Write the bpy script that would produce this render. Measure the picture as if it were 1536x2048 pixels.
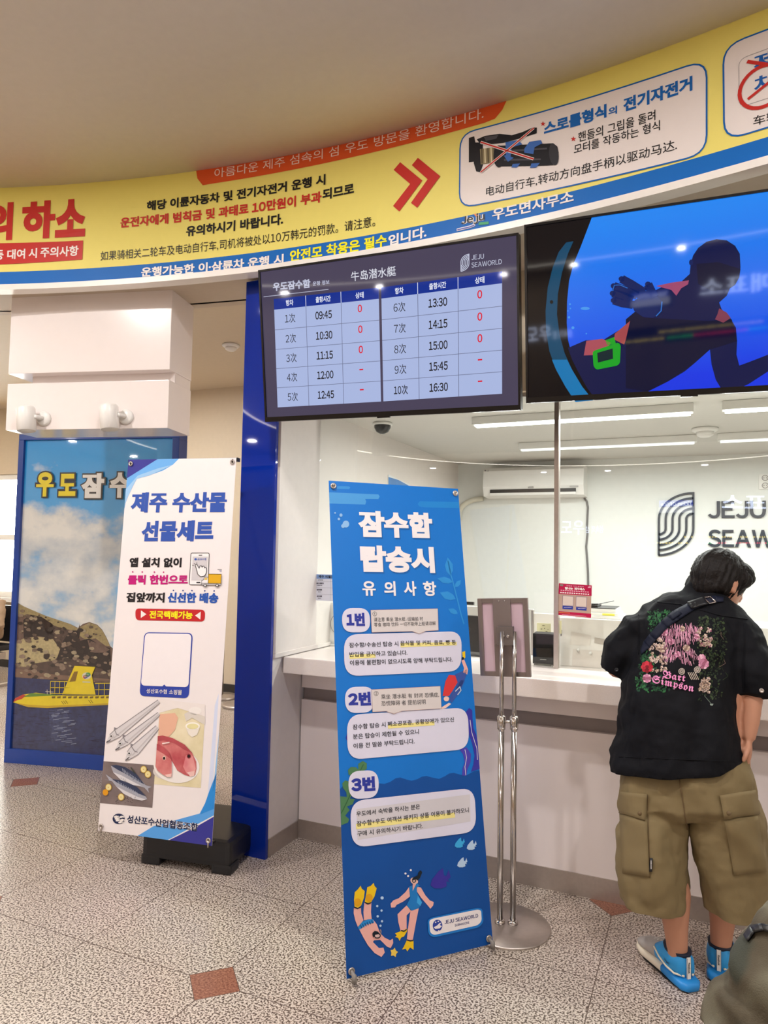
import bpy, bmesh, math, random
import numpy as np
from math import sin, cos, pi, radians, sqrt, atan2, hypot
from mathutils import Vector as V, Matrix, noise
from mathutils.geometry import tessellate_polygon, delaunay_2d_cdt
from mathutils.bvhtree import BVHTree
random.seed(7)
SC = bpy.context.scene
COL = SC.collection
for _o in list(bpy.data.objects):
    bpy.data.objects.remove(_o)

# ------------------------------------------------------------------ camera
F, PITCH, ROLL, YAW, EYE = 1420.0, 1420 / 24700.0, .01725, radians(24.1), 1.5
FW = V((-sin(YAW) * cos(PITCH), cos(YAW) * cos(PITCH), sin(PITCH)))
_r0 = V((cos(YAW), sin(YAW), 0)); _u0 = _r0.cross(FW)
CR = _r0 * cos(ROLL) + _u0 * sin(ROLL); CU = _u0 * cos(ROLL) - _r0 * sin(ROLL)
CAM = V((0, 0, EYE))
cd = bpy.data.cameras.new('camera'); co = bpy.data.objects.new('camera', cd); COL.objects.link(co)
cd.sensor_fit = 'VERTICAL'; cd.sensor_height = 36; cd.lens = 36 * F / 2048; cd.clip_start = .02
co.matrix_world = Matrix(((CR.x, CU.x, -FW.x, 0), (CR.y, CU.y, -FW.y, 0), (CR.z, CU.z, -FW.z, EYE), (0, 0, 0, 1)))
SC.camera = co

# ------------------------------------------------------------------ view, world, lights
SC.view_settings.view_transform = 'Standard'; SC.view_settings.look = 'None'
SC.view_settings.gamma = 1; SC.view_settings.use_curve_mapping = False
SC.view_settings.exposure = 0.36
W = bpy.data.worlds.new('daylight'); SC.world = W; W.use_nodes = True
W.node_tree.nodes['Background'].inputs[0].default_value = (1, .97, .93, 1)
W.node_tree.nodes['Background'].inputs[1].default_value = 12.0
HALL_C, HALL_R = V((-1.323, -3.942, 0)), 6.868      # the round hall
CEIL, SOFF = 3.455, 2.91
DOWNLIGHT_W, OFFICE_W = 28.0, 24.0


def area(name, loc, size, power, col=(1, .96, .945), sy=None, rot=(0, 0, 0), spread=180):
    l = bpy.data.lights.new(name, 'AREA'); l.energy = power; l.color = col; l.size = size
    l.shape = 'DISK'
    if sy: l.shape = 'RECTANGLE'; l.size_y = sy
    l.spread = radians(spread)
    o = bpy.data.objects.new(name, l); COL.objects.link(o); o.location = loc; o.rotation_euler = rot
    return o


# ------------------------------------------------------------------ pixel rays (frame 1536 x 2048), used to measure the place
def ray(x, y):
    return (FW * F + CR * (x - 768) - CU * (y - 1024)).normalized()
def onz(x, y, z=0):
    d = ray(x, y); return CAM + d * ((z - EYE) / d.z)
def onY(x, y, Y):
    d = ray(x, y); return CAM + d * (Y / d.y)
def onX(x, y, X):
    d = ray(x, y); return CAM + d * (X / d.x)
def K(x0, y0, s):
    return lambda *p: [(x0 + p[i] / s, y0 + p[i + 1] / s) for i in range(0, len(p), 2)]


# ------------------------------------------------------------------ materials
def lin(h):
    h = h.lstrip('#'); out = []
    for i in (0, 2, 4):
        c = int(h[i:i + 2], 16) / 255
        out.append(c / 12.92 if c <= .04045 else ((c + .055) / 1.055) ** 2.4)
    return out


MC = {}
def mat(name, hx, rough=.5, metal=0, spec=.5, var=.04, vs=25, bump=0, bs=120, emit=0, coat=0, base=None):
    if name in MC: return MC[name]
    m = bpy.data.materials.new(name); m.use_nodes = True; nt = m.node_tree; b = nt.nodes['Principled BSDF']
    c = lin(hx)
    b.inputs['Roughness'].default_value = rough; b.inputs['Metallic'].default_value = metal
    b.inputs['Specular IOR Level'].default_value = spec; b.inputs['Coat Weight'].default_value = coat
    b.inputs['Coat Roughness'].default_value = .06
    tc = nt.nodes.new('ShaderNodeTexCoord')
    if emit:
        b.inputs['Base Color'].default_value = (*lin(base or '050505'), 1)
        b.inputs['Emission Color'].default_value = (*c, 1); b.inputs['Emission Strength'].default_value = emit
    else:
        nz = nt.nodes.new('ShaderNodeTexNoise'); nz.inputs['Scale'].default_value = vs; nz.inputs['Detail'].default_value = 3
        mx = nt.nodes.new('ShaderNodeMix'); mx.data_type = 'RGBA'
        mx.inputs[6].default_value = (*[max(0, k * (1 - var)) for k in c], 1)
        mx.inputs[7].default_value = (*[min(1, k * (1 + var)) for k in c], 1)
        nt.links.new(tc.outputs['Object'], nz.inputs['Vector']); nt.links.new(nz.outputs['Fac'], mx.inputs[0])
        nt.links.new(mx.outputs[2], b.inputs['Base Color'])
    if bump:
        n2 = nt.nodes.new('ShaderNodeTexNoise'); n2.inputs['Scale'].default_value = bs; n2.inputs['Detail'].default_value = 4
        bp = nt.nodes.new('ShaderNodeBump'); bp.inputs['Strength'].default_value = bump; bp.inputs['Distance'].default_value = .004
        nt.links.new(tc.outputs['Object'], n2.inputs['Vector']); nt.links.new(n2.outputs['Fac'], bp.inputs['Height'])
        nt.links.new(bp.outputs['Normal'], b.inputs['Normal'])
    MC[name] = m
    return m
def ink(hx, rough=.4):
    return mat('ink_' + hx + ('' if rough == .4 else str(rough)), hx, rough, spec=.28, var=.02)
def px_(hx, e=1.0):            # lit pixels of a screen
    return mat('screen_' + hx + '_%.2f' % e, hx, .04, emit=e * .8, spec=.4)


WALLW = mat('white_paint', 'E4DCD6', .45, bump=.05)
CREAM = mat('cream_paint', 'CFC0A8', .6, bump=.08)
CEILM = mat('ceiling_paint', 'E2D9CF', .7, bump=.05, bs=60)
STEEL = mat('brushed_steel', 'C0B7B0', .36, .85, var=.1, vs=60)
CHROME = mat('chrome', 'C9C5C2', .14, 1)
BLACKP = mat('black_plastic', '15161A', .38, var=.1)
WHITEP = mat('white_plastic', 'EDEBE6', .35)
GREYP = mat('grey_plastic', '8A8582', .5)
BLUEG = mat('blue_gloss', '0A2C96', .025, spec=.4, var=.02)


def glass_mat(name, refl=1.0, tint=(1, 1, 1)):
    m = bpy.data.materials.new(name); m.use_nodes = True; nt = m.node_tree; nt.nodes.clear()
    o = nt.nodes.new('ShaderNodeOutputMaterial'); mx = nt.nodes.new('ShaderNodeMixShader')
    fr = nt.nodes.new('ShaderNodeFresnel'); ge = nt.nodes.new('ShaderNodeNewGeometry'); mr = nt.nodes.new('ShaderNodeMapRange')
    mr.inputs['To Min'].default_value = 1.5; mr.inputs['To Max'].default_value = 1 / 1.5
    nt.links.new(ge.outputs['Backfacing'], mr.inputs['Value']); nt.links.new(mr.outputs[0], fr.inputs[0])
    tr = nt.nodes.new('ShaderNodeBsdfTransparent'); tr.inputs[0].default_value = (*tint, 1)
    gl = nt.nodes.new('ShaderNodeBsdfGlossy'); gl.inputs['Roughness'].default_value = .0
    gl.inputs['Color'].default_value = (refl, refl, refl, 1)
    nt.links.new(fr.outputs[0], mx.inputs[0]); nt.links.new(tr.outputs[0], mx.inputs[1]); nt.links.new(gl.outputs[0], mx.inputs[2])
    nt.links.new(mx.outputs[0], o.inputs[0])
    return m
GLASS = glass_mat('clear_glass', .75, (.975, .99, .975))


# ------------------------------------------------------------------ objects
WL = {}
def wl(o):
    return WL.get(o.name, V((0, 0, 0)))
def tag(o, label, cat, group=None):
    o['label'] = label; o['category'] = cat
    if group: o['group'] = group
    return o
def thing(name, label, cat, loc, group=None):
    o = bpy.data.objects.new(name, None); COL.objects.link(o); o.location = loc; o.empty_display_size = .05
    WL[o.name] = V(loc); return tag(o, label, cat, group)


class MB:
    """collects shapes into one mesh, world coordinates"""
    def __init__(s): s.v = []; s.f = []; s.m = []; s.sm = []; s.mats = []; s.cur = 0
    def use(s, m):
        if m not in s.mats: s.mats.append(m)
        s.cur = s.mats.index(m); return s
    def add(s, vs, fs, smooth=False):
        k = len(s.v); s.v += [V(p) for p in vs]
        for f in fs: s.f.append([k + i for i in f]); s.m.append(s.cur); s.sm.append(smooth)
        return s
    def box(s, a, b, ex=None, ey=None, o=None, bev=0):
        x0, y0, z0 = a; x1, y1, z1 = b
        bm = bmesh.new()
        vs = [bm.verts.new(p) for p in ((x0, y0, z0), (x1, y0, z0), (x1, y1, z0), (x0, y1, z0), (x0, y0, z1), (x1, y0, z1), (x1, y1, z1), (x0, y1, z1))]
        for f in ((0, 3, 2, 1), (4, 5, 6, 7), (0, 1, 5, 4), (1, 2, 6, 5), (2, 3, 7, 6), (3, 0, 4, 7)): bm.faces.new([vs[i] for i in f])
        if bev: bmesh.ops.bevel(bm, geom=bm.edges[:], offset=bev, segments=2, affect='EDGES', profile=.7)
        bm.verts.index_update()
        P = [v.co.copy() for v in bm.verts]
        if ex is not None:
            ez = ex.cross(ey); P = [o + ex * p.x + ey * p.y + ez * p.z for p in P]
        s.add(P, [[v.index for v in f.verts] for f in bm.faces]); bm.free(); return s
    def tube(s, pts, r, n=10, cap=True, closed=False):
        pts = [V(p) for p in pts]; N = len(pts); rr = r if isinstance(r, (list, tuple)) else [r] * N
        up = None; rings = []
        for i, p in enumerate(pts):
            t = (pts[(i + 1) % N] - pts[i - 1]) if closed else (pts[min(i + 1, N - 1)] - pts[max(i - 1, 0)])
            t = t.normalized() if t.length > 1e-9 else V((0, 0, 1))
            if up is None: up = V((0, 0, 1)) if abs(t.z) < .9 else V((1, 0, 0))
            a = (up - t * up.dot(t)).normalized(); up = a; b = t.cross(a)
            rings.append([p + (a * cos(2 * pi * j / n) + b * sin(2 * pi * j / n)) * rr[i] for j in range(n)])
        vs = [q for g in rings for q in g]; fs = []
        for i in range(N if closed else N - 1):
            k = (i + 1) % N
            for j in range(n): fs.append((i * n + j, i * n + (j + 1) % n, k * n + (j + 1) % n, k * n + j))
        if cap and not closed: fs += [tuple(range(n - 1, -1, -1)), tuple((N - 1) * n + j for j in range(n))]
        return s.add(vs, fs, True)
    def cyl(s, c, r, h, ax=V((0, 0, 1)), n=24, r2=None):
        ax = V(ax).normalized(); return s.tube([V(c), V(c) + ax * h], [r, r if r2 is None else r2], n)
    def lathe(s, c, prof, ax=V((0, 0, 1)), n=28):
        c = V(c); ax = V(ax).normalized(); a = ax.orthogonal().normalized(); b = ax.cross(a); vs = []; fs = []
        for r, h in prof:
            vs += [c + ax * h + (a * cos(2 * pi * j / n) + b * sin(2 * pi * j / n)) * max(r, 1e-5) for j in range(n)]
        for i in range(len(prof) - 1):
            for j in range(n): fs.append((i * n + j, i * n + (j + 1) % n, (i + 1) * n + (j + 1) % n, (i + 1) * n + j))
        fs += [tuple(range(n - 1, -1, -1)), tuple((len(prof) - 1) * n + j for j in range(n))]
        return s.add(vs, fs, True)
    def ell(s, c, a, b, d, nu=18, nv=12):        # ellipsoid with axis vectors
        c = V(c); a, b, d = V(a), V(b), V(d); vs = [c - d]; fs = []
        for i in range(1, nv):
            t = -pi / 2 + pi * i / nv
            vs += [c + d * sin(t) + (a * cos(2 * pi * j / nu) + b * sin(2 * pi * j / nu)) * cos(t) for j in range(nu)]
        vs.append(c + d); L = len(vs) - 1
        for j in range(nu):
            fs.append((0, 1 + (j + 1) % nu, 1 + j)); k = 1 + (nv - 2) * nu; fs.append((L, k + j, k + (j + 1) % nu))
            for i in range(nv - 2): p = 1 + i * nu; fs.append((p + j, p + (j + 1) % nu, p + nu + (j + 1) % nu, p + nu + j))
        return s.add(vs, fs, True)
    def loft(s, secs, n=28, cap=True, smooth=True):  # secs: (center, a vec, b vec, power)
        vs = []; fs = []
        for sec in secs:
            c, a, b = V(sec[0]), V(sec[1]), V(sec[2]); pw = sec[3] if len(sec) > 3 else 2
            for j in range(n):
                t = 2 * pi * j / n; cx, sy = cos(t), sin(t)
                vs.append(c + a * (abs(cx) ** (2 / pw) * (1 if cx > 0 else -1)) + b * (abs(sy) ** (2 / pw) * (1 if sy > 0 else -1)))
        for i in range(len(secs) - 1):
            for j in range(n): fs.append((i * n + j, i * n + (j + 1) % n, (i + 1) * n + (j + 1) % n, (i + 1) * n + j))
        if cap: fs += [tuple(range(n - 1, -1, -1)), tuple((len(secs) - 1) * n + j for j in range(n))]
        return s.add(vs, fs, smooth)
    def prism(s, pts, d, smooth=False):          # closed outline extruded along d
        pts = [V(p) for p in pts]; n = len(pts); d = V(d)
        tr = tessellate_polygon([pts]); vs = pts + [p + d for p in pts]
        fs = [tuple(t) for t in tr] + [tuple(n + i for i in reversed(t)) for t in tr] + [(i, (i + 1) % n, n + (i + 1) % n, n + i) for i in range(n)]
        return s.add(vs, fs, smooth)
    def mesh(s, name, off):
        me = bpy.data.meshes.new(name); me.from_pydata([p - off for p in s.v], [], s.f)
        for m in s.mats: me.materials.append(m)
        me.polygons.foreach_set('material_index', s.m); me.polygons.foreach_set('use_smooth', s.sm)
        return me
    def build(s, name, parent=None, m=None, label=None, fix=True):
        if m is not None and not s.mats: s.mats.append(m)
        if parent is not None: off = wl(parent)
        else:
            lo = [min(p[i] for p in s.v) for i in range(3)]; hi = [max(p[i] for p in s.v) for i in range(3)]
            off = V(((lo[0] + hi[0]) / 2, (lo[1] + hi[1]) / 2, lo[2]))
        me = s.mesh(name, off)
        if fix:
            bm = bmesh.new(); bm.from_mesh(me); bmesh.ops.recalc_face_normals(bm, faces=bm.faces); bm.to_mesh(me); bm.free()
        o = bpy.data.objects.new(name, me); COL.objects.link(o); WL[o.name] = off
        if parent is not None: o.parent = parent
        else: o.location = off
        if label: o['label'] = label
        return o


def struct(name, mb, m=None):
    o = mb.build(name, None, m); o['kind'] = 'structure'; return o


# ------------------------------------------------------------------ writing and prints on surfaces
GC = {}; GR = {}
def glyph_raw(ch):
    if ch in GR: return GR[ch]
    c = bpy.data.curves.new('glyph', 'FONT'); c.body = ch; c.resolution_u = 4
    o = bpy.data.objects.new('glyph', c); COL.objects.link(o)
    dg = bpy.context.evaluated_depsgraph_get(); me = bpy.data.meshes.new_from_object(o.evaluated_get(dg))
    GR[ch] = ([(v.co.x, v.co.y) for v in me.vertices], [tuple(p.vertices) for p in me.polygons])
    bpy.data.objects.remove(o); bpy.data.curves.remove(c); bpy.data.meshes.remove(me)
    return GR[ch]
def ccw(vs, q):
    a = sum(vs[q[i - 1]][0] * vs[q[i]][1] - vs[q[i]][0] * vs[q[i - 1]][1] for i in range(len(q)))
    return q if a > 0 else q[::-1]
GW = {}
def widened(ch, w):
    """the glyph with every stroke grown by w, fused into one flat set of triangles"""
    g, f = glyph_raw(ch)
    if w <= 0: return g, f
    if (ch, w) in GW: return GW[(ch, w)]
    vs = list(g); fs = [tuple(q) for q in f]; own = {}; nrm = {}
    for q in f:
        for a, b in zip(q, q[1:] + q[:1]): own.setdefault((min(a, b), max(a, b)), []).append(q)
    for (a, b), o in own.items():
        if len(o) != 1: continue
        (ax, ay), (bx_, by) = g[a], g[b]; ln = hypot(bx_ - ax, by - ay)
        if ln < 1e-5: continue
        nx, ny = -(by - ay) / ln, (bx_ - ax) / ln; c = [k for k in o[0] if k not in (a, b)][0]
        if (g[c][0] - ax) * nx + (g[c][1] - ay) * ny > 0: nx, ny = -nx, -ny
        r = len(vs); vs += [(ax, ay), (bx_, by), (bx_ + nx * w, by + ny * w), (ax + nx * w, ay + ny * w)]; fs.append((r, r + 1, r + 2, r + 3))
        nrm.setdefault(a, []).append((nx, ny)); nrm.setdefault(b, []).append((nx, ny))
    for q, ns in nrm.items():                     # sharp corners
        if len(ns) != 2: continue
        (x1, y1), (x2, y2) = ns; k = 1 + x1 * x2 + y1 * y2; cx, cy = g[q]
        if k > 1.995: continue
        k = max(k, .55); r = len(vs)
        vs += [(cx, cy), (cx + x1 * w, cy + y1 * w), (cx + (x1 + x2) / k * w, cy + (y1 + y2) / k * w), (cx + x2 * w, cy + y2 * w)]; fs.append((r, r + 1, r + 2, r + 3))
    fs = [ccw(vs, q) for q in fs]
    ov, oe, of, _, _, src = delaunay_2d_cdt([V(p) for p in vs], [], fs, 0, 1e-5)
    cen = np.array([[sum(ov[i].x for i in q) / len(q), sum(ov[i].y for i in q) / len(q)] for q in of]); keep = np.zeros(len(of), bool)
    for q in fs:                                  # keep what lies inside any stroke piece
        ins = np.ones(len(of), bool)
        for a, b in zip(q, q[1:] + q[:1]):
            (ax, ay), (bx_, by) = vs[a], vs[b]; ins &= (bx_ - ax) * (cen[:, 1] - ay) - (by - ay) * (cen[:, 0] - ax) >= -1e-9
        keep |= ins
    GW[(ch, w)] = ([(p.x, p.y) for p in ov], [tuple(q) for q, k in zip(of, keep) if k])
    return GW[(ch, w)]
def glyph(s, w=0.0):
    """outline shapes of a line of writing; w widens every stroke"""
    k = (s, w)
    if k in GC: return GC[k]
    vs = []; fs = []; x = 0.0
    for ch in s:
        if ch == ' ': x += .3; continue
        c = chr(ord(ch) + 0xFEE0) if ch.isascii() and ch.isalnum() else ch
        g, f = glyph_raw(c)
        if not g: x += .3; continue
        n = len(vs)
        if ord(ch) < 0x300 or ord(ch) > 0x1D400:
            x0 = min(p[0] for p in g); wd = max(p[0] for p in g) - x0; dx = x - x0 + .03; adv = wd + .1
        else: dx = x; adv = .92 if ord(ch) >= 0xAC00 else 1.0
        g, f = widened(c, w)
        vs += [(p[0] + dx, p[1]) for p in g]; fs += [tuple(n + i for i in q) for q in f]
        x += adv
    x0 = min(p[0] for p in vs); x1 = max(p[0] for p in vs); y0 = min(p[1] for p in vs); y1 = max(p[1] for p in vs)
    GC[k] = ([((p[0] - x0) / (x1 - x0 + 1e-9), (p[1] - y0) / (y1 - y0 + 1e-9)) for p in vs], fs)
    return GC[k]


class Plane:
    def __init__(s, O, ex, ey, n): s.O, s.ex, s.ey, s.n = V(O), V(ex).normalized(), V(ey).normalized(), V(n).normalized()
    def uv(s, p):
        d = ray(*p); q = CAM + d * ((s.O - CAM).dot(s.n) / d.dot(s.n)) - s.O; return (q.dot(s.ex), q.dot(s.ey))
    def w(s, u, off=0): return s.O + s.ex * u[0] + s.ey * u[1] + s.n * off
    step = 0
class Cyl:
    step = .12
    def __init__(s, c, r): s.c, s.r = V(c), r
    def uv(s, p):
        d = ray(*p); o = CAM - s.c; a = d.x ** 2 + d.y ** 2; b = 2 * (o.x * d.x + o.y * d.y); cc = o.x ** 2 + o.y ** 2 - s.r ** 2
        q = CAM + d * ((-b + sqrt(b * b - 4 * a * cc)) / (2 * a)); return (-s.r * (atan2(q.y - s.c.y, q.x - s.c.x) - pi / 2), q.z)
    def w(s, u, off=0):
        t = pi / 2 - u[0] / s.r; r = s.r - off; return V((s.c.x + r * cos(t), s.c.y + r * sin(t), u[1]))


class Print:
    """flat inked shapes lying on a surface, measured in frame pixels or in surface units (uv=True)"""
    def __init__(s, surf, lift=.0007): s.S = surf; s.mb = MB(); s.l = lift; s.k = 1
    def _put(s, uvs, fs, m, L):
        off = (s.k if L is None else L) * s.l
        if s.S.step:
            us = [u[0] for u in uvs]
            if max(us) - min(us) > s.S.step * 1.5:
                bm = bmesh.new(); vv = [bm.verts.new((u[0], u[1], 0)) for u in uvs]
                for f in fs:
                    try: bm.faces.new([vv[i] for i in f])
                    except ValueError: pass
                k = math.ceil(min(us) / s.S.step)
                while k * s.S.step < max(us):
                    bmesh.ops.bisect_plane(bm, geom=bm.verts[:] + bm.edges[:] + bm.faces[:], plane_co=(k * s.S.step, 0, 0), plane_no=(1, 0, 0)); k += 1
                bm.verts.index_update(); uvs = [(v.co.x, v.co.y) for v in bm.verts]; fs = [[v.index for v in f.verts] for f in bm.faces]; bm.free()
        g_ = getattr(s.S, 'grid', 0)
        if g_ and (max(u[0] for u in uvs) - min(u[0] for u in uvs) > g_ * 1.6 or max(u[1] for u in uvs) - min(u[1] for u in uvs) > g_ * 1.6):
            bm = bmesh.new(); vv = [bm.verts.new((u[0], u[1], 0)) for u in uvs]
            for f in fs:
                try: bm.faces.new([vv[i] for i in f])
                except ValueError: pass
            for ax in (0, 1):
                lo, hi = min(u[ax] for u in uvs), max(u[ax] for u in uvs); k = math.ceil(lo / g_)
                while k * g_ < hi:
                    bmesh.ops.bisect_plane(bm, geom=bm.verts[:] + bm.edges[:] + bm.faces[:], plane_co=(k * g_, k * g_, 0), plane_no=(1 - ax, ax, 0)); k += 1
            bm.verts.index_update(); uvs = [(v.co.x, v.co.y) for v in bm.verts]; fs = [[v.index for v in f.verts] for f in bm.faces]; bm.free()
        s.mb.use(m); s.mb.add([s.S.w(u, off) for u in uvs], fs)
    def to(s, pts, uv): return [tuple(p) for p in pts] if uv else [s.S.uv(p) for p in pts]
    def poly(s, pts, m, L=None, r=0, uv=False, sub=5):
        q = s.to(pts, uv)
        if r: q = rounded(q, r, sub)
        tr = tessellate_polygon([[V((a, b, 0)) for a, b in q]]); s._put(q, [tuple(t) for t in tr], m, L); return s
    def ring(s, pts, m, w, L=None, r=0, uv=False, closed=True, sub=5):   # stroked outline, width in metres
        q = s.to(pts, uv)
        if r: q = rounded(q, r, sub)
        n = len(q); A = []; B = []
        for i in range(n):
            a = q[i - 1] if closed or i else q[i]; b = q[(i + 1) % n] if closed or i < n - 1 else q[i]
            p0 = q[i]; d1 = V((p0[0] - a[0], p0[1] - a[1])); d2 = V((b[0] - p0[0], b[1] - p0[1]))
            d1 = d1.normalized() if d1.length > 1e-9 else d2.normalized(); d2 = d2.normalized() if d2.length > 1e-9 else d1
            t = d1 + d2; t = t.normalized() if t.length > 1e-6 else d1; nn = V((-t.y, t.x)); k = min(2.0, 1 / max(.3, nn.dot(V((-d1.y, d1.x))))) * w / 2
            A.append((p0[0] + nn.x * k, p0[1] + nn.y * k)); B.append((p0[0] - nn.x * k, p0[1] - nn.y * k))
        fs = [(i, (i + 1) % n, n + (i + 1) % n, n + i) for i in range(n if closed else n - 1)]
        s._put(A + B, fs, m, L); return s
    def line(s, pts, m, w, L=None, uv=False): return s.ring(pts, m, w, L, uv=uv, closed=False)
    def ell(s, c, rx, ry, m, L=None, n=28, rot=0, uv=False, t0=0, t1=2 * pi):
        pts = []
        for j in range(n):
            t = t0 + (t1 - t0) * j / n; a, b = rx * cos(t), ry * sin(t)
            pts.append((c[0] + a * cos(rot) - b * sin(rot), c[1] + a * sin(rot) + b * cos(rot)))
        return s.poly(pts, m, L, uv=uv)
    def text(s, t, bl, br, tl, m, w=0.0, L=None, uv=False, flip=False):
        g, fs = glyph(t, max(0, w)); a, b, c = s.to([bl, br, tl], uv)
        if not uv: c = (a[0], c[1])
        s._put([(a[0] + (b[0] - a[0]) * (1 - x if flip else x) + (c[0] - a[0]) * y, a[1] + (b[1] - a[1]) * (1 - x if flip else x) + (c[1] - a[1]) * y) for x, y in g], fs, m, L); return s
    def tx(s, k, t, x0, y0, x1, y1, h, m, w=0.0, L=None):   # crop map k, baseline ends, cap height in crop px (straight up)
        a, b, c = k(x0, y0, x1, y1, x0, y0 - h); return s.text(t, a, b, c, m, w, L)
    def up(s): s.k += 1; return s
    def build(s, name, parent, label=None): return s.mb.build(name, parent, None, label, fix=False)


def rounded(q, r, sub=5):
    out = []; n = len(q)
    for i in range(n):
        a, p, b = V(q[i - 1]), V(q[i]), V(q[(i + 1) % n])
        da, db = a - p, b - p; k = min(r, da.length * .48, db.length * .48)
        A = p + da.normalized() * k; B = p + db.normalized() * k
        for j in range(sub + 1):
            t = j / sub; out.append(tuple(A * (1 - t) ** 2 + p * 2 * t * (1 - t) + B * t * t))
    return out


def remesh(mb, name, vox, smooth=6, fold=None, cuts=()):
    """fuses overlapping shapes into one continuous skin; fold(co, no) -> displacement along the normal"""
    me = mb.mesh(name, V((0, 0, 0))); o = bpy.data.objects.new(name, me); COL.objects.link(o)
    r = o.modifiers.new('r', 'REMESH'); r.mode = 'VOXEL'; r.voxel_size = vox
    if smooth:
        sm = o.modifiers.new('s', 'SMOOTH'); sm.factor = .5; sm.iterations = smooth
    dg = bpy.context.evaluated_depsgraph_get(); out = bpy.data.meshes.new_from_object(o.evaluated_get(dg))
    bpy.data.objects.remove(o); bpy.data.meshes.remove(me); out.name = name
    if fold:
        N = [v.normal.copy() for v in out.vertices]
        for v, nn in zip(out.vertices, N): v.co += nn * fold(v.co, nn)
    if cuts:                                      # crisp hems
        bm = bmesh.new(); bm.from_mesh(out)
        for c, n in cuts:
            r = bmesh.ops.bisect_plane(bm, geom=bm.verts[:] + bm.edges[:] + bm.faces[:], plane_co=c, plane_no=n, clear_outer=True)
            bmesh.ops.holes_fill(bm, edges=[e for e in r['geom_cut'] if isinstance(e, bmesh.types.BMEdge)], sides=0)
        bm.to_mesh(out); bm.free()
    out.polygons.foreach_set('use_smooth', [True] * len(out.polygons)); out.update()
    return out


def link_mesh(me, name, parent, mats, off=None):
    o = bpy.data.objects.new(name, me); COL.objects.link(o); off = wl(parent) if parent else (off or V((0, 0, 0)))
    for v in me.vertices: v.co -= off
    me.materials.clear()
    for m in mats: me.materials.append(m)
    if parent: o.parent = parent
    else: o.location = off
    WL[o.name] = off; return o


def copy_tree(o, parent=None):
    c = o.copy(); COL.objects.link(c); WL[c.name] = wl(o).copy()
    if parent: c.parent = parent
    for ch in [k for k in bpy.data.objects if k.parent == o]: copy_tree(ch, c)
    return c
# ================================================================== the room
def granite():
    m = bpy.data.materials.new('granite_tile'); m.use_nodes = True; nt = m.node_tree; b = nt.nodes['Principled BSDF']
    tc = nt.nodes.new('ShaderNodeTexCoord'); sx = nt.nodes.new('ShaderNodeSeparateXYZ'); nt.links.new(tc.outputs['Object'], sx.inputs[0])
    def mth(op, a, bb=None):
        n = nt.nodes.new('ShaderNodeMath'); n.operation = op
        for i, q in enumerate((a, bb)):
            if q is None: continue
            if isinstance(q, (int, float)): n.inputs[i].default_value = q
            else: nt.links.new(q, n.inputs[i])
        return n.outputs[0]
    x = mth('SUBTRACT', sx.outputs[0], -1.555); y = mth('SUBTRACT', sx.outputs[1], 2.103)
    jx = mth('PINGPONG', x, .3); jy = mth('PINGPONG', y, .3)
    joint = mth('LESS_THAN', mth('MINIMUM', jx, jy), .0016)
    dia = mth('ADD', mth('PINGPONG', x, .6), mth('PINGPONG', y, .6)); dm = mth('LESS_THAN', dia, .107)
    edge = mth('LESS_THAN', mth('ABSOLUTE', mth('SUBTRACT', dia, .107)), .0016)
    jm = mth('MAXIMUM', mth('MULTIPLY', joint, mth('SUBTRACT', 1, dm)), edge)
    nz = nt.nodes.new('ShaderNodeTexNoise'); nz.inputs['Scale'].default_value = 135; nz.inputs['Detail'].default_value = 2.0; nz.inputs['Roughness'].default_value = .6
    big = nt.nodes.new('ShaderNodeTexNoise'); big.inputs['Scale'].default_value = 1.3
    for q in (nz, big): nt.links.new(tc.outputs['Object'], q.inputs['Vector'])
    cr = nt.nodes.new('ShaderNodeValToRGB'); e = cr.color_ramp.elements
    e[0].position = .41; e[0].color = (*lin('53463F'), 1); e[1].position = .53; e[1].color = (*lin('D2C5B9'), 1)
    q = e.new(.47); q.color = (*lin('8C7C70'), 1)
    nt.links.new(nz.outputs['Fac'], cr.inputs[0])
    c2 = nt.nodes.new('ShaderNodeValToRGB'); e = c2.color_ramp.elements
    e[0].position = .3; e[0].color = (*lin('6B3A2C'), 1); e[1].position = .7; e[1].color = (*lin('A9745C'), 1); nt.links.new(nz.outputs['Fac'], c2.inputs[0])
    def mix(f, a, bb, t='MIX'):
        n = nt.nodes.new('ShaderNodeMix'); n.data_type = 'RGBA'; n.blend_type = t
        for i, q in ((0, f), (6, a), (7, bb)):
            if isinstance(q, float): n.inputs[i].default_value = q
            elif isinstance(q, tuple): n.inputs[i].default_value = q
            else: nt.links.new(q, n.inputs[i])
        return n.outputs[2]
    c = mix(dm, cr.outputs[0], c2.outputs[0]); c = mix(jm, c, (*lin('5A4A42'), 1))
    c = mix(.12, c, big.outputs['Color'], 'SOFT_LIGHT')
    nt.links.new(c, b.inputs['Base Color']); b.inputs['Roughness'].default_value = .27; b.inputs['Specular IOR Level'].default_value = .45
    return m
GRAN = granite()
o = struct('floor', MB().box((-13, -11.5, -.1), (7, 7.2, 0)), GRAN)
for v in o.data.vertices: v.co += o.location
o.location = (0, 0, 0); WL[o.name] = V((0, 0, 0))

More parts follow.
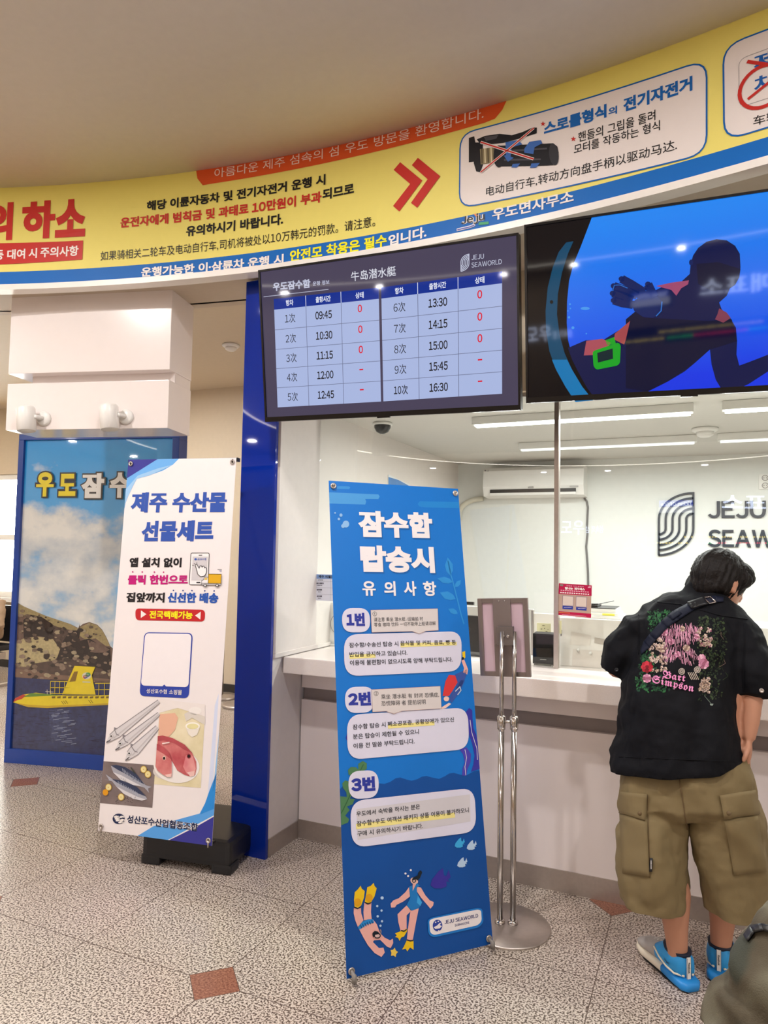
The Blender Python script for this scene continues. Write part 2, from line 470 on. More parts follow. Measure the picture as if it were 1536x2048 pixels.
def arc(r, t0, t1, n): return [V((HALL_C.x + r * cos(radians(t0 + (t1 - t0) * i / n)), HALL_C.y + r * sin(radians(t0 + (t1 - t0) * i / n)), 0)) for i in range(n + 1)]
def ringwall(mb, r0, r1, z0, z1, t0, t1, n=60):
    a, b = arc(r0, t0, t1, n), arc(r1, t0, t1, n); vs = []; fs = []
    for i in range(n + 1):
        for p, z in ((a[i], z0), (b[i], z0), (b[i], z1), (a[i], z1)): vs.append((p.x, p.y, z))
    for i in range(n):
        k = 4 * i
        for j in range(4): fs.append((k + j, k + (j + 1) % 4, k + 4 + (j + 1) % 4, k + 4 + j))
    fs += [(0, 1, 2, 3), tuple(4 * n + j for j in (3, 2, 1, 0))]
    mb.add(vs, fs); return mb
struct('ceiling', MB().cyl(HALL_C + V((0, 0, CEIL)), HALL_R + .02, .06, n=120), CEILM)
# fascia that carries the printed band, its rounded lip, the flat soffit behind it and the riser to the rear ceiling
ring = MB().use(CREAM); ringwall(ring, HALL_R + .004, HALL_R + .09, SOFF, CEIL + .05, 40, 140, 90)
fasc = struct('wall_fascia', ring)
lip = MB().use(mat('white_trim', 'F0EBE4', .35)); ringwall(lip, HALL_R - .012, HALL_R + .06, SOFF - .028, SOFF + .002, 40, 140, 90)
struct('trim_1', lip)
sf = MB(); ringwall(sf, HALL_R + .05, 7.28, SOFF, SOFF + .05, 88, 140, 60); ringwall(sf, HALL_R + .05, 8.7, SOFF, SOFF + .05, 40, 88, 50)
ringwall(sf, 7.26, 7.34, SOFF, 3.4, 95, 140, 50)
struct('ceiling_soffit', sf, mat('soffit_paint', 'C4B5A2', .6, bump=.05))
# rear part of the hall, left
cr_ = MB(); ringwall(cr_, 7.27, 15.5, 3.27, 3.4, 94, 172, 60); struct('ceiling_rear', cr_, CREAM)
wb = MB()
wx0, wx1, wz0, wz1 = -12.2, onY(33, 1000, 6.27).x + .05, .86, 2.42
wb.box((-13, 6.27, 0), (wx0, 6.45, 3.35)); wb.box((wx1, 6.27, 0), (-1.9, 6.45, 3.35)); wb.box((wx0, 6.27, 0), (wx1, 6.45, wz0)); wb.box((wx0, 6.27, wz1), (wx1, 6.45, 3.35))
struct('wall_rear', wb, CREAM)
wf = MB().use(WHITEP)
for z in (wz0, 1.58, wz1 - .07): wf.box((wx0, 6.3, z), (wx1, 6.38, z + .07))
for x in (wx0, wx0 + 1.3, wx0 + 2.6, wx1 - .07): wf.box((x, 6.305, wz0), (x + .07, 6.375, wz1))
wf.box((wx0 - .05, 6.2, wz0 - .05), (wx1 + .05, 6.29, wz0))
w1 = struct('window_1', wf)
MB().box((wx0 + .02, 6.335, wz0 + .03), (wx1 - .02, 6.345, wz1 - .03)).build('glass_pane', w1, GLASS)
struct('wall_left', MB().box((-13.2, -.8, 0), (-13, 6.45, 3.4)).box((-13.2, -.8, 0), (-7.25, -.6, 3.4)), CREAM)
bk = MB(); ringwall(bk, HALL_R, HALL_R + .15, 0, CEIL + .05, 150, 405, 120); struct('wall_back', bk, mat('back_wall_paint', 'A8957E', .7))
struct('baseboard_rear', MB().box((wx1 - 1, 6.25, 0), (-2.16, 6.27, .09)), mat('dark_skirting', '2B2725', .5))

# partition between hall and ticket office, blue glossy panel on its end
pw = MB().box((-2.14, 3.03, 0), (-1.953, 6.1, 3.3)); wp = struct('wall_partition', pw, WALLW)
MB().box((-2.154, 3.01, .0), (-1.947, 3.03, 2.897), bev=.001).build('end_panel', wp, BLUEG, 'glossy dark blue panel over the end of the partition')
struct('baseboard_partition', MB().box((-1.953, 3.035, 0), (-1.947, 3.318, .088)), STEEL)
fr = MB().use(WALLW)
fr.box((-1.953, 3.04, .99), (-1.938, 3.055, 2.5)); fr.box((-1.953, 3.04, .968), (-1.938, 3.62, .988))
struct('trim_2', fr)
OY, GY = 5.95, 3.47
OFFW = mat('office_wall_paint', 'E4E6E2', .55, bump=.03)
struct('wall_office', MB().box((-2.1, OY, 0), (3.2, OY + .15, 2.6)), OFFW)
struct('wall_right', MB().box((3.0, .7, 0), (3.2, OY + .05, CEIL + .05)), OFFW)
struct('ceiling_office', MB().box((-1.953, GY + .016, 2.29), (3.0, OY, 2.36)), mat('office_ceiling', 'D6D3CC', .7, bump=.05))

struct('wall_bulkhead', MB().box((-1.953, GY - .05, 2.305), (3.0, GY + .2, SOFF + .02)), CREAM)

# ticket windows: panes, mullions, head rail
wn = thing('window_2', '', '', (-.66, GY, .964)); del wn['label'], wn['category']; wn['kind'] = 'structure'
mull = onz(1111, 1338, .964)
for a, b in ((-1.95, mull.x - .008), (mull.x + .008, 1.1), (1.12, 2.98)):
    MB().box((a, GY - .004, .966), (b, GY + .004, 2.285)).build('glass_pane', wn, GLASS)
for x in (mull.x, 1.11):
    MB().use(STEEL).box((x - .012, GY - .012, .964), (x + .01, GY + .03, 2.285), bev=.002).build('mullion', wn, None, 'slim polished steel post')
MB().box((-1.953, GY - .015, 2.285), (3.0, GY + .015, 2.305)).build('head_rail', wn, STEEL)

# counter
ct = thing('ticket_counter', 'long white ticket counter with speckled stone worktop and grey recessed band', 'counter', (.5, 3.4, 0))
STONE = mat('speckled_stone', 'EFE6E0', .22, var=.09, vs=420)
tp = MB().box((-1.9462, 3.127, .882), (2.98, 3.98, .964), bev=.006).build('worktop', ct, STONE)
CFW = mat('counter_white', 'EBE1DF', .3, var=.03, vs=3)
MB().box((-1.9462, 3.32, .78), (2.98, 3.4, .883)).build('upper_strip', ct, CFW)
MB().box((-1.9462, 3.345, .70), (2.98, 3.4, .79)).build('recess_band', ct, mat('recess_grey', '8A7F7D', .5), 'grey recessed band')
MB().box((-1.9462, 3.32, .0), (2.98, 3.4, .717)).build('front_panel', ct, CFW)
MB().box((-1.9462, 3.314, .0), (2.98, 3.3205, .095)).build('baseboard', ct, STEEL, 'brushed steel kickplate')

# ceiling block over the display, with a groove (hangs from the soffit)
A = V((-3.565, 2.742, 0)); T = V((.969, .248, 0)).normalized(); Nf = V((T.y, -T.x, 0)); EY = -Nf
bx = lambda mb, a, b, bev=0: mb.box(a, b, T, EY, A, bev)
GLW = mat('white_gloss_panel', 'EFE6E2', .22, coat=.25, var=.015)
blk = MB(); bx(blk, (0, 0, 2.472), (.975, .27, SOFF + .01), .003); bx(blk, (0, 0, 2.152), (.975, .27, 2.415), .003); bx(blk, (.1, .075, 2.16), (.97, .27, SOFF))
bo = struct('wall_block', blk, GLW)

# two spotlights on the block
def spotlight(u, z, label):
    b = A + T * u + V((0, 0, z)) + Nf * .001
    t = thing('spotlight', label, 'spotlight', b, 'spotlights on the white block')
    MB().lathe(b, [(.041, 0), (.041, .008), (.034, .016), (.01, .018)], Nf).build('wall_plate', t, WHITEP)
    e = b + Nf * .07 - T * .012
    MB().use(WHITEP).tube([b + Nf * .01, b + Nf * .055 - T * .01, e], .012, 10).build('arm', t)
    ax = V((.12, 0, -1)).normalized()
    c = e - T * .05 - ax * .05
    body = MB().lathe(c, [(.015, -.012), (.02, -.008), (.043, -.004), (.049, .008), (.049, .13), (.045, .132), (.043, .10), (.02, .09)], ax)
    body.build('lamp_body', t, WHITEP)
    MB().lathe(c, [(.042, .102), (.040, .106)], ax).build('lens', t, mat('spot_lens', 'FFF3DC', .2, emit=1.2))
spotlight(.24, 2.212, 'white cylinder spotlight on the left of the white block')
spotlight(.735, 2.214, 'white cylinder spotlight on the right of the white block')

# ceiling lights
lens = mat('downlight_lens', 'FFF1DE', .3, emit=9)
R2 = mat('led_line', 'FFF6E8', .3, emit=9)
dl0 = None
angs = [(70, 5.5), (90, 5.45), (110, 5.5), (132, 5.6), (150, 5.8), (167, 5.9), (184.7, 5.96), (204.4, 5.98), (225, 6.0), (250.5, 6.05), (264.1, 5.82), (284.9, 5.45), (305, 5.6), (325, 5.8), (345, 5.8), (5, 5.8), (26, 5.8), (48, 5.8)]
for i, (an, r) in enumerate(angs):
    p = HALL_C + V((r * cos(radians(an)), r * sin(radians(an)), CEIL))
    if dl0 is None:
        dl0 = thing('downlight', 'round recessed downlight in the hall ceiling', 'light', p, 'ceiling downlights')
        MB().lathe(p, [(.085, 0), (.085, -.006), (.07, -.008), (.066, -.002)]).build('rim', dl0, WHITEP)
        MB().lathe(p, [(.066, -.001), (.066, -.004)]).build('lens', dl0, lens)
    else:
        d = copy_tree(dl0); d.location = p; WL[d.name] = p
    area('downlight_light', p + V((0, 0, -.012)), .13, DOWNLIGHT_W)
lr = MB(); ringwall(lr, 4.84, 4.87, CEIL - .012, CEIL + .001, 146, 400, 120)
tag(lr.build('light_strip', None, R2), 'thin white light line curving round the hall ceiling', 'light')

# office lights
FIX = mat('tube_lens', 'FDFFFA', .3, emit=7)
FIX2 = mat('tube_lens_soft', 'FDFFFA', .3, emit=1.1)
def linear(p0, p1, w, label, on=True):
    p0, p1 = V(p0), V(p1); ex = (p1 - p0).normalized(); L = (p1 - p0).length
    t = thing('linear_light', label, 'light', (p0 + p1) / 2, 'linear lights on the office ceiling')
    ey = V((0, 0, 1)).cross(ex)
    MB().box((0, -w, -.045), (L, w, 0), ex, ey, p0, .004).build('housing', t, WHITEP)
    MB().box((.015, -w * .8, -.055), (L - .015, w * .8, -.0455), ex, ey, p0, .003).build('diffuser', t, FIX if on else FIX2)
    if True:
        a = area('linear_light_lamp', (p0 + p1) / 2 + V((0, 0, -.06)), L, OFFICE_W * (.75 if on else .62), (.98, 1, .99), w * 2); a.rotation_euler = (0, 0, atan2(ex.y, ex.x))
linear((-1.20, 3.93, 2.289), (-.03, 3.93, 2.289), .035, 'bright linear office light close behind the glass, left of the post')
linear((.1, 3.93, 2.289), (1.27, 3.93, 2.289), .035, 'bright linear office light behind the glass at the right edge')
linear((-1.17, 4.94, 2.289), (-.02, 4.94, 2.289), .03, 'linear office light farther back, left of the ceiling detector', False)
linear((.1, 4.94, 2.289), (1.25, 4.94, 2.289), .03, 'linear office light farther back, right of the ceiling detector', False)

# added fill panels that brighten the waiting area, hidden behind the white block
for x, y in ((-5.0, 4.5), (-8.4, 3.8)):
    t = thing('added_fill_panel', 'added fill light, a flat square panel out of view on the rear ceiling', 'light', (x, y, 3.27), 'added rear ceiling fill lights')
    MB().use(WHITEP).box((x - .3, y - .3, 3.245), (x + .3, y + .3, 3.27), bev=.004).build('frame', t); MB().use(FIX).box((x - .27, y - .27, 3.238), (x + .27, y + .27, 3.2445)).build('diffuser', t)
    area('added_fill_lamp', (x, y, 3.23), .5, 55, (1, .96, .92), .5)
# ================================================================== printed band round the fascia
CY = Cyl(HALL_C, HALL_R)
CA, CB, CC = K(0, 300, 2.9538), K(380, 180, 2.4), K(900, 0, 2.4151)
RED, BLU, WHT, BLK = ink('C8312B'), ink('1464B4'), ink('F2ECE8'), ink('1D1D1F')
CNAVY = ink('2A3560')
bn = thing('wall_banner', 'long yellow and blue printed band curving round under the ceiling', 'banner', CY.w((-.8, SOFF)))
p = Print(CY, .0008)
p.poly([(-3.4, 2.984), (2.9, 2.984), (2.9, CEIL), (-3.4, CEIL)], ink('F0E27A', .5), 0, uv=True); p.build('yellow_field', bn)
p = Print(CY, .0008)
p.poly([(-3.4, SOFF + .002), (2.9, SOFF + .002), (2.9, 2.9845), (-3.4, 2.9845)], ink('0868BE', .5), 1, uv=True); p.build('blue_strip', bn, 'blue strip along the lower edge')
p = Print(CY, .0008)
p.poly([CB(30, 384)[0], *CB(36, 425, 62, 458, 95, 452, 1415, 158, 1465, 138, 1500, 95, 1525, 42)], ink('DE5A2A'), 2); p.build('orange_tab', bn, 'orange tab with white handwriting')
def rbox(k, pts, r, line, fill, nm, lab, w=.006):
    q = Print(CY, .0008); q.poly(k(*pts), fill, 2, r=r); q.ring(k(*pts), line, w, 3, r=r); q.build(nm, bn, lab)
rbox(CC, (50, 648, 1240, 288, 1240, 742, 46, 1006), .07, BLU, ink('EDE4E0'), 'notice_box', 'white rounded box with the throttle grip picture')
q = [CY.uv(CC(1320, 212)[0]), CY.uv(CC(1320, 682)[0])]
p = Print(CY, .0008); bx2 = [(q[0][0], q[1][1]), (q[0][0] + 1.5, q[1][1]), (q[0][0] + 1.5, q[0][1] - .01), (q[0][0], q[0][1] - .01)]
p.poly(bx2, ink('EDE4E0'), 2, r=.07, uv=True); p.ring(bx2, BLU, .006, 3, r=.07, uv=True)
i0, i1 = CY.uv(CC(1395, 288)[0]), CY.uv(CC(1395, 522)[0])
p.ring([(i0[0], i1[1]), (i0[0] + .6, i1[1]), (i0[0] + .6, i0[1]), (i0[0], i0[1])], ink('9A9796'), .002, 3, r=.03, uv=True); p.build('notice_box', bn, 'second white rounded box cut by the frame edge')
p = Print(CY, .0008); L = 4
H = .035; Bd = .028
# red headline
for s, x0, y0, x1, y1, h in (('의', -92, 540, 72, 532, 222), ('하', 126, 530, 322, 520, 222), ('소', 325, 520, 503, 511, 222)): p.tx(CA, s, x0, y0, x1, y1, h, RED, .05, L)
p.poly(CA(-60, 553, 493, 536, 488, 648, -60, 680), RED, L)
for s, x0, y0, x1, y1, h in (('등', -32, 652, 22, 650, 58), ('대여', 44, 648, 150, 643, 58), ('시', 170, 641, 220, 639, 58), ('주의사항', 240, 637, 465, 626, 60)): p.tx(CA, s, x0, y0, x1, y1, h, WHT, .03, L + 1)
def long(s, a, b, h, m, w, L=4):
    return p.text(s, a, b, (a[0], a[1] - h), m, w, L)
a1 = lambda k, x, y: k(x, y)[0]
long('해당 이륜자동차 및 전기자전거 운행 시', a1(CA, 868, 361), a1(CB, 651, 455), 19.5, BLK, .035)
long('운전자에게 범칙금 및 과태료 10만원이 부과', a1(CA, 712, 462), a1(CB, 632, 540), 20.5, RED, .035)
long('되므로', a1(CB, 637, 530), a1(CB, 788, 500), 22, BLK, .035)
long('유의하시기 바랍니다.', a1(CA, 1100, 513), a1(CB, 447, 646), 21, BLK, .035)
long('如果骑相关二轮车及电动自行车,司机将被处以10万韩元的罚款。请注意。', a1(CA, 595, 657), a1(CB, 890, 657), 19.5, BLK, 0)
long('운행가능한 이·삼륜차 운행 시', a1(CA, 835, 752), a1(CB, 450, 836), 19, WHT, .035)
YEL = ink('F5EC22')
long('안전모 착용은 필수', a1(CB, 480, 828), a1(CB, 945, 752), 24, YEL, .035)
long('입니다.', a1(CB, 953, 752), a1(CB, 1136, 708), 22, WHT, .035)
long('아름다운 제주 섬속의 섬 우도 방문을 환영합니다.', a1(CB, 118, 425), a1(CB, 1410, 138), 19, ink('F8E4DA'), -.006)
p.poly(CB(1010, 348, 1116, 436, 1006, 584, 976, 558, 1058, 452, 979, 385), RED, L); p.poly(CB(1095, 327, 1202, 415, 1092, 566, 1062, 543, 1142, 430, 1066, 362), RED, L)
long('스로틀형식', a1(CC, 455, 656), a1(CC, 757, 568), 26, BLU, .045); long('의', a1(CC, 766, 562), a1(CC, 808, 550), 16, BLU, .03)
long('전기자전거', a1(CC, 838, 545), a1(CC, 1172, 438), 28, BLU, .045)
long('핸들의 그립을 돌려', a1(CC, 620, 690), a1(CC, 993, 582), 20, BLK, .008); long('모터를 작동하는 형식', a1(CC, 600, 747), a1(CC, 1015, 630), 19, BLK, .008)
long('电动自行车,转动方向盘手柄以驱动马达.', a1(CC, 175, 953), a1(CC, 1097, 727), 20, BLK, .004)
def star(c, r, m, L):
    p.poly([(c[0] + (r if i % 2 == 0 else r * .42) * sin(i * pi / 5), c[1] - (r if i % 2 == 0 else r * .42) * cos(i * pi / 5)) for i in range(10)], m, L)
star(a1(CC, 450, 600), 5.4, RED, L); star(a1(CC, 597, 673), 5.8, RED, L)
long('우도면사무소', a1(CC, 205, 1068), a1(CC, 598, 978), 24, WHT, .025)
for m, w, LL in ((WHT, .09, L), (BLK, .03, L + 1)): long('Jeju', a1(CC, 54, 1096), a1(CC, 168, 1074), 20, m, w, LL)
p.line(CC(34, 1112, 100, 1096, 122, 1086), WHT, .012, L); p.line(CC(36, 1112, 100, 1097, 120, 1088), ink('5A68B8'), .006, L + 1); p.line(CC(140, 1082, 188, 1078), ink('2F9E63'), .012, L)
p.poly(CC(128, 1050, 118, 1038, 122, 1032, 128, 1037, 134, 1030, 139, 1036), ink('F08A3C'), L)
BL2 = ink('1E5FAE')
p.text('제', *CC(1468, 348, 1580, 312, 1464, 272), BL2, .03, L); p.line(CC(1436, 300, 1560, 318), RED, .012, L + 1)
p.text('차', *CC(1470, 452, 1570, 420, 1468, 378), BL2, .03, L)
c = CY.uv(a1(CC, 1512, 420)); rr = .075
p.ring([(c[0] + rr * cos(t * pi / 14), c[1] + rr * sin(t * pi / 14)) for t in range(28)], RED, .013, L + 1, uv=True); p.line(CC(1440, 482, 1580, 370), RED, .010, L + 2)
p.text('车辆', *CC(1466, 612, 1590, 578, 1464, 565), BLK, .004, L)
p.build('lettering', bn)
# picture of the throttle grip, crossed out
p = Print(CY, .0008); DK, DK2, AR = ink('1B1A1F'), ink('35343A'), ink('3E6BB8')
p.poly(CC(92, 668, 118, 660, 124, 690, 150, 690, 150, 720, 122, 722, 120, 782, 92, 786), DK, 4)
p.poly(CC(130, 675, 170, 658, 240, 648, 300, 655, 350, 640, 400, 618, 421, 618, 420, 646, 335, 672, 260, 692, 205, 698, 150, 700), DK, 4)
p.poly(CC(165, 664, 235, 654, 225, 672, 175, 684), ink('4A4950'), 5)
p.poly(CC(118, 705, 160, 700, 160, 800, 148, 833, 128, 830, 116, 790), DK, 4)
p.poly(CC(146, 722, 226, 712, 228, 786, 150, 796), ink('8E8160'), 5)
for i in range(5): p.poly(CC(152 + i * 15, 722 - i * 2, 158 + i * 15, 721 - i * 2, 160 + i * 15, 792 - i * 2, 154 + i * 15, 793 - i * 2), ink('D8CDA8' if i % 2 else '544A36'), 6)
p.ell(a1(CC, 238, 758), 11, 22, DK, 6); p.poly(CC(240, 706, 500, 694, 520, 710, 526, 740, 518, 775, 500, 800, 470, 802, 240, 806), DK, 5)
p.ell(a1(CC, 503, 748), 9.5, 22, DK2, 6, rot=-.12); p.poly(CC(262, 728, 470, 716, 470, 724, 262, 738), ink('4C4A52'), 6); p.poly(CC(262, 770, 440, 768, 440, 776, 262, 780), ink('4C4A52'), 6)
p.poly(CC(270, 690, 330, 680, 352, 700, 300, 715, 295, 760, 310, 765, 282, 785, 262, 755, 272, 752), AR, 7); p.poly(CC(385, 688, 440, 680, 448, 695, 410, 715, 405, 748, 360, 740, 362, 720), AR, 7)
p.poly(CC(305, 795, 340, 793, 326, 812, 298, 812), AR, 7); p.poly(CC(395, 793, 436, 790, 418, 812, 388, 814), AR, 7)
for a in ((150, 690, 406, 772), (150, 836, 408, 622)): p.line(CC(*a), WHT, .011, 8); p.line(CC(*a), RED, .006, 9)
p.build('grip_picture', bn, 'picture of a black throttle grip crossed out in red')

# ================================================================== screens
def tvframe(center, label, w=1.23):
    yaw, til, rol = .016, .162, -.017; h = w * .575
    ex = V((cos(yaw), sin(yaw), 0)); n = V((sin(yaw), -cos(yaw), 0)); ey = V((0, 0, 1)) * cos(til) + n * sin(til)
    e1 = ex * cos(rol) + ey * sin(rol); e2 = ey * cos(rol) - ex * sin(rol); nn = e1.cross(e2)
    c = V(center); t = thing('wall_screen', label, 'screen', c - e2 * h / 2)
    b = .009
    mb = MB().use(BLACKP); mb.box((-w / 2, -h / 2, -.045), (w / 2, h / 2, -.004), e1, e2, c, .004); mb.build('housing', t)
    mb = MB().use(mat('bezel_gloss', '0B0B0D', .15))
    for x0, y0, x1, y1 in ((-w / 2, -h / 2, w / 2, -h / 2 + .022), (-w / 2, h / 2 - b, w / 2, h / 2), (-w / 2, -h / 2 + .022, -w / 2 + b, h / 2 - b), (w / 2 - b, -h / 2 + .022, w / 2, h / 2 - b)): mb.box((x0, y0, -.004), (x1, y1, .004), e1, e2, c)
    mb.box((-.03, -h / 2 - .006, -.01), (.03, -h / 2 + .004, .003), e1, e2, c); mb.build('bezel', t)
    top = c - nn * .045 + e2 * .05
    for s in (-.2, .2):
        q = top + e1 * s; MB().use(BLACKP).box((-.02, -.15, -.012), (.02, .2, 0), e1, e2, q).tube([q - nn * .006, V((q.x, GY - .06, q.z + .02))], .016, 8).build('mount', t)
    return t, Plane(c - nn * .003, e1, e2, nn), w, h
tv1, S1, w, h = tvframe((-1.283, 2.802, 2.456), 'wall screen showing the blue sailing timetable, on the left', )
X0, X1, Y0, Y1 = -w / 2 + .009, w / 2 - .009, -h / 2 + .022, h / 2 - .009
E1 = .62
sc = Print(S1, .0006); sc.poly([(X0, Y0), (X1, Y0), (X1, Y1), (X0, Y1)], px_('57506C', .62), 0, uv=True)
TV = K(500, 440, 2.7429)
cell, head, grid, sw, st, sr = px_('B9C9F6', .78), px_('1238A6', .7), px_('8E97BD', .5), px_('EEF2FF', .9), px_('141418', .3), px_('E01030', .9)
cell2 = px_('A9B8EC', .74)
def quadpt(Q, u, v):
    a, b, c, d = [V(q) for q in Q]; return tuple((a * (1 - u) + b * u) * (1 - v) + (d * (1 - u) + c * u) * v)
LQ = [S1.uv(q) for q in TV(131, 434, 706, 371, 719, 996, 152, 1028)]; RQ = [S1.uv(q) for q in TV(720, 370, 1383, 281, 1383, 953, 732, 995)]
def table(Q, cols, rows):
    q = lambda u, v: quadpt(Q, u, v)
    sc.poly([q(0, 0), q(1, 0), q(1, 1), q(0, 1)], cell, 1, uv=True)
    sc.poly([q(0, 0), q(1, 0), q(1, rows[0]), q(0, rows[0])], head, 2, uv=True)
    for r in rows[1:-1]: sc.line([q(0, r), q(1, r)], grid, .0022, 3, uv=True)
    for c in cols[1:-1]:
        sc.line([q(c, 0), q(c, rows[0])], sw, .0025, 3, uv=True); sc.line([q(c, rows[0]), q(c, 1)], grid, .0025, 3, uv=True)
    def put(s, col, r0, r1, hh, m, wgt, ww):
        cx = (cols[col] + cols[col + 1]) / 2; y = (r0 + r1) / 2; a, b = q(0, 0), q(1, 0); W_ = (V(b) - V(a)).length; H_ = (V(q(0, 1)) - V(a)).length
        du, dv = ww / W_ / 2, hh / H_ / 2
        sc.text(s, q(cx - du, y + dv), q(cx + du, y + dv), q(cx - du, y - dv), m, wgt, 4, uv=True)
    return put
rows = [.097, .282, .462, .640, .818, 1.0]
pl = table(LQ, [0, .318, .655, 1], rows); pr = table(RQ, [0, .317, .652, 1], rows)
for pt, data in ((pl, (('1次', '09:45', '0'), ('2次', '10:30', '0'), ('3次', '11:15', '0'), ('4次', '12:00', '-'), ('5次', '12:45', '-'))), (pr, (('6次', '13:30', '0'), ('7次', '14:15', '0'), ('8次', '15:00', '0'), ('9次', '15:45', '-'), ('10次', '16:30', '-')))):
    for i, hd in enumerate(('항차', '출항시간', '상태')): pt(hd, i, 0, rows[0], .027, sw, .025, (.04, .076, .04)[i])
    for r, (a, b, c_) in enumerate(data):
        pt(a, 0, rows[r], rows[r + 1], .042, st, .0 if a != '10次' else .012, .055 if len(a) == 2 else .066); pt(b, 1, rows[r], rows[r + 1], .036, st, .02, .084)
        r1 = rows[r + 1] - .05
        if c_ == '0': pt(c_, 2, rows[r], r1, .034, sr, .025, .021)
        else: pt(c_, 2, rows[r], r1, .006, sr, .01, .019)
def tvt(s, k, bl, br, h_, m, w_, S=sc): S.text(s, k(*bl)[0], k(*br)[0], k(bl[0], bl[1] - h_)[0], m, w_, 4)
tvt('우도잠수함', TV, (128, 392), (334, 372), 48, px_('C9CDE6', .8), .045); tvt('운항 정보', TV, (346, 362), (438, 352), 24, px_('C9CDE6', .8), .025)
sc.line(TV(76, 422, 432, 381), px_('C9CDE6', .7), .003, 4)
tvt('牛岛潜水艇', TV, (556, 338), (802, 306), 54, px_('E6E8F4', .85), .008)
LG = px_('D5DAF0', .85)
tvt('JEJU', TV, (1216, 220), (1284, 212), 26, LG, .0); tvt('SEAWORLD', TV, (1216, 262), (1382, 242), 27, LG, .0)
def seal(S, Q, m, w_, L):                       # the rounded emblem: seven flowing bands inside a cut oval
    q = lambda u, v: quadpt(Q, u, v)
    n = 12
    out = [q(0, 1), q(0, .42)] + [q(1 - cos(t * pi / 2 / n), .42 - .42 * sin(t * pi / 2 / n)) for t in range(1, n + 1)] + [q(1, .58)] + [q(cos(t * pi / 2 / n), .58 + .42 * sin(t * pi / 2 / n)) for t in range(1, n + 1)]
    S.ring(out, m, w_, L, uv=True)
    for x in (.2, .4, .6, .8):                  # S-shaped bands: wide arc above, narrow arc below, and the reverse
        r = 1 - x
        S.line([q(1 - r * cos(t * pi / 2 / n), .42 - .42 * r * sin(t * pi / 2 / n)) for t in range(n, -1, -1)] + [q(x * cos(t * pi / 2 / n), .58 + .42 * x * sin(t * pi / 2 / n)) for t in range(0, n + 1)], m, w_, L, uv=True)
seal(sc, [S1.uv(q) for q in TV(1158, 194, 1202, 188, 1202, 276, 1158, 282)], LG, .0030, 4)
sc.build('screen', tv1, 'lit screen with the timetable table')

tv2, S2, w, h = tvframe((-.649 + .615 + .004, 2.823, 2.462), 'wall screen showing a waving diver under blue water, on the right')
T2 = K(1020, 360, 2.9767)
sc = Print(S2, .0006); q2 = lambda u, v: (X0 + (X1 - X0) * u, Y0 + (Y1 - Y0) * v)
def band_mat():
    m = bpy.data.materials.new('screen_water'); m.use_nodes = True; nt = m.node_tree; b = nt.nodes['Principled BSDF']; tc = nt.nodes.new('ShaderNodeTexCoord')
    sp = nt.nodes.new('ShaderNodeSeparateXYZ'); nt.links.new(tc.outputs['Generated'], sp.inputs[0])
    cr = nt.nodes.new('ShaderNodeValToRGB'); e = cr.color_ramp.elements; e[0].color = (*lin('0A38F0'), 1); e[1].color = (*lin('1E8CFF'), 1); e[0].position = .1; e[1].position = .95
    nt.links.new(sp.outputs[2], cr.inputs[0]); nt.links.new(cr.outputs[0], b.inputs['Emission Color']); b.inputs['Emission Strength'].default_value = .68
    b.inputs['Base Color'].default_value = (.005, .005, .005, 1); b.inputs['Roughness'].default_value = .04; b.inputs['Specular IOR Level'].default_value = .4; return m
sc.poly([q2(0, 0), q2(1, 0), q2(1, 1), q2(0, 1)], band_mat(), 0, uv=True)
dk = px_('0A0A16', .35)
sc.poly([(X0, Y1), (S2.uv(T2(487, 262)[0])[0], Y1)] + [S2.uv(z) for z in T2(420, 400, 378, 500, 352, 600, 340, 720, 338, 850, 345, 950, 370, 1050, 410, 1150, 460, 1240, 515, 1310)] + [(S2.uv(T2(500, 1310)[0])[0], Y0), (X0, Y0)], dk, 1, uv=True)
sc.poly(T2(378, 365, 335, 372, 290, 430, 255, 520, 225, 640, 212, 780, 215, 900, 235, 1020, 275, 1130, 330, 1230, 390, 1322, 495, 1312, 430, 1230, 370, 1130, 325, 1030, 295, 920, 280, 800, 285, 680, 310, 550, 345, 440), px_('0A5C86', .55), 2)
sc.poly(T2(275, 1130, 330, 1230, 390, 1322, 495, 1312, 430, 1230, 370, 1130, 340, 1070, 250, 1070), px_('1287CC', .7), 3)
sc.ell(T2(248, 727)[0], 3.4, 3.6, px_('06202C', .3), 4)
dv, dv2, pk, gr = px_('0A1C5E', .5), px_('0C2A78', .5), px_('C25A86', .6), px_('16B82A', .7)
sc.poly(T2(345, 1000, 450, 955, 560, 950, 640, 900, 690, 870, 740, 800, 860, 660, 920, 630, 1010, 615, 1070, 560, 1075, 500, 1090, 450, 1120, 405, 1170, 368, 1230, 353, 1290, 360, 1340, 392, 1368, 440, 1372, 520, 1365, 580, 1340, 625, 1310, 645, 1290, 690, 1245, 730, 1260, 770, 1310, 820, 1345, 880, 1352, 960, 1348, 1040, 1365, 1105, 1420, 1085, 1536, 1040, 1536, 1140, 1420, 1215, 1340, 1252, 1265, 1255, 1225, 1190, 1200, 1100, 1190, 1010, 1150, 1040, 1100, 1090, 1040, 1140, 940, 1200, 820, 1260, 800, 1290, 515, 1310, 460, 1240, 410, 1150, 370, 1070), dv, 3)
sc.poly(T2(1110, 500, 1240, 490, 1372, 530, 1365, 580, 1340, 625, 1300, 650, 1200, 660, 1120, 620), px_('0B1546', .45), 4)
sc.poly(T2(690, 830, 750, 780, 800, 820, 1000, 830, 1180, 840, 1320, 830, 1352, 960, 1190, 1010, 1100, 1090, 940, 1200, 820, 1260, 690, 1240), px_('091548', .42), 4)
sc.ell(T2(1078, 492)[0], 4, 6, dv2, 4)
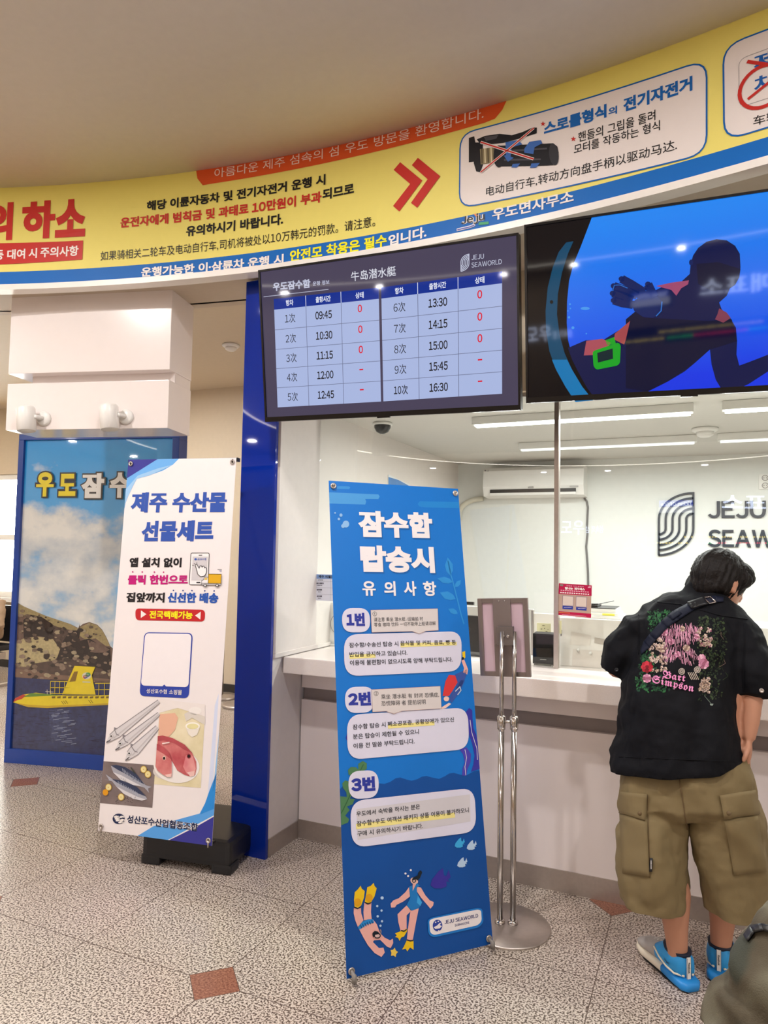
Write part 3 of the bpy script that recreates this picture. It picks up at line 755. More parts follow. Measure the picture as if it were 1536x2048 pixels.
sc.poly(T2(870, 632, 960, 612, 1065, 598, 1060, 622, 1020, 645, 990, 690, 960, 655), pk, 5); sc.poly(T2(1245, 765, 1290, 790, 1314, 822, 1270, 850, 1220, 830, 1235, 800), px_('A8506C', .5), 5)
sc.poly(T2(455, 958, 550, 946, 600, 970, 560, 1040, 440, 1045), px_('D06070', .6), 5); sc.poly(T2(625, 915, 715, 840, 690, 950, 680, 980, 620, 950), px_('C85A60', .6), 5)
sc.poly(T2(568, 955, 622, 935, 630, 975, 580, 985), gr, 5)
sc.poly(T2(492, 1020, 645, 968, 660, 985, 655, 1090, 640, 1105, 515, 1130, 498, 1110), gr, 6, r=.01); sc.poly(T2(520, 1030, 612, 1003, 614, 1065, 524, 1088), px_('0A3A46', .4), 7)
sc.poly(T2(720, 735, 760, 705, 690, 640, 830, 665, 870, 690, 905, 720, 908, 760, 880, 805, 850, 822, 790, 815, 740, 780), dv2, 6)
for a in ((760, 690, 680, 655, 618, 632), (730, 715, 670, 690, 612, 676), (735, 745, 670, 735, 618, 718), (800, 670, 720, 620, 665, 590), (860, 700, 835, 650, 822, 622)): sc.line(T2(*a), dv2, .030, 7); sc.ell(T2(*a[-2:])[0], 6, 5.4, dv2, 7)
sc.line(T2(612, 660, 622, 628, 655, 626, 700, 645), px_('2C7CE0', .7), .003, 8); sc.line(T2(905, 725, 900, 780, 870, 812), px_('2C7CE0', .7), .004, 8)
for x, y, r in ((358, 740, 2), (352, 818, 2.4), (375, 880, 3), (360, 765, 1.6), (345, 780, 1.4), (455, 915, 1.6)): sc.ell(T2(x, y)[0], r, r, px_('4AA4FF', .8), 3, n=10)
sc.ell(T2(448, 765)[0], 9, 3.2, px_('4AA4FF', .8), 3)
sc.build('screen', tv2, 'lit screen with the diver')
# ================================================================== tall framed display with the submarine picture
PO, PT = V((-4.439, 3.524, 0)), V((.974, .227, 0)).normalized(); PN = V((PT.y, -PT.x, 0)); PB = -PN
fd = thing('display_board', 'tall blue framed display of a yellow submarine, standing left behind the white banner', 'display', PO + PT * .617 + PB * .05)
BLF = mat('blue_frame', '12409A', .3, coat=.2)
mb = MB().use(BLF); pb = lambda a, b, bev=0: mb.box(a, b, PT, PB, PO, bev)
pb((0, 0, 0), (1.235, .12, .098), .004); pb((0, 0, 2.257), (1.235, .12, 2.30), .004); pb((0, 0, .098), (.042, .12, 2.257), .003); pb((1.186, 0, .098), (1.235, .12, 2.257), .003); pb((.03, .06, .09), (1.2, .115, 2.26))
mb.build('frame', fd)
SP = Plane(PO + PB * .02, PT, V((0, 0, 1)), PN)
p = Print(SP, .0007)
def sky_mat():
    m = bpy.data.materials.new('printed_sky'); m.use_nodes = True; nt = m.node_tree; b = nt.nodes['Principled BSDF']; tc = nt.nodes.new('ShaderNodeTexCoord')
    mp = nt.nodes.new('ShaderNodeMapping'); mp.inputs['Scale'].default_value = (1, 1, 1.4); nz = nt.nodes.new('ShaderNodeTexNoise'); nz.inputs['Scale'].default_value = 2.6; nz.inputs['Detail'].default_value = 7; nz.inputs['Roughness'].default_value = .55
    sp = nt.nodes.new('ShaderNodeSeparateXYZ'); g = nt.nodes.new('ShaderNodeTexCoord'); nt.links.new(g.outputs['Generated'], sp.inputs[0])
    nt.links.new(tc.outputs['Object'], mp.inputs[0]); nt.links.new(mp.outputs[0], nz.inputs['Vector'])
    base = nt.nodes.new('ShaderNodeValToRGB'); e = base.color_ramp.elements; e[0].position = 0; e[0].color = (*lin('9CCBE4'), 1); e[1].position = 1; e[1].color = (*lin('0A9CEA'), 1)
    nt.links.new(sp.outputs[2], base.inputs[0])
    cl = nt.nodes.new('ShaderNodeValToRGB'); e = cl.color_ramp.elements; e[0].position = .0; e[0].color = (1, 1, 1, 1); e[1].position = .1; e[1].color = (0, 0, 0, 1)
    # heaps of cloud in the middle of the sheet, clear at the top
    cv = nt.nodes.new('ShaderNodeValToRGB'); e = cv.color_ramp.elements; e[0].position = .36; e[0].color = (.56, .56, .56, 1); e[1].position = .97; e[1].color = (.24, .24, .24, 1)
    q = e.new(.62); q.color = (.70, .70, .70, 1); q = e.new(.75); q.color = (.60, .60, .60, 1); q = e.new(.86); q.color = (.36, .36, .36, 1)
    nt.links.new(sp.outputs[2], cv.inputs[0])
    s2 = nt.nodes.new('ShaderNodeMath'); s2.operation = 'ADD'; nt.links.new(nz.outputs['Fac'], s2.inputs[0]); nt.links.new(cv.outputs[0], s2.inputs[1])
    mr = nt.nodes.new('ShaderNodeMapRange'); mr.inputs[1].default_value = .98; mr.inputs[2].default_value = 1.14; nt.links.new(s2.outputs[0], mr.inputs[0])
    c2 = nt.nodes.new('ShaderNodeValToRGB'); e = c2.color_ramp.elements; e[0].position = .35; e[0].color = (*lin('9DB2C6'), 1); e[1].position = .62; e[1].color = (*lin('E6E8E4'), 1); nt.links.new(nz.outputs['Fac'], c2.inputs[0])
    mx = nt.nodes.new('ShaderNodeMix'); mx.data_type = 'RGBA'; nt.links.new(mr.outputs[0], mx.inputs[0]); nt.links.new(base.outputs[0], mx.inputs[6]); nt.links.new(c2.outputs[0], mx.inputs[7])
    nt.links.new(mx.outputs[2], b.inputs['Base Color']); b.inputs['Roughness'].default_value = .35; b.inputs['Coat Weight'].default_value = 1; b.inputs['Coat Roughness'].default_value = .02
    return m
def pic(hx, var=.12, vs=18): return mat('picture_' + hx, hx, .35, var=var, vs=vs, coat=1.0)
p.poly([(.04, .09), (1.19, .09), (1.19, 2.26), (.04, 2.26)], sky_mat(), 0, uv=True); p.build('sky_print', fd)
p = Print(SP, .0007)
Q1, Q2 = K(0, 860, 3.1347), K(0, 1200, 3.1347)
sea0 = SP.uv(Q2(95, 488)[0])[1]
rk, rk2, cave, gs, sand = pic('6E5A50', .5, 40), pic('4E3F3A', .5, 30), pic('231C1E', .3, 30), pic('9A8C62', .35, 60), pic('B3A67C', .4, 60)
rock_top = [(.042, SP.uv(Q2(110, 20)[0])[1])] + [SP.uv(z) for z in Q2(150, 40, 200, 62, 290, 100, 380, 130, 440, 150, 490, 175, 520, 150, 560, 138, 610, 155, 640, 185, 668, 235, 692, 290, 740, 330, 800, 380)] + [(1.188, sea0 + .25), (1.188, sea0 - .05), (.042, sea0 - .05)]
p.poly(rock_top, rk, 1, uv=True)
p.poly([(.042, SP.uv(Q2(110, 22)[0])[1])] + [SP.uv(z) for z in Q2(150, 40, 200, 62, 290, 100, 380, 130, 440, 150, 490, 178, 500, 205, 430, 185, 330, 160, 240, 130, 160, 100)] + [(.042, SP.uv(Q2(105, 90)[0])[1])], gs, 2, uv=True)
p.poly(Q2(505, 170, 560, 142, 610, 158, 640, 188, 668, 238, 690, 290, 660, 285, 600, 240, 540, 250, 500, 225), gs, 2)
p.poly(Q2(148, 125, 190, 92, 260, 105, 330, 150, 335, 200, 300, 235, 240, 225, 190, 232, 150, 245), cave, 3); p.poly(Q2(260, 105, 340, 160, 420, 190, 500, 190, 500, 150, 480, 230, 430, 290, 400, 340, 330, 240, 290, 200), rk2, 3)
p.poly(Q2(105, 265, 150, 240, 240, 230, 320, 240, 400, 270, 395, 320, 340, 380, 280, 395, 200, 420, 100, 415), sand, 3)
p.poly(Q2(395, 260, 440, 190, 505, 195, 490, 260, 560, 240, 640, 290, 690, 300, 700, 460, 560, 420, 520, 380, 480, 360, 440, 380, 355, 375), cave, 4)
p.poly(Q2(550, 250, 640, 280, 690, 310, 660, 330, 570, 330), rk, 5); p.poly(Q2(200, 400, 330, 380, 470, 370, 500, 400, 640, 430, 700, 500, 300, 470, 180, 440), rk2, 5)
p.poly(Q2(100, 430, 200, 440, 330, 465, 690, 495, 690, 510, 100, 490), pic('7A6152', .3), 6)
rr_ = random.Random(11); RP = [V(q) for q in rock_top]
def inside(x, y):
    c = False
    for a, b in zip(RP, RP[1:] + RP[:1]):
        if (a.y > y) != (b.y > y) and x < (b.x - a.x) * (y - a.y) / (b.y - a.y) + a.x: c = not c
    return c
RC = [pic(k, .3, 60) for k in ('3A2F2B', '8A7868', '5F5046', 'A2957A', '2C2422', '756556')]
for i in range(420):
    x, y = rr_.uniform(.05, 1.17), rr_.uniform(sea0, sea0 + .62); s_ = rr_.uniform(.006, .022)
    if not (inside(x - s_, y - s_) and inside(x + s_, y + s_)): continue
    k = rr_.choice(RC); a = rr_.random() * 3
    p.poly([(x + s_ * (1 + .5 * rr_.random()) * cos(t + a), y + s_ * .55 * (1 + .6 * rr_.random()) * sin(t + a)) for t in (0, 1.1, 2.2, 3.3, 4.5, 5.4)], k, 6.2 + (i % 7) * .1, uv=True)
p.build('rock_print', fd)
p = Print(SP, .0007)
sea = pic('22305E', .75, 30)
p.poly([(.042, .092), (1.188, .092), (1.188, sea0 - .01), (.042, sea0 + .005)], sea, 7, uv=True)
p.poly(Q2(310, 690, 400, 680, 430, 720, 420, 790, 370, 860, 330, 900, 315, 800), pic('33406A', .9, 45), 8)
for i in range(26):
    x, y = 320 + random.random() * 130, 690 + i * 8.5; p.line(Q2(x, y, x + 30 + 40 * random.random(), y - 5), pic('8FA0BC', .2), .003, 9)
for i in range(60):
    x, y = 85 + random.random() * 560, 670 + random.random() * 260; p.line(Q2(x, y, x + 20 + 30 * random.random(), y + 2), pic('141C44', .2), .004, 9)
p.build('sea_print', fd)
p = Print(SP, .0007); YS, YS2, YG = pic('E8D21E', .1), pic('C9A91C', .1), pic('5F8A2E', .2)
p.poly(Q2(86, 640, 110, 610, 150, 592, 230, 580, 330, 592, 430, 598, 820, 596, 820, 648, 660, 655, 480, 664, 300, 672, 180, 666), YS, 10)
p.poly(Q2(86, 640, 180, 655, 300, 662, 480, 655, 820, 640, 820, 650, 480, 666, 300, 676, 180, 670), YS2, 11)
p.poly(Q2(86, 640, 100, 615, 150, 590, 168, 598, 140, 620, 110, 628), pic('C33A24', .1), 11); p.poly(Q2(148, 606, 200, 582, 330, 590, 400, 600, 330, 598, 220, 604), YG, 11)
p.poly(Q2(472, 412, 602, 418, 580, 470, 604, 592, 394, 590), YS, 12); p.poly(Q2(470, 448, 494, 446, 478, 508, 440, 512), pic('8A6A20', .2), 13)
for i in range(11): p.poly(Q2(330 + i * 34, 603 + (i % 2), 352 + i * 34, 602, 350 + i * 34, 614, 330 + i * 34, 615), pic('6E5A1E', .2), 13)
for yy in (506, 545, 582): p.line(Q2(322, yy + 2, 440, yy + 4), YS, .004, 12); p.line(Q2(600, yy + 16, 820, yy + 12), YS, .004, 12)
for xx in (322, 350, 380, 410): p.line(Q2(xx, 508, xx - 2, 588), YS, .004, 12)
for xx in (625, 660, 700, 740, 780): p.line(Q2(xx, 520, xx - 2, 600), YS, .004, 12)
for c_, rx, ry, m in (((548, 474), 9, 7, pic('D8D8C0', .02)), ((538, 480), 4, 4, pic('C8443A', .02)), ((557, 466), 5, 4, pic('3FA05A', .02)), ((548, 474), 6, 4.5, pic('E8E4D0', .02))): p.ell(Q2(*c_)[0], rx, ry, m, 13 + (rx < 9))
p.line(Q2(533, 490, 550, 484, 570, 470), pic('2E5AA8', .02), .005, 15); p.line(Q2(522, 512, 572, 514), pic('D0CDB0', .02), .008, 13)
for a in ((390, 632, 405, 652), (402, 630, 417, 650), (414, 628, 429, 648), (560, 626, 575, 646), (572, 624, 587, 644)): p.line(Q2(*a), pic('4A3A1C', .02), .003, 13)
p.line(Q2(290, 572, 340, 576), pic('D8D4C8', .02), .004, 12); p.line(Q2(300, 560, 301, 590), pic('D8D4C8', .02), .004, 12); p.line(Q2(322, 562, 323, 590), pic('D8D4C8', .02), .004, 12)
p.build('submarine_print', fd, 'printed yellow submarine at the surface')
p = Print(SP, .0007); BK = pic('17161A', .02)
for ch, x0, x1, y0, y1, m in (('우', 230, 340, 418, 266, pic('EAD81C', .04)), ('도', 372, 478, 415, 276, pic('EAD81C', .04)), ('잠', 512, 656, 428, 272, pic('E8E8E4', .02)), ('수', 690, 815, 426, 268, pic('E8E8E4', .02)), ('함', 840, 965, 430, 270, pic('E8E8E4', .02))):
    p.tx(Q1, ch, x0 - 9, y0 + 9, x1 + 9, y0 + 9, y0 - y1 + 18, BK, .13, 15); p.tx(Q1, ch, x0, y0, x1, y0, y0 - y1, m, .055, 16)
p.build('title_lettering', fd)

# ================================================================== banners
def sheet(c, yaw, til, rol, w=.6, h=1.8):
    ex = V((cos(yaw), sin(yaw), 0)); n = V((sin(yaw), -cos(yaw), 0)); ey = V((0, 0, 1)) * cos(til) + n * sin(til)
    e1 = ex * cos(rol) + ey * sin(rol); e2 = ey * cos(rol) - ex * sin(rol); return V(c), e1, e2, e1.cross(e2)
def eyelets(t, c, e1, e2, n, w, h):
    P = []
    for sx_, sy_ in ((-1, 1), (1, 1), (-1, -1), (1, -1)):
        q = c + e1 * sx_ * (w / 2 - .018) + e2 * sy_ * (h / 2 - .022); P.append(q)
        MB().lathe(q + n * .0055, [(.006, -.002), (.0065, .002), (.010, .0025), (.0125, .0005), (.0125, -.002)], n, 16).build('eyelet', t, STEEL)
    return P
# --- white banner
c, e1, e2, n = sheet((-2.351, 2.732, 1.053), .164, -.072, 0)
wbn = thing('banner_stand', 'white hanging banner with blue lettering and fish pictures on a black water base', 'banner stand', (-2.36, 2.80, 0))
S = Plane(c, e1, e2, n); W2_, H2_ = .3, .9
MB().box((-.3, -.9, -.0006), (.3, .9, .0006), e1, e2, c).build('banner_sheet', wbn, mat('white_vinyl', 'F1EAEA', .38, var=.015))
W1, W2 = K(190, 900, 5.12), K(170, 1240, 4.0968)
p = Print(S); IND, SKY1, SKY2, SKY3 = ink('3A3A94'), ink('4E9EE4'), ink('2F8FDE'), ink('9CC8F0')
TLc, TRc, BRc, BLc = (-.3, .9), (.3, .9), (.3, -.9), (-.3, -.9)
u = lambda *a: [S.uv(z) for z in W1(*a)]; u2 = lambda *a: [S.uv(z) for z in W2(*a)]
p.poly([TLc, (u(640, 95)[0][0], .9), (-.3, u(316, 290)[0][1])], IND, 1, uv=True)
p.poly([(u(640, 95)[0][0], .9), (u(860, 90)[0][0], .9)] + u(800, 150, 700, 210, 560, 260, 430, 295, 390, 370, 350, 450, 315, 540) + [(-.3, u(296, 600)[0][1]), (-.3, u(316, 290)[0][1])], ink('6EB0EE'), 1, uv=True)
p.poly(u(440, 262, 640, 190, 800, 150, 560, 262, 430, 295) + u(390, 370, 330, 500) + [(-.3, u(300, 580)[0][1]), (-.3, u(308, 400)[0][1])], SKY3, 2, uv=True)
p.poly([(u2(430, 1780)[0][0], -.9)] + u2(560, 1690, 740, 1640, 940, 1585, 985, 1500, 1020, 1400) + [(.3, u2(1068, 1250)[0][1]), (.3, u2(1052, 1600)[0][1]), (u2(680, 1800)[0][0], -.9)], ink('5AA4EA'), 1, uv=True)
p.poly(u2(985, 1500, 1020, 1400) + [(.3, u2(1068, 1250)[0][1]), (.3, u2(1054, 1545)[0][1])] + u2(945, 1590), SKY2, 2, uv=True)
p.poly([(.3, u2(1050, 1610)[0][1]), (.3, -.9), (u2(690, 1802)[0][0], -.9)] + u2(900, 1700), IND, 2, uv=True)
p.poly([(.27, u2(1085, 700)[0][1]), (.286, u2(1105, 600)[0][1]), (.286, u2(1040, 1400)[0][1]), (.262, u2(1000, 1480)[0][1])], ink('D8E0F6'), 1, uv=True)
p.poly([(.3, u2(1100, 900)[0][1]), (.3, u2(1060, 1300)[0][1]), (.288, u2(1050, 1400)[0][1])], SKY3, 2, uv=True)
p.build('colour_corners', wbn)
p = Print(S); B1_ = ink('3557B0'); MAG = ink('C01878'); L = 3
p.tx(W1, '제주', 362, 640, 735, 640, 205, B1_, .05, L); p.tx(W1, '수산물', 788, 640, 1345, 638, 205, B1_, .05, L); p.tx(W1, '선물세트', 470, 940, 1210, 935, 212, B1_, .05, L)
BKT = ink('221E22')
p.tx(W1, '앱 설치 없이', 352, 1200, 885, 1203, 98, BKT, .05, L); p.tx(W1, '클릭 한번으로', 335, 1378, 950, 1378, 98, MAG, .05, L)
p.tx(W1, '집앞까지', 318, 1558, 712, 1562, 100, BKT, .05, L); p.tx(W1, '신선한 배송', 742, 1562, 1262, 1570, 104, ink('2C58B0'), .05, L)
for x, y in ((388, 1248), (486, 1249), (610, 1250), (704, 1251)): p.ell(W1(x, y)[0], 1.5, 1.5, MAG, L, n=10)
for x, y in ((805, 1438), (903, 1439), (995, 1440), (1126, 1442), (1222, 1443)): p.ell(W1(x, y)[0], 1.5, 1.5, ink('2A3F8C'), L, n=10)
RD2 = ink('C4282E')
p.poly(W1(415, 1622, 1130, 1636, 1126, 1757, 418, 1742), RD2, L, r=.022); p.tx(W1, '전국택배가능', 556, 1725, 1000, 1732, 80, YEL, .04, L + 1)
p.poly(W1(474, 1642, 530, 1682, 472, 1720), WHT, L + 1); p.poly(W1(1086, 1655, 1028, 1695, 1082, 1737), WHT, L + 1)
# scan panel frame (the code itself is left out)
cp = W2(488, 100, 886, 106, 852, 642, 448, 622); p.poly(cp, ink('3146A8'), L, r=.028); p.poly(W2(496, 108, 876, 114, 850, 550, 460, 536), ink('F4EEF0'), L + 1, r=.022)
p.poly(W2(632, 548, 652, 528, 674, 549), ink('3146A8'), L + 2); p.tx(W2, '성산포수협', 505, 598, 672, 606, 38, WHT, .012, L + 2); p.tx(W2, '쇼핑몰', 690, 608, 796, 613, 40, WHT, .012, L + 2)
NV = ink('1F2B52')
for m, w_, LL in ((WHT, .085, L), (NV, .03, L + 1)): p.tx(W2, '성산포수산업협동조합', 345, 1660, 925, 1732, 66, m, w_, LL)
p.ell(W2(278, 1628)[0], 12.2, 10.5, NV, L, n=30)
for x, y in ((255, 1610), (300, 1612), (270, 1640), (305, 1638), (262, 1625), (292, 1655)): p.ell(W2(x, y)[0], 4.2, 2.2, WHT, L + 1, n=12, rot=-.25); p.poly(W2(x + 12, y, x + 24, y - 9, x + 24, y + 9), WHT, L + 1)
p.build('lettering', wbn)
# little phone and delivery truck drawing
p = Print(S); OUT, GY_ = ink('2B2B30'), ink('D3CFD2')
ph = W1(985, 1055, 1172, 1055, 1160, 1382, 968, 1380); p.poly(ph, ink('F6F2F2'), 3, r=.008); p.ring(ph, OUT, .003, 4, r=.008)
p.poly(W1(1003, 1092, 1157, 1092, 1146, 1336, 990, 1334), GY_, 4); p.line(W1(1066, 1077, 1100, 1077), OUT, .003, 5); p.line(W1(1042, 1357, 1082, 1357), OUT, .006, 5)
p.ell(W1(1034, 1119)[0], 2.6, 2.2, B1_, 5, n=12); p.tx(W1, '성산포수협', 1052, 1130, 1140, 1130, 22, B1_, .02, 5)
hand = W1(1030, 1175, 1046, 1168, 1072, 1215, 1078, 1188, 1096, 1185, 1102, 1205, 1108, 1188, 1124, 1192, 1126, 1212, 1136, 1200, 1148, 1215, 1146, 1255, 1128, 1290, 1085, 1298, 1055, 1270, 1050, 1240)
p.poly(hand, ink('F6F2F2'), 6, r=.004); p.ring(hand, OUT, .003, 7, r=.004)
for a in ((1000, 1180, 1016, 1180), (1018, 1158, 1026, 1168), (1048, 1150, 1046, 1162)): p.line(W1(*a), OUT, .002, 6)
p.poly(W1(1168, 1270, 1300, 1272, 1296, 1368, 1165, 1366), ink('E2AE22'), 8); p.ring(W1(1168, 1270, 1300, 1272, 1296, 1368, 1165, 1366), OUT, .002, 9)
cab = W1(1166, 1302, 1126, 1302, 1118, 1330, 1100, 1336, 1096, 1366, 1166, 1366); p.poly(cab, ink('F4F0F0'), 8); p.ring(cab, OUT, .002, 9); p.poly(W1(1132, 1308, 1158, 1308, 1156, 1330, 1124, 1330), ink('E2C060'), 9)
p.poly(W1(1096, 1366, 1298, 1368, 1296, 1382, 1096, 1380), ink('F4F0F0'), 8); p.ring(W1(1096, 1366, 1298, 1368, 1296, 1382, 1096, 1380), OUT, .002, 9)
for x in (1135, 1258): p.ell(W1(x, 1388)[0], 3.6, 3.2, OUT, 10, n=14); p.ell(W1(x, 1388)[0], 2.2, 2, ink('D8D4D4'), 11, n=12)
p.line(W1(1258, 1222, 1302, 1226), OUT, .002, 5); p.line(W1(1278, 1238, 1300, 1240), B1_, .002, 5)
p.build('phone_drawing', wbn, 'drawing of a phone with a pointing hand and yellow truck')
# fish pictures
p = Print(S)
def grad_mat(name, a, b_, ax=2, rough=.4):
    m = bpy.data.materials.new(name); m.use_nodes = True; nt = m.node_tree; b = nt.nodes['Principled BSDF']; tc = nt.nodes.new('ShaderNodeTexCoord'); nz = nt.nodes.new('ShaderNodeTexNoise'); nz.inputs['Scale'].default_value = 9; nz.inputs['Detail'].default_value = 5
    nt.links.new(tc.outputs['Object'], nz.inputs[0]); cr = nt.nodes.new('ShaderNodeValToRGB'); e = cr.color_ramp.elements; e[0].color = (*lin(a), 1); e[1].color = (*lin(b_), 1); e[0].position = .32; e[1].position = .68
    nt.links.new(nz.outputs['Fac'], cr.inputs[0]); nt.links.new(cr.outputs[0], b.inputs['Base Color']); b.inputs['Roughness'].default_value = rough; return m
p.poly([(-.3, u2(140, 1155)[0][1])] + u2(578, 1190, 553, 1538) + [(-.3, u2(115, 1498)[0][1])], grad_mat('slate_print', '6E6060', '8E7F7C'), 2, uv=True)
p.poly(u2(612, 760, 700, 735, 850, 700, 985, 700, 978, 870, 950, 1375, 565, 1345), grad_mat('table_print', 'D9CDA0', 'EFE4C4'), 2, uv=True)
p.poly(u2(612, 640, 612, 760, 760, 720, 985, 790, 985, 690, 800, 670), ink('EEE6E2'), 3, uv=True)
fs1, fs2, fs3, eye = ink('C9C4C6'), ink('8C878C'), ink('DAD6D8'), ink('2A2628')
def hair_tail(head, tail, hw):
    (hx, hy), (tx_, ty) = head, tail; L_ = hypot(tx_ - hx, ty - hy); dx, dy = (tx_ - hx) / L_, (ty - hy) / L_; nx, ny = -dy, dx
    q = lambda a, b: W2(hx + dx * a + nx * b, hy + dy * a + ny * b)[0]
    p.poly([q(0, 0), q(40, -hw * .55), q(95, -hw), q(L_, -hw * .55), q(L_, hw * .3), q(110, hw * .9), q(60, hw * .75), q(20, hw * .35)], fs3, 4)
    p.line([q(60, -hw * .85), q(110, -hw), q(L_, -hw * .5)], fs2, .003, 5); p.line([q(70, hw * .3), q(L_, hw * .0)], fs1, .006, 5); p.line([q(20, hw * .4), q(110, hw * .95), q(L_, hw * .3)], fs2, .0025, 5)
    p.line([q(2, 2), q(45, 6)], eye, .003, 6); p.line([q(0, 6), q(30, 14)], fs2, .004, 6); p.line([q(118, -hw), q(108, 0), q(120, hw * .6)], fs2, .004, 6); p.poly([q(110, -hw), q(128, -hw - 22), q(140, -hw)], fs2, 6)
    e = q(66, -hw * .35); p.ell(e, 4.2, 4.0, fs1, 7, n=16); p.ell(e, 3.0, 2.9, ink('F2F0F0'), 8, n=14); p.ell(e, 1.9, 1.8, eye, 9, n=12)
hair_tail((176, 1000), (612, 668), 36); hair_tail((250, 1062), (612, 770), 36); hair_tail((332, 1148), (600, 880), 44)
def mack(pts, back, belly, stripes):
    p.poly(W2(*pts), ink('A9A9B4'), 4); p.poly(W2(*back), ink('39415C'), 5); p.poly(W2(*belly), ink('D8D6DA'), 5)
    for a in stripes: p.line(W2(*a), ink('B8C0D0'), .0022, 6)
mack((215, 1195, 260, 1188, 330, 1205, 420, 1260, 480, 1330, 500, 1352, 548, 1366, 520, 1380, 528, 1416, 488, 1372, 400, 1350, 300, 1310, 235, 1250), (218, 1192, 260, 1186, 330, 1203, 420, 1256, 490, 1345, 430, 1315, 340, 1262, 270, 1225), (232, 1245, 300, 1270, 400, 1325, 470, 1360, 400, 1352, 300, 1312), [(310 + i * 13, 1214 + i * 9, 318 + i * 13, 1246 + i * 9) for i in range(12)])
mack((158, 1305, 200, 1310, 172, 1262, 230, 1302, 330, 1318, 430, 1370, 500, 1440, 512, 1468, 470, 1478, 400, 1462, 320, 1420, 260, 1365, 225, 1320), (225, 1302, 330, 1316, 430, 1368, 505, 1445, 440, 1420, 350, 1372, 280, 1340), (260, 1362, 340, 1402, 440, 1450, 505, 1468, 470, 1478, 400, 1464, 320, 1422), [(275 + i * 14, 1318 + i * 8, 282 + i * 14, 1350 + i * 8) for i in range(12)])
for x, y in ((485, 1222), (520, 1262), (198, 1368), (301, 1448)): p.ell(W2(x, y)[0], 6.4, 7.2, ink('C9A23C'), 7, n=18); p.ell(W2(x, y)[0], 5.2, 6.0, ink('EBDDA0'), 8, n=16); p.ell(W2(x, y)[0], 1, 1, ink('C9A23C'), 9, n=8)
p.ell(W2(174, 1410)[0], 5.6, 6.4, ink('DE9A22'), 9, n=16); p.line(W2(380, 1205, 415, 1255), ink('3C4438'), .005, 7)
for i in range(46):
    x, y = 300 + 230 * random.random(), 1190 + 130 * random.random()
    if i % 2: x, y = 250 + 200 * random.random(), 1440 + 60 * random.random()
    if y > 1195 + (x - 215) * .55 or y < 1188 + (x - 260) * .42: p.ell(W2(x, y)[0], .8, .8, ink('33292C'), 7, n=6)
p.ell(W2(752, 1195)[0], 46, 34, ink('F1ECE8'), 4, n=40, t0=-pi / 2 - .95, t1=pi + .15, rot=.12); p.ell(W2(735, 1240)[0], 43, 19, ink('D9D2CC'), 3, n=30)
p.poly(W2(612, 770, 740, 762, 765, 800, 740, 900, 690, 955, 605, 960), ink('E9B79C'), 4); p.poly(W2(815, 770, 850, 750, 985, 790, 985, 860, 880, 800, 830, 830), ink('DCD5CB'), 4)
p.ell(W2(905, 744)[0], 13, 8, ink('F3EEE9'), 4, n=20)
p.poly(W2(828, 876, 945, 876, 920, 940, 880, 958, 850, 935), ink('EFE8DC'), 5); p.ell(W2(886, 868)[0], 14.5, 7.6, ink('FBF7EE'), 6, n=24); p.ell(W2(886, 870)[0], 11.5, 5.4, ink('E8E0A8'), 7, n=24)
rd, rd2, rd3 = grad_mat('snapper_print', 'B23A48', 'DE8A86'), grad_mat('snapper_dark', '9A2D3C', 'C45A60'), ink('F0C6BE')
p.poly(W2(600, 950, 640, 945, 720, 965, 820, 1020, 880, 1085, 915, 1160, 918, 1215, 905, 1268, 870, 1282, 820, 1268, 760, 1232, 720, 1160, 650, 1060, 598, 1010), rd, 6)
p.poly(W2(600, 950, 640, 945, 720, 965, 820, 1020, 885, 1090, 820, 1060, 740, 1010, 650, 985, 600, 990), rd2, 7); p.poly(W2(830, 1110, 862, 1090, 890, 1120, 912, 1215, 895, 1270, 840, 1262, 808, 1200), grad_mat('snapper_face', 'D4707A', 'F0B4AC'), 7)
p.poly(W2(840, 1245, 905, 1235, 900, 1272, 868, 1282), rd3, 8); p.ell(W2(856, 1114)[0], 4.2, 4.8, ink('8A3440'), 8, n=16); p.ell(W2(856, 1114)[0], 2.6, 3.1, ink('1C1014'), 9, n=14)
p.poly(W2(596, 1010, 640, 1030, 690, 1080, 715, 1140, 718, 1230, 716, 1280, 680, 1284, 640, 1262, 600, 1230, 584, 1195), grad_mat('snapper_print2', 'BE4450', 'E8A098'), 10); p.poly(W2(596, 1010, 640, 1030, 695, 1085, 715, 1140, 660, 1100, 594, 1060), rd2, 11)
p.poly(W2(660, 1265, 716, 1255, 714, 1282, 682, 1284), rd3, 11); p.ell(W2(656, 1128)[0], 3.3, 4.6, ink('EFD2C4'), 11, n=16); p.ell(W2(656, 1130)[0], 2.2, 3.2, ink('1C1014'), 12, n=14); p.line(W2(640, 1010, 700, 1000), ink('F4DCD6'), .006, 12)
p.build('fish_pictures', wbn, 'printed pictures of hairtail, mackerel and red fish')
ey4 = eyelets(wbn, c, e1, e2, n, .6, 1.8)
MB().use(BLACKP).box((-.306, .884, -.03), (.306, .902, -.004), e1, e2, c, .002).build('top_bar', wbn)
for q, sg in ((ey4[0], -1), (ey4[1], 1)): MB().use(BLACKP).tube([q - n * .025 + e2 * .02, q + n * .006 + e2 * .012, q + n * .004 - e2 * .004], .0022, 6).build('hook', wbn)
bs = MB().use(BLACKP); bs0 = V((-2.265, 2.905, 0)); be = V((cos(.164), sin(.164), 0)); bf = V((-sin(.164), cos(.164), 0))
bs.box((-.215, -.155, .03), (.245, .30, .15), be, bf, bs0, .025)
for a, b in ((-.17, -.11), (.20, -.11), (-.17, .25), (.20, .25)): bs.box((a - .05, b - .045, 0), (a + .05, b + .045, .045), be, bf, bs0, .012)
bs.build('water_base', wbn, None, 'black plastic water base')
pl_ = bs0 + be * .0 + bf * .07
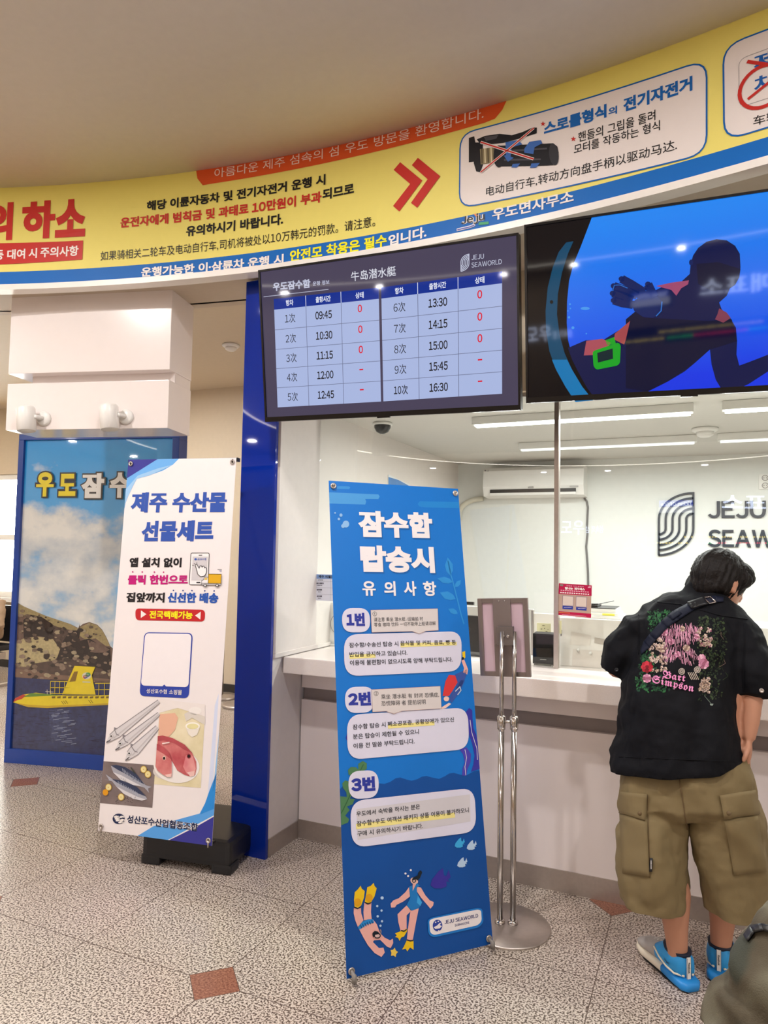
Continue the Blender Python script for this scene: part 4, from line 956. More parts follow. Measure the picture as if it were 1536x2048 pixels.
MB().use(BLACKP).tube([pl_ + V((0, 0, .14)), pl_ + V((0, .0, 1.0)), c + e2 * .893 - n * .03], .012, 10).build('pole', wbn)
MB().use(BLACKP).tube([pl_ + V((0, 0, .2)), V((pl_.x, pl_.y, .2)) * .4 + (c - e2 * .88) * .6, c - e2 * .885 - n * .01], .008, 8).build('lower_arm', wbn)
for q in ey4[2:]: MB().use(STEEL).tube([q - n * .02 - e2 * .012, q + n * .006 - e2 * .004, q + n * .003 - e2 * .03], .004, 8).build('hook', wbn)
MB().use(BLACKP).box((-.3, -.895, -.03), (.3, -.885, -.012), e1, e2, c).build('bottom_bar', wbn)

# --- blue banner
c, e1, e2, n = sheet((-1.056, 2.63, .9), .842, -.175, -.003)
bb = thing('banner_stand', 'blue standing banner of submarine boarding notices, in front of the counter', 'banner stand', (-1.05, 2.7, 0))
S = Plane(c, e1, e2, n)
MB().box((-.3, -.9, -.0006), (.3, .9, .0006), e1, e2, c).build('banner_sheet', bb, mat('blue_vinyl', '0E76D2', .42, spec=.3, var=.02))
J1, J2, J3 = K(640, 950, 4.7625), K(650, 1360, 4.3886), K(660, 1640, 4.5176)
b1 = lambda *a: [S.uv(z) for z in J1(*a)]; b2 = lambda *a: [S.uv(z) for z in J2(*a)]; b3 = lambda *a: [S.uv(z) for z in J3(*a)]
p = Print(S); DB = ink('0B4E9E', .42); PAL, PAL2 = ink('4A9CDE'), ink('3590DA')
wv = [(-.3, b2(125, 960)[0][1])] + b2(160, 925, 200, 900, 260, 890, 330, 880, 400, 895, 460, 905, 520, 912, 570, 895, 620, 862, 660, 855, 710, 872, 760, 884, 810, 870, 850, 848, 890, 842, 940, 856, 1000, 868, 1050, 845, 1090, 820, 1130, 815, 1180, 828, 1230, 842, 1280, 815, 1310, 800) + [(.3, b2(1345, 795)[0][1]), (.3, -.9), (-.3, -.9)]
p.poly(wv, DB, 1, uv=True)
p.poly([(-.3, b1(86, 165)[0][1])] + b1(555, 185, 568, 205, 555, 230, 430, 228, 440, 255, 430, 282) + [(-.3, b1(92, 272)[0][1])], PAL, 1, uv=True); p.poly(b1(165, 105, 275, 108, 288, 122, 275, 136, 160, 132), PAL2, 1, uv=True)
p.poly([(.3, b1(1316, 258)[0][1])] + b1(950, 250, 930, 275, 945, 300, 1010, 310) + [(.3, b1(1318, 315)[0][1])], ink('2187D6'), 1, uv=True)
for x, y, r in ((142, 362, 1.7), (198, 383, 3.1), (178, 420, 2.5), (246, 468, 6.6), (218, 487, 3.8)): p.ell(J1(x, y)[0], r, r * 1.05, ink('8FBDEA'), 2 + (r < 4), n=20)
LF = ink('2F92DC')
def leaf(k, x0, y0, x1, y1, w_, m, L_):
    dx, dy = x1 - x0, y1 - y0; nx, ny = -dy, dx; l = hypot(dx, dy); nx, ny = nx / l * w_, ny / l * w_
    p.poly(k(x0, y0, x0 + dx * .25 + nx * .8, y0 + dy * .25 + ny * .8, x0 + dx * .6 + nx, y0 + dy * .6 + ny, x1, y1, x0 + dx * .6 - nx, y0 + dy * .6 - ny, x0 + dx * .25 - nx * .8, y0 + dy * .25 - ny * .8), m, L_)
for a in ((1240, 960, 1215, 785, 38), (1265, 1020, 1115, 985, 30), (1290, 1180, 1140, 1120, 38), (1310, 1320, 1220, 1275, 25), (1285, 1070, 1340, 1000, 22)): leaf(J1, *a, LF, 2)
p.line(J1(1218, 820, 1245, 950, 1275, 1060, 1310, 1200, 1345, 1340, 1370, 1420), LF, .006, 2)
p.build('background_print', bb)
p = Print(S); W_, SH, PB_ = ink('F4EEF0'), ink('1766B4'), ink('DEDCEE')
for t_, x0, y0, x1, y1, h in (('잠수함', 368, 592, 1076, 606, 256), ('탑승시', 388, 926, 1096, 934, 258)): p.tx(J1, t_, x0 + 12, y0 + 14, x1 + 12, y1 + 14, h, SH, .055, 2); p.tx(J1, t_, x0, y0, x1, y1, h, W_, .055, 3)
for ch, x0, x1, y0 in (('유', 405, 532, 1150), ('의', 612, 722, 1150), ('사', 800, 920, 1150), ('항', 985, 1110, 1152)): p.tx(J1, ch, x0 + 5, y0 + 6, x1 + 5, y0 + 8, 140, SH, .03, 2); p.tx(J1, ch, x0, y0, x1, y0 + 2, 140, W_, .032, 3)
p.build('title_lettering', bb)
# plants, fish and swimmers
p = Print(S); GN, PU, PU2 = ink('4F7F55'), ink('3A38A4'), ink('4E44B4')
p.poly([(-.3, b2(132, 1020)[0][1])] + b2(190, 1025, 185, 985, 155, 945, 150, 905, 175, 880, 205, 890, 215, 930, 260, 860, 205, 830, 200, 790, 225, 762, 270, 765, 290, 785, 290, 735, 330, 710, 365, 730, 365, 780, 330, 800, 280, 800, 262, 860, 240, 1000, 215, 1040, 260, 1045, 240, 1090, 190, 1110, 215, 1140, 175, 1190, 210, 1220, 200, 1250) + [(-.3, b2(140, 1275)[0][1])], GN, 3, uv=True)
p.line(J2(140, 1170, 190, 1070, 240, 960, 290, 830, 335, 740), ink('2F5F3C'), .003, 4)
p.poly(b2(1235, 280, 1262, 245, 1290, 265, 1292, 330, 1300, 420, 1325, 480) + [(.3, b2(1340, 540)[0][1]), (.3, b2(1348, 780)[0][1])] + b2(1280, 805, 1300, 740, 1310, 660, 1290, 560, 1262, 480, 1250, 380), PU, 3, uv=True)
p.poly(J2(1180, 610, 1240, 590, 1280, 650, 1275, 720, 1245, 790, 1240, 838, 1202, 838, 1205, 780, 1225, 720, 1210, 650), PU2, 3)
p.line(J2(1270, 350, 1285, 460, 1310, 540, 1330, 600, 1335, 700), W_, .0022, 4); p.line(J2(1225, 610, 1240, 680, 1225, 760, 1232, 835), W_, .0022, 4)
p.poly(J2(180, 510, 192, 470, 215, 520, 190, 530), PU, 2)
def fish(k, x, y, s, m):
    p.poly(k(*[v for a, b in ((-.5, .35), (-.42, .05), (-.1, -.35), (.12, -.5), (.16, -.15), (.28, -.1), (.4, -.42), (.5, -.05), (.35, .08), (.48, .2), (.28, .15), (.3, .4), (.05, .5), (-.3, .5)) for v in (x + a * s, y + b * s)]), m, 3)
fish(J3, 1170, 203, 92, ink('3FAEE8')); fish(J3, 1278, 224, 90, ink('B8D2EC')); fish(J3, 1193, 380, 92, ink('B8D2EC')); fish(J3, 997, 525, 182, ink('3A309C'))
SK, YF, YD, DKN = ink('EFB4AC'), ink('F0C81E'), ink('E2A41C'), ink('16222E')
p.poly(J3(222, 650, 250, 625, 275, 592, 285, 620, 312, 640, 305, 700, 280, 770, 255, 790, 220, 785, 215, 720), YF, 3); p.poly(J3(335, 605, 365, 595, 393, 566, 400, 595, 420, 615, 400, 690, 370, 740, 335, 755, 312, 735, 325, 670), YF, 3)
p.ell(J3(247, 742)[0], 7, 8, YD, 4, n=18); p.ell(J3(352, 702)[0], 7, 8, YD, 4, n=18); p.line(J3(215, 785, 245, 798, 275, 785), DKN, .004, 5); p.line(J3(312, 742, 340, 756, 368, 745), DKN, .004, 5)
p.poly(J3(214, 790, 278, 788, 280, 840, 300, 905, 250, 965, 225, 900, 212, 840), SK, 3); p.poly(J3(308, 745, 372, 748, 368, 830, 375, 895, 305, 905, 300, 830), SK, 3)
p.poly(J3(258, 980, 300, 915, 385, 895, 420, 940, 450, 1020, 490, 1060, 540, 1085, 565, 1070, 568, 1110, 545, 1155, 510, 1140, 450, 1080, 395, 1085, 385, 1100, 440, 1155, 480, 1150, 492, 1195, 462, 1235, 400, 1200, 340, 1130, 300, 1060), SK, 4)
p.poly(J3(248, 970, 290, 915, 340, 895, 385, 892, 396, 925, 330, 940, 265, 988), ink('2B8ED8'), 5)
for i in range(6): p.line(J3(270 + i * 20, 945 - i * 8, 285 + i * 20, 975 - i * 9), ink('15568F'), .003, 6)
p.ell(J3(415, 1035)[0], 8.2, 7.8, SK, 6, n=20); p.poly(J3(378, 1030, 380, 1015, 400, 998, 430, 1005, 448, 1030, 425, 1022, 400, 1035, 388, 1062), DKN, 7)
p.ring(J3(395, 1030, 440, 1020, 452, 1045, 435, 1062, 400, 1060), DKN, .0035, 8, r=.01); p.poly(J3(398, 1034, 438, 1025, 446, 1045, 432, 1058, 403, 1056), ink('E6C4C0'), 7); p.line(J3(450, 1040, 455, 1000, 448, 985), ink('A08A88'), .004, 8)
p.poly(J3(712, 605, 680, 650, 620, 705, 570, 725, 545, 755, 550, 790, 585, 788, 600, 765, 660, 735, 720, 690), SK, 3); p.poly(J3(785, 600, 820, 610, 860, 680, 900, 725, 935, 740, 930, 770, 905, 800, 880, 770, 820, 700, 780, 640), SK, 3)
p.poly(J3(745, 580, 760, 560, 790, 540, 770, 600, 745, 640), SK, 3); p.poly(J3(690, 770, 730, 820, 690, 860, 690, 985, 635, 1000, 615, 920, 608, 850), SK, 3); p.poly(J3(725, 815, 800, 795, 775, 920, 745, 1085, 692, 1080, 705, 960), SK, 3)
SW = ink('1E7CC8'); p.poly(J3(712, 600, 740, 590, 745, 640, 778, 570, 810, 590, 780, 610, 785, 660, 828, 740, 800, 795, 735, 818, 690, 768, 722, 700), SW, 4); p.poly(J3(790, 680, 828, 742, 812, 775, 780, 745), ink('3FA8EC'), 5)
p.ell(J3(758, 548)[0], 8, 6.4, ink('F2C8BC'), 4, n=20, rot=.5); p.poly(J3(735, 540, 745, 520, 790, 498, 795, 470, 815, 452, 830, 470, 818, 500, 810, 520, 790, 545, 765, 530), DKN, 5); p.ring(J3(735, 545, 762, 530, 775, 550, 750, 565), DKN, .003, 6, r=.006)
p.poly(J3(640, 1000, 695, 980, 695, 1000, 665, 1050, 640, 1060, 625, 1090, 612, 1062, 585, 1055, 600, 1040, 585, 1022), YF, 4); p.poly(J3(690, 1085, 752, 1085, 752, 1170, 720, 1150, 695, 1185, 680, 1160, 648, 1168, 665, 1140), YF, 4)
p.line(J3(638, 995, 665, 1003, 690, 985), DKN, .004, 5); p.line(J3(692, 1080, 720, 1090, 750, 1085), DKN, .004, 5)
for x, y in ((727, 452), (679, 482), (703, 505)): p.ell(J3(x, y)[0], 2.1, 2.1, W_, 4, n=12)
for x, y, r in ((468, 702, 3.2), (424, 776, 2.3), (463, 816, 2.3), (428, 868, 2.4), (467, 913, 2.3), (453, 953, 2.3)): p.ell(J3(x, y)[0], r, r, ink('B8D8F4'), 4, n=14)
sc_ = J3(575, 1195)[0]
p.poly([(sc_[0] + (9 if i % 2 == 0 else 4.6) * sin(i * pi / 5 + .2), sc_[1] - (11 if i % 2 == 0 else 5.4) * cos(i * pi / 5 + .2)) for i in range(10)], ink('F2D05A'), 4, r=.006)
# diver with red cap, half hidden by the first text box
p.poly(J1(1352, 1685, 1380, 1678, 1382, 1740, 1358, 1760), YF, 3); p.ell(J1(1358, 1748)[0], 2.5, 3, DKN, 4, n=12); p.poly(J1(1345, 1770, 1368, 1750, 1408, 1850, 1400, 1900, 1360, 1880, 1370, 1840), SK, 3); p.poly(J1(1285, 1900, 1395, 1850, 1390, 1910, 1345, 2010, 1300, 2040), ink('3B56A4'), 3)
p.poly(J2(1190, 0, 1225, 0, 1200, 60, 1160, 130, 1110, 200, 1085, 170, 1120, 100, 1160, 60), ink('3B56A4'), 3); p.poly(J2(1055, 10, 1085, -45, 1140, -40, 1160, 20, 1120, 90, 1085, 140, 1030, 140, 1045, 60), ink('DC3B3C'), 4); p.ell(J2(1062, 165)[0], 5.5, 5, ink('F2C8BC'), 5, n=16); p.poly(J2(1085, 200, 1105, 210, 1060, 245, 1000, 262, 1020, 240), ink('F2D0C4'), 3)
p.ring(J2(1140, 100, 1180, 60, 1190, 90, 1160, 130), ink('C8D0DC'), .004, 5, closed=False)
p.build('swimmer_drawings', bb, 'drawn swimmers, fish and plants')
# text boxes
p = Print(S); L = 5; NVY = ink('2E3A9E'); YHL = ink('F4E894')
def rb(k, pts, r, m=PB_, LL=5): p.poly(k(*pts), m, LL, r=r, sub=8)
rb(J1, (204, 1268, 470, 1268, 478, 1498, 210, 1500), .055); rb(J1, (222, 1520, 1346, 1488, 1342, 1868, 232, 1918), .06)
rb(J2, (170, 62, 430, 56, 430, 284, 176, 292), .055); rb(J2, (188, 306, 1250, 240, 1262, 604, 196, 702), .06)
rb(J2, (200, 800, 466, 788, 470, 1030, 206, 1048), .055); rb(J2, (216, 1062, 1308, 944, 1326, 1330, 232, 1474), .06)
def hl(k, pts): p.poly(k(*pts), YHL, L + 1)
hl(J1, (760, 1604, 1296, 1590, 1298, 1622, 764, 1642)); hl(J1, (276, 1712, 524, 1704, 526, 1740, 278, 1752)); hl(J2, (548, 392, 955, 362, 957, 396, 550, 426)); hl(J2, (268, 1262, 1135, 1162, 1137, 1205, 270, 1308))
TP = ink('CFCBC8'); p.poly(J2(272, 1132, 1268, 1002, 1272, 1240, 284, 1402), ink('D4D0D6'), L + 0.5) 
for t_, x0, y0, x1, y1, h, k in (('1번', 250, 1442, 426, 1440, 128, J1), ('2번', 200, 230, 402, 222, 122, J2), ('3번', 228, 984, 440, 970, 130, J2)): p.tx(k, t_, x0, y0, x1, y1, h, NVY, .062, L + 1)
BD = ink('23232B')
for t_, x0, y0, x1, y1, h, k in (
    ('잠수함/수송선 탑승 시', 275, 1645, 742, 1630, 48, J1), ('음식물 및 커피, 음료, 빵 등', 762, 1628, 1290, 1616, 48, J1),
    ('반입을 금지하고 있습니다.', 278, 1735, 828, 1715, 48, J1), ('이용에 불편함이 없으시도록 양해 부탁드립니다.', 282, 1815, 1258, 1780, 50, J1),
    ('잠수함 탑승 시', 240, 436, 528, 412, 46, J2), ('폐소공포증, 공황장애가 있으신', 546, 410, 1128, 368, 46, J2), ('분은 탑승이 제한될 수 있으니', 243, 520, 820, 474, 46, J2), ('이용 전 말씀 부탁드립니다.', 247, 602, 782, 558, 46, J2),
    ('우도에서 숙박을 하시는 분은', 272, 1198, 830, 1130, 46, J2), ('잠수함+우도 여객선 패키지 상품 이용이 불가하오니', 275, 1285, 1258, 1160, 48, J2), ('구매 시 유의하시기 바랍니다.', 280, 1372, 855, 1300, 46, J2)):
    p.tx(k, t_, x0, y0, x1, y1, h, BD, .012, L + 2)
p.build('notice_text', bb)
p = Print(S); PAP = ink('DCD4D2', .6); LN = ink('B08A80')
for k, pts, rows_ in ((J1, (478, 1288, 1115, 1274, 1122, 1480, 1005, 1487, 940, 1512, 872, 1490, 488, 1500), (('①', 496, 1345, 536, 1345, 42), ('请注意 乘坐 潜水艇 /运输船 时', 508, 1398, 976, 1390, 40), ('零食 咖啡 饮料 一切不能带上船请谅解', 510, 1448, 1096, 1432, 40))),
                     (J2, (405, 84, 1006, 54, 1016, 250, 668, 272, 600, 296, 532, 274, 412, 280), (('②', 424, 140, 464, 138, 42), ('乘坐 潜水艇 有 封闭 恐惧症,', 488, 170, 995, 150, 44), ('恐慌障碍 者 提前说明', 490, 228, 878, 212, 44)))):
    p.poly(k(*pts), PAP, 8); p.ring(k(*pts), LN, .0012, 8.3)
    for t_, x0, y0, x1, y1, h in rows_: p.tx(k, t_, x0, y0, x1, y1, h, BD, .0, 9)
p.build('paper_notes', bb, 'two white paper speech notes with Chinese writing')
p = Print(S)
o_ = J3(878, 900, 920, 878, 1330, 790, 1372, 800, 1384, 920, 1340, 968, 930, 1058, 884, 1030); p.poly(o_, ink('1E7FD4'), 5, r=.03, sub=8); p.poly(J3(892, 905, 925, 888, 1330, 806, 1360, 815, 1366, 910, 1330, 948, 935, 1036, 900, 1015), W_, 6, r=.03, sub=8)
p.tx(J3, 'JEJU SEAWORLD', 1030, 938, 1334, 876, 34, ink('343A78'), .022, 7); p.tx(J3, 'SUBMARINE', 1122, 960, 1254, 932, 21, ink('343A78'), .01, 7)
p.ell(J3(966, 950)[0], 9.6, 11.6, ink('2C44A4'), 7, n=28); p.poly(J3(930, 965, 960, 950, 985, 925, 1000, 925, 985, 945, 1005, 955, 985, 975, 945, 980), W_, 8); p.ell(J3(972, 912)[0], 1.6, 1.6, W_, 8, n=8); p.ell(J3(948, 920)[0], 1.4, 1.4, W_, 8, n=8); p.ell(J3(976, 998)[0], 1.6, 1.6, W_, 8, n=8)
p.build('company_plate', bb, 'white rounded plate with the company name')
ey4 = eyelets(bb, c, e1, e2, n, .6, 1.8)
hub = c - n * .10 - e2 * .25
for i, q in enumerate(ey4):
    s_ = q - n * .012
    if i < 2:
        MB().use(BLACKP).tube([hub, hub * .45 + s_ * .55 - n * .012, s_], .006, 8).build('strut', bb)
        MB().use(STEEL).tube([s_, s_ + e2 * .014 + n * .004, q + n * .007 + e2 * .008, q + n * .003 - e2 * .003], .0024, 8).build('hook', bb)
    else:
        f = V((q.x, q.y, .012)) + n * V((1, 1, 0)) * .03; sd = 1 if i == 3 else -1
        MB().use(BLACKP).tube([hub, q - n * .02 + e2 * .03], .006, 8).build('strut', bb)
        MB().use(mat('grey_rubber', '8A8580', .45)).tube([q - n * .02 + e2 * .03, q - n * .008 + e2 * .008, q + n * .012 - e2 * .004, f + V((0, 0, .022)), f], [.004, .005, .006, .009, .010], 10).build('foot', bb)
rf = V((hub.x, hub.y, 0)) - n * V((1, 1, 0)) * .28
MB().use(BLACKP).tube([hub, rf + V((0, 0, .01))], .007, 8).build('rear_leg', bb)
MB().use(BLACKP).ell(hub, (.025, 0, 0), (0, .025, 0), (0, 0, .03), 12, 8).build('hub', bb)
# ================================================================== things in and around the ticket office
# --- steel notice stand, seen from behind
st = thing('notice_stand', 'steel pole notice stand with a framed board turned to the counter, on a round base', 'stand', (-.735, 2.92, 0))
bc = V((-.735, 2.92, 0))
MB().use(STEEL).lathe(bc, [(.178, 0), (.180, .004), (.176, .009), (.05, .012), (.02, .013)], n=48).build('round_base', st)
PX = [V((-.757, 2.912, 0)), V((-.708, 2.928, 0))]
zt = [onY(1003, 1263, 2.912).z, onY(1030, 1263, 2.928).z]
for q, z in zip(PX, zt):
    MB().use(CHROME).tube([q + V((0, 0, .01)), q + V((0, 0, .80))], .0125, 14).tube([q + V((0, 0, .79)), q + V((0, 0, z))], .0095, 12).build('pole', st)
    MB().use(CHROME).lathe(q + V((0, 0, .012)), [(.021, 0), (.021, .012), (.014, .016)]).build('collar', st)
    MB().use(CHROME).lathe(q + V((0, 0, .785)), [(.017, 0), (.018, .02), (.018, .05), (.012, .056)]).build('clamp', st)
    MB().use(CHROME).tube([q + V((0, -.01, .80)), q + V((.01, -.035, .795))], .006, 8).ell(q + V((.012, -.04, .793)), (.011, 0, 0), (0, .007, 0), (0, 0, .011), 12, 8).build('knob', st)
MB().use(CHROME).tube([PX[0] + V((0, 0, .815)), PX[1] + V((0, 0, .815))], .006, 8).build('bridge', st)
fp = [onY(x, y, 2.955) for x, y in ((957, 1197), (1057, 1199), (1060, 1351), (960, 1351))]
fc = sum(fp, V()) / 4; fx = ((fp[1] - fp[0]) + (fp[2] - fp[3])).normalized(); fz = ((fp[0] - fp[3]) + (fp[1] - fp[2])).normalized(); fz = (fz - fx * fz.dot(fx)).normalized(); fy = fz.cross(fx)
fw_, fh_ = (fp[1] - fp[0]).length / 2, (fp[0] - fp[3]).length / 2
FM = mat('frame_aluminium', '8F8583', .38, .9)
mb = MB().use(FM); B = lambda a, b, bev=.0: mb.box(a, b, fx, fy, fc, bev)
for a, b in (((-fw_, -.006, -fh_), (-fw_ + .02, .012, fh_)), ((fw_ - .02, -.006, -fh_), (fw_, .012, fh_)), ((-fw_ + .02, -.006, -fh_), (fw_ - .02, .012, -fh_ + .02)), ((-fw_ + .02, -.006, fh_ - .02), (fw_ - .02, .012, fh_))): B(a, b, .0015)
mb.build('board_frame', st)
mb = MB().use(mat('board_back', 'C3A9B4', .5)); mb.box((-fw_ + .02, 0, -fh_ + .02), (fw_ - .02, .008, fh_ - .02), fx, fy, fc); mb.build('board_back', st, None, 'pinkish back of the board')
mb = MB().use(mat('bracket_steel', '8B807D', .45, .7)); mb.box((-.04, -.010, -fh_), (.036, -.001, fh_ - .004), fx, fy, fc, .001); mb.build('back_plate', st)
mb = MB().use(mat('bracket_steel2', '7C7573', .42, .8)); mb.box((-.02, -.04, -.03), (.05, -.016, .047), fx, fy, fc, .002); mb.box((-.034, -.03, -.032), (.05, -.012, -.03), fx, fy, fc); mb.build('hinge_bracket', st)
for s in (-.012, .012): MB().use(CHROME).ell(fc + fx * s + fz * (fh_ - .012) - fy * .010, fx * .004, fy * .003, fz * .004, 10, 6).build('screw', st)
for s in (.008, .028): MB().use(CHROME).ell(fc + fx * s + fz * .008 - fy * .043, fx * .008, fy * .006, fz * .008, 10, 6).build('bolt', st)

# --- low white cabinet on the worktop behind the right pane
cb = thing('desk_cabinet', 'low white cabinet on the worktop behind the glass, right of the steel post', 'cabinet', (.3, 3.7, .964))
CW = mat('cabinet_white', 'EDE9E3', .4, var=.02, vs=4)
MB().use(CW).box((-.637, 3.565, .964), (1.0, 3.93, 1.198), bev=.004).build('body', cb)
SC_ = Plane((0, 3.564, 0), (1, 0, 0), (0, 0, 1), (0, -1, 0)); KQ = K(1050, 1140, 7.68)
p = Print(SC_, .0006)
p.poly(KQ(705, 945, 1018, 1010, 1000, 1160, 690, 1150), ink('E3DCD4'), 1); p.poly(KQ(1070, 1035, 1274, 1072, 1266, 1156, 1064, 1120), ink('BDB4AA'), 2); p.poly(KQ(545, 920, 570, 920, 566, 1015, 543, 1015), ink('A49E98'), 2)
for i in range(5): p.poly(KQ(548, 925 + i * 18, 566, 925 + i * 18, 566, 934 + i * 18, 548, 934 + i * 18), ink('5E5A58'), 3)
p.poly(KQ(735, 1215, 1190, 1240, 1180, 1500, 720, 1470), ink('E2DAD2'), 1); p.build('faded_labels', cb, 'pale stickers and marks on the front')
for x, y in ((820, 1228), (1008, 1275)): MB().use(WHITEP).lathe(onY(*KQ(x, y)[0], 3.564), [(.008, 0), (.008, .004), (.004, .012), (.006, .016)], V((0, -1, 0)), 14).build('hook_knob', cb)
MB().use(BLACKP).box((onY(*KQ(1178, 1328)[0], 3.56).x - .002, 3.560, onY(*KQ(1178, 1328)[0], 3.56).z - .004), (onY(*KQ(1178, 1328)[0], 3.56).x + .002, 3.566, onY(*KQ(1178, 1328)[0], 3.56).z + .004)).build('keyhole', cb)
# stack of papers, box file and pad on the cabinet
def slab(name, label, cat, x0, x1, y0, y1, z0, z1, m, parts=()):
    o = MB().use(m).box((x0, y0, z0), (x1, y1, z1), bev=min(.003, (z1 - z0) / 3)).build(name); tag(o, label, cat, 'papers stacked on the white cabinet'); return o
xa = onY(1240, 1230, 3.68).x; xl = onY(1176, 1230, 3.68).x
slab('paper_stack', 'flat stack of white papers at the bottom of the pile on the cabinet', 'papers', xl - .05, xa + .012, 3.60, 3.84, 1.1985, 1.213, mat('paper', 'E8E6E2', .7, var=.1, vs=300))
yl = slab('note_pad', 'white pad with a yellow strip in the pile on the cabinet', 'pad', xl - .05, xa, 3.61, 3.83, 1.2135, 1.226, mat('paper2', 'F0EEE6', .7, var=.06, vs=300))
yy = MB().use(mat('yellow_strip', 'F2EA5C', .6)).box((xa - .075, 3.609, 1.215), (xa - .018, 3.6105, 1.225)).build('yellow_strip', yl, None, 'yellow strip')
bx_ = slab('box_file', 'white box file with a black lid in the pile on the cabinet', 'box', xl - .05, xa - .012, 3.62, 3.82, 1.2265, 1.246, mat('carton', 'F1EFEA', .6)); MB().use(BLACKP).box((xl - .05, 3.622, 1.246), (xa - .016, 3.82, 1.2495)).build('lid', bx_, None, 'black lid')
slab('notebook', 'black notebook lying on top of the box file on the cabinet', 'notebook', xl - .05, xl + .05, 3.65, 3.8, 1.250, 1.259, BLACKP)
pn = MB().use(BLACKP).tube([V((xl + .02, 3.66, 1.262)), V((xl + .05, 3.67, 1.264))], .004, 8).tube([V((xl + .05, 3.67, 1.264)), V((xa - .03, 3.70, 1.282))], .0016, 6).build('pen'); tag(pn, 'thin dark pen lying aslant on the black notebook', 'pen')

# --- black loudspeaker
q = onz(1085, 1333, .964); hw = .052
sp_ = thing('speaker', 'small black loudspeaker on the worktop left of the steel post', 'speaker', (q.x, q.y + .05, .964))
ex = V((1, .05, 0)).normalized(); ey = V((-.05, 1, 0)).normalized(); so = V((q.x, q.y + .02, .964))
MB().use(mat('speaker_black', '08080A', .5, spec=.2)).box((-hw, 0, .009), (hw, .10, .155), ex, ey, so, .004).build('cabinet', sp_)
MB().use(mat('speaker_cloth', '08090B', .9, spec=.15, bump=.3, bs=900)).box((-hw + .005, -.006, .016), (hw - .005, .001, .15), ex, ey, so, .003).build('grille', sp_)
MB().use(mat('badge', 'A8A4A0', .3, .8)).box((-.015, -.0075, .030), (.015, -.006, .0335), ex, ey, so).build('badge', sp_, None, 'small silver badge')
for s in (-.042, .042):
    for d in (.01, .09): MB().use(GREYP).cyl(so + ex * s + ey * d, .006, .010).build('foot', sp_)
# yellow memo sheets
mm = thing('memo_sheet', 'pale yellow memo sheet with doodles standing behind the speaker', 'paper', (q.x + .03, q.y + .17, .964), 'yellow memo sheets')
S = Plane((0, q.y + .17, 0), (1, 0, 0), (0, 0, 1), (0, -1, 0))
pm_ = [S.uv(z) for z in ((1073.5, 1246), (1101.5, 1247.5), (1102, 1276), (1072, 1275))]
lo, hi = min(a[1] for a in pm_), max(a[1] for a in pm_); x0, x1 = pm_[0][0], pm_[1][0]
MB().use(mat('memo_yellow', 'E9E3B4', .7)).box((x0, q.y + .172, .966), (x1, q.y + .176, hi)).build('sheet', mm)
MB().use(WHITEP).box((x0 - .01, q.y + .16, .964), (x1 + .01, q.y + .20, .974), bev=.002).build('holder', mm)
S = Plane((0, q.y + .1715, 0), (1, 0, 0), (0, 0, 1), (0, -1, 0)); p = Print(S, .0003)
for x, y, rx in ((1083, 1258, 2), (1089, 1257, 1.2), (1093, 1263, 2.2), (1087, 1251, 3), (1081, 1270, 2), (1096, 1259, .8)): p.ell((x, y), rx, .9, ink('8C8660'), 1, n=10)
p.build('doodles', mm)
mo = MB().use(mat('memo_yellow', 'E9E3B4')).box((mull.x + .012, GY + .008, 1.128), (mull.x + .022, GY + .0095, 1.19)).build('memo_note'); tag(mo, 'narrow yellow note stuck to the right of the steel post', 'note', 'yellow memo sheets')

# --- monitor behind the notice stand
mt = thing('monitor', 'black monitor seen from behind, between the blue banner and the notice stand', 'monitor', onz(940, 1310, .964) + V((0, .1, 0)))
my = 3.66; a_, b_ = onY(915, 1230, my), onY(990, 1306, my)
MB().use(BLACKP).box((a_.x - .12, my, .985), (b_.x, my + .03, a_.z), bev=.004).build('screen_back', mt)
MB().use(BLACKP).box((a_.x - .02, my + .03, .97), (a_.x + .05, my + .05, 1.1)).build('stand', mt)
MB().use(BLACKP).box((a_.x - .1, my - .02, .964), (b_.x - .05, my + .12, .974), bev=.003).build('foot', mt)
lc = onY(936, 1259, my - .001)
MB().use(mat('badge_grey', '3A3B40', .4)).tube([lc + V((.012 * cos(t * pi / 10), 0, .012 * sin(t * pi / 10))) for t in range(20)], .0015, 6, closed=True).build('badge', mt)
a_, b_ = onY(926, 1203, my + .02), onY(948, 1210, my + .02)
MB().use(BLACKP).box((a_.x - .04, my + .01, b_.z), (b_.x, my + .03, a_.z), bev=.004).box((a_.x + .006, my + .015, .974 + .15), (a_.x + .02, my + .025, b_.z), bev=.002).build('camera_bar', mt)
# desk partition behind the stand
dp = thing('desk_divider', 'white desk divider with a grey post, behind the speaker', 'divider', (-.75, 3.88, .964))
yv = 3.86; a_, b_ = onY(1067, 1226, yv), onY(1106, 1231, yv)
MB().use(CW).box((a_.x, yv, .964), (b_.x + .03, yv + .02, a_.z), bev=.003).build('panel', dp)
MB().use(STEEL).box((a_.x - .012, yv - .005, .964), (a_.x, yv + .025, a_.z + .015), bev=.002).build('post', dp)
MB().use(CW).box((a_.x - .85, yv + .05, .964), (a_.x - .012, yv + .07, onY(945, 1214, yv).z), bev=.003).build('panel', dp)

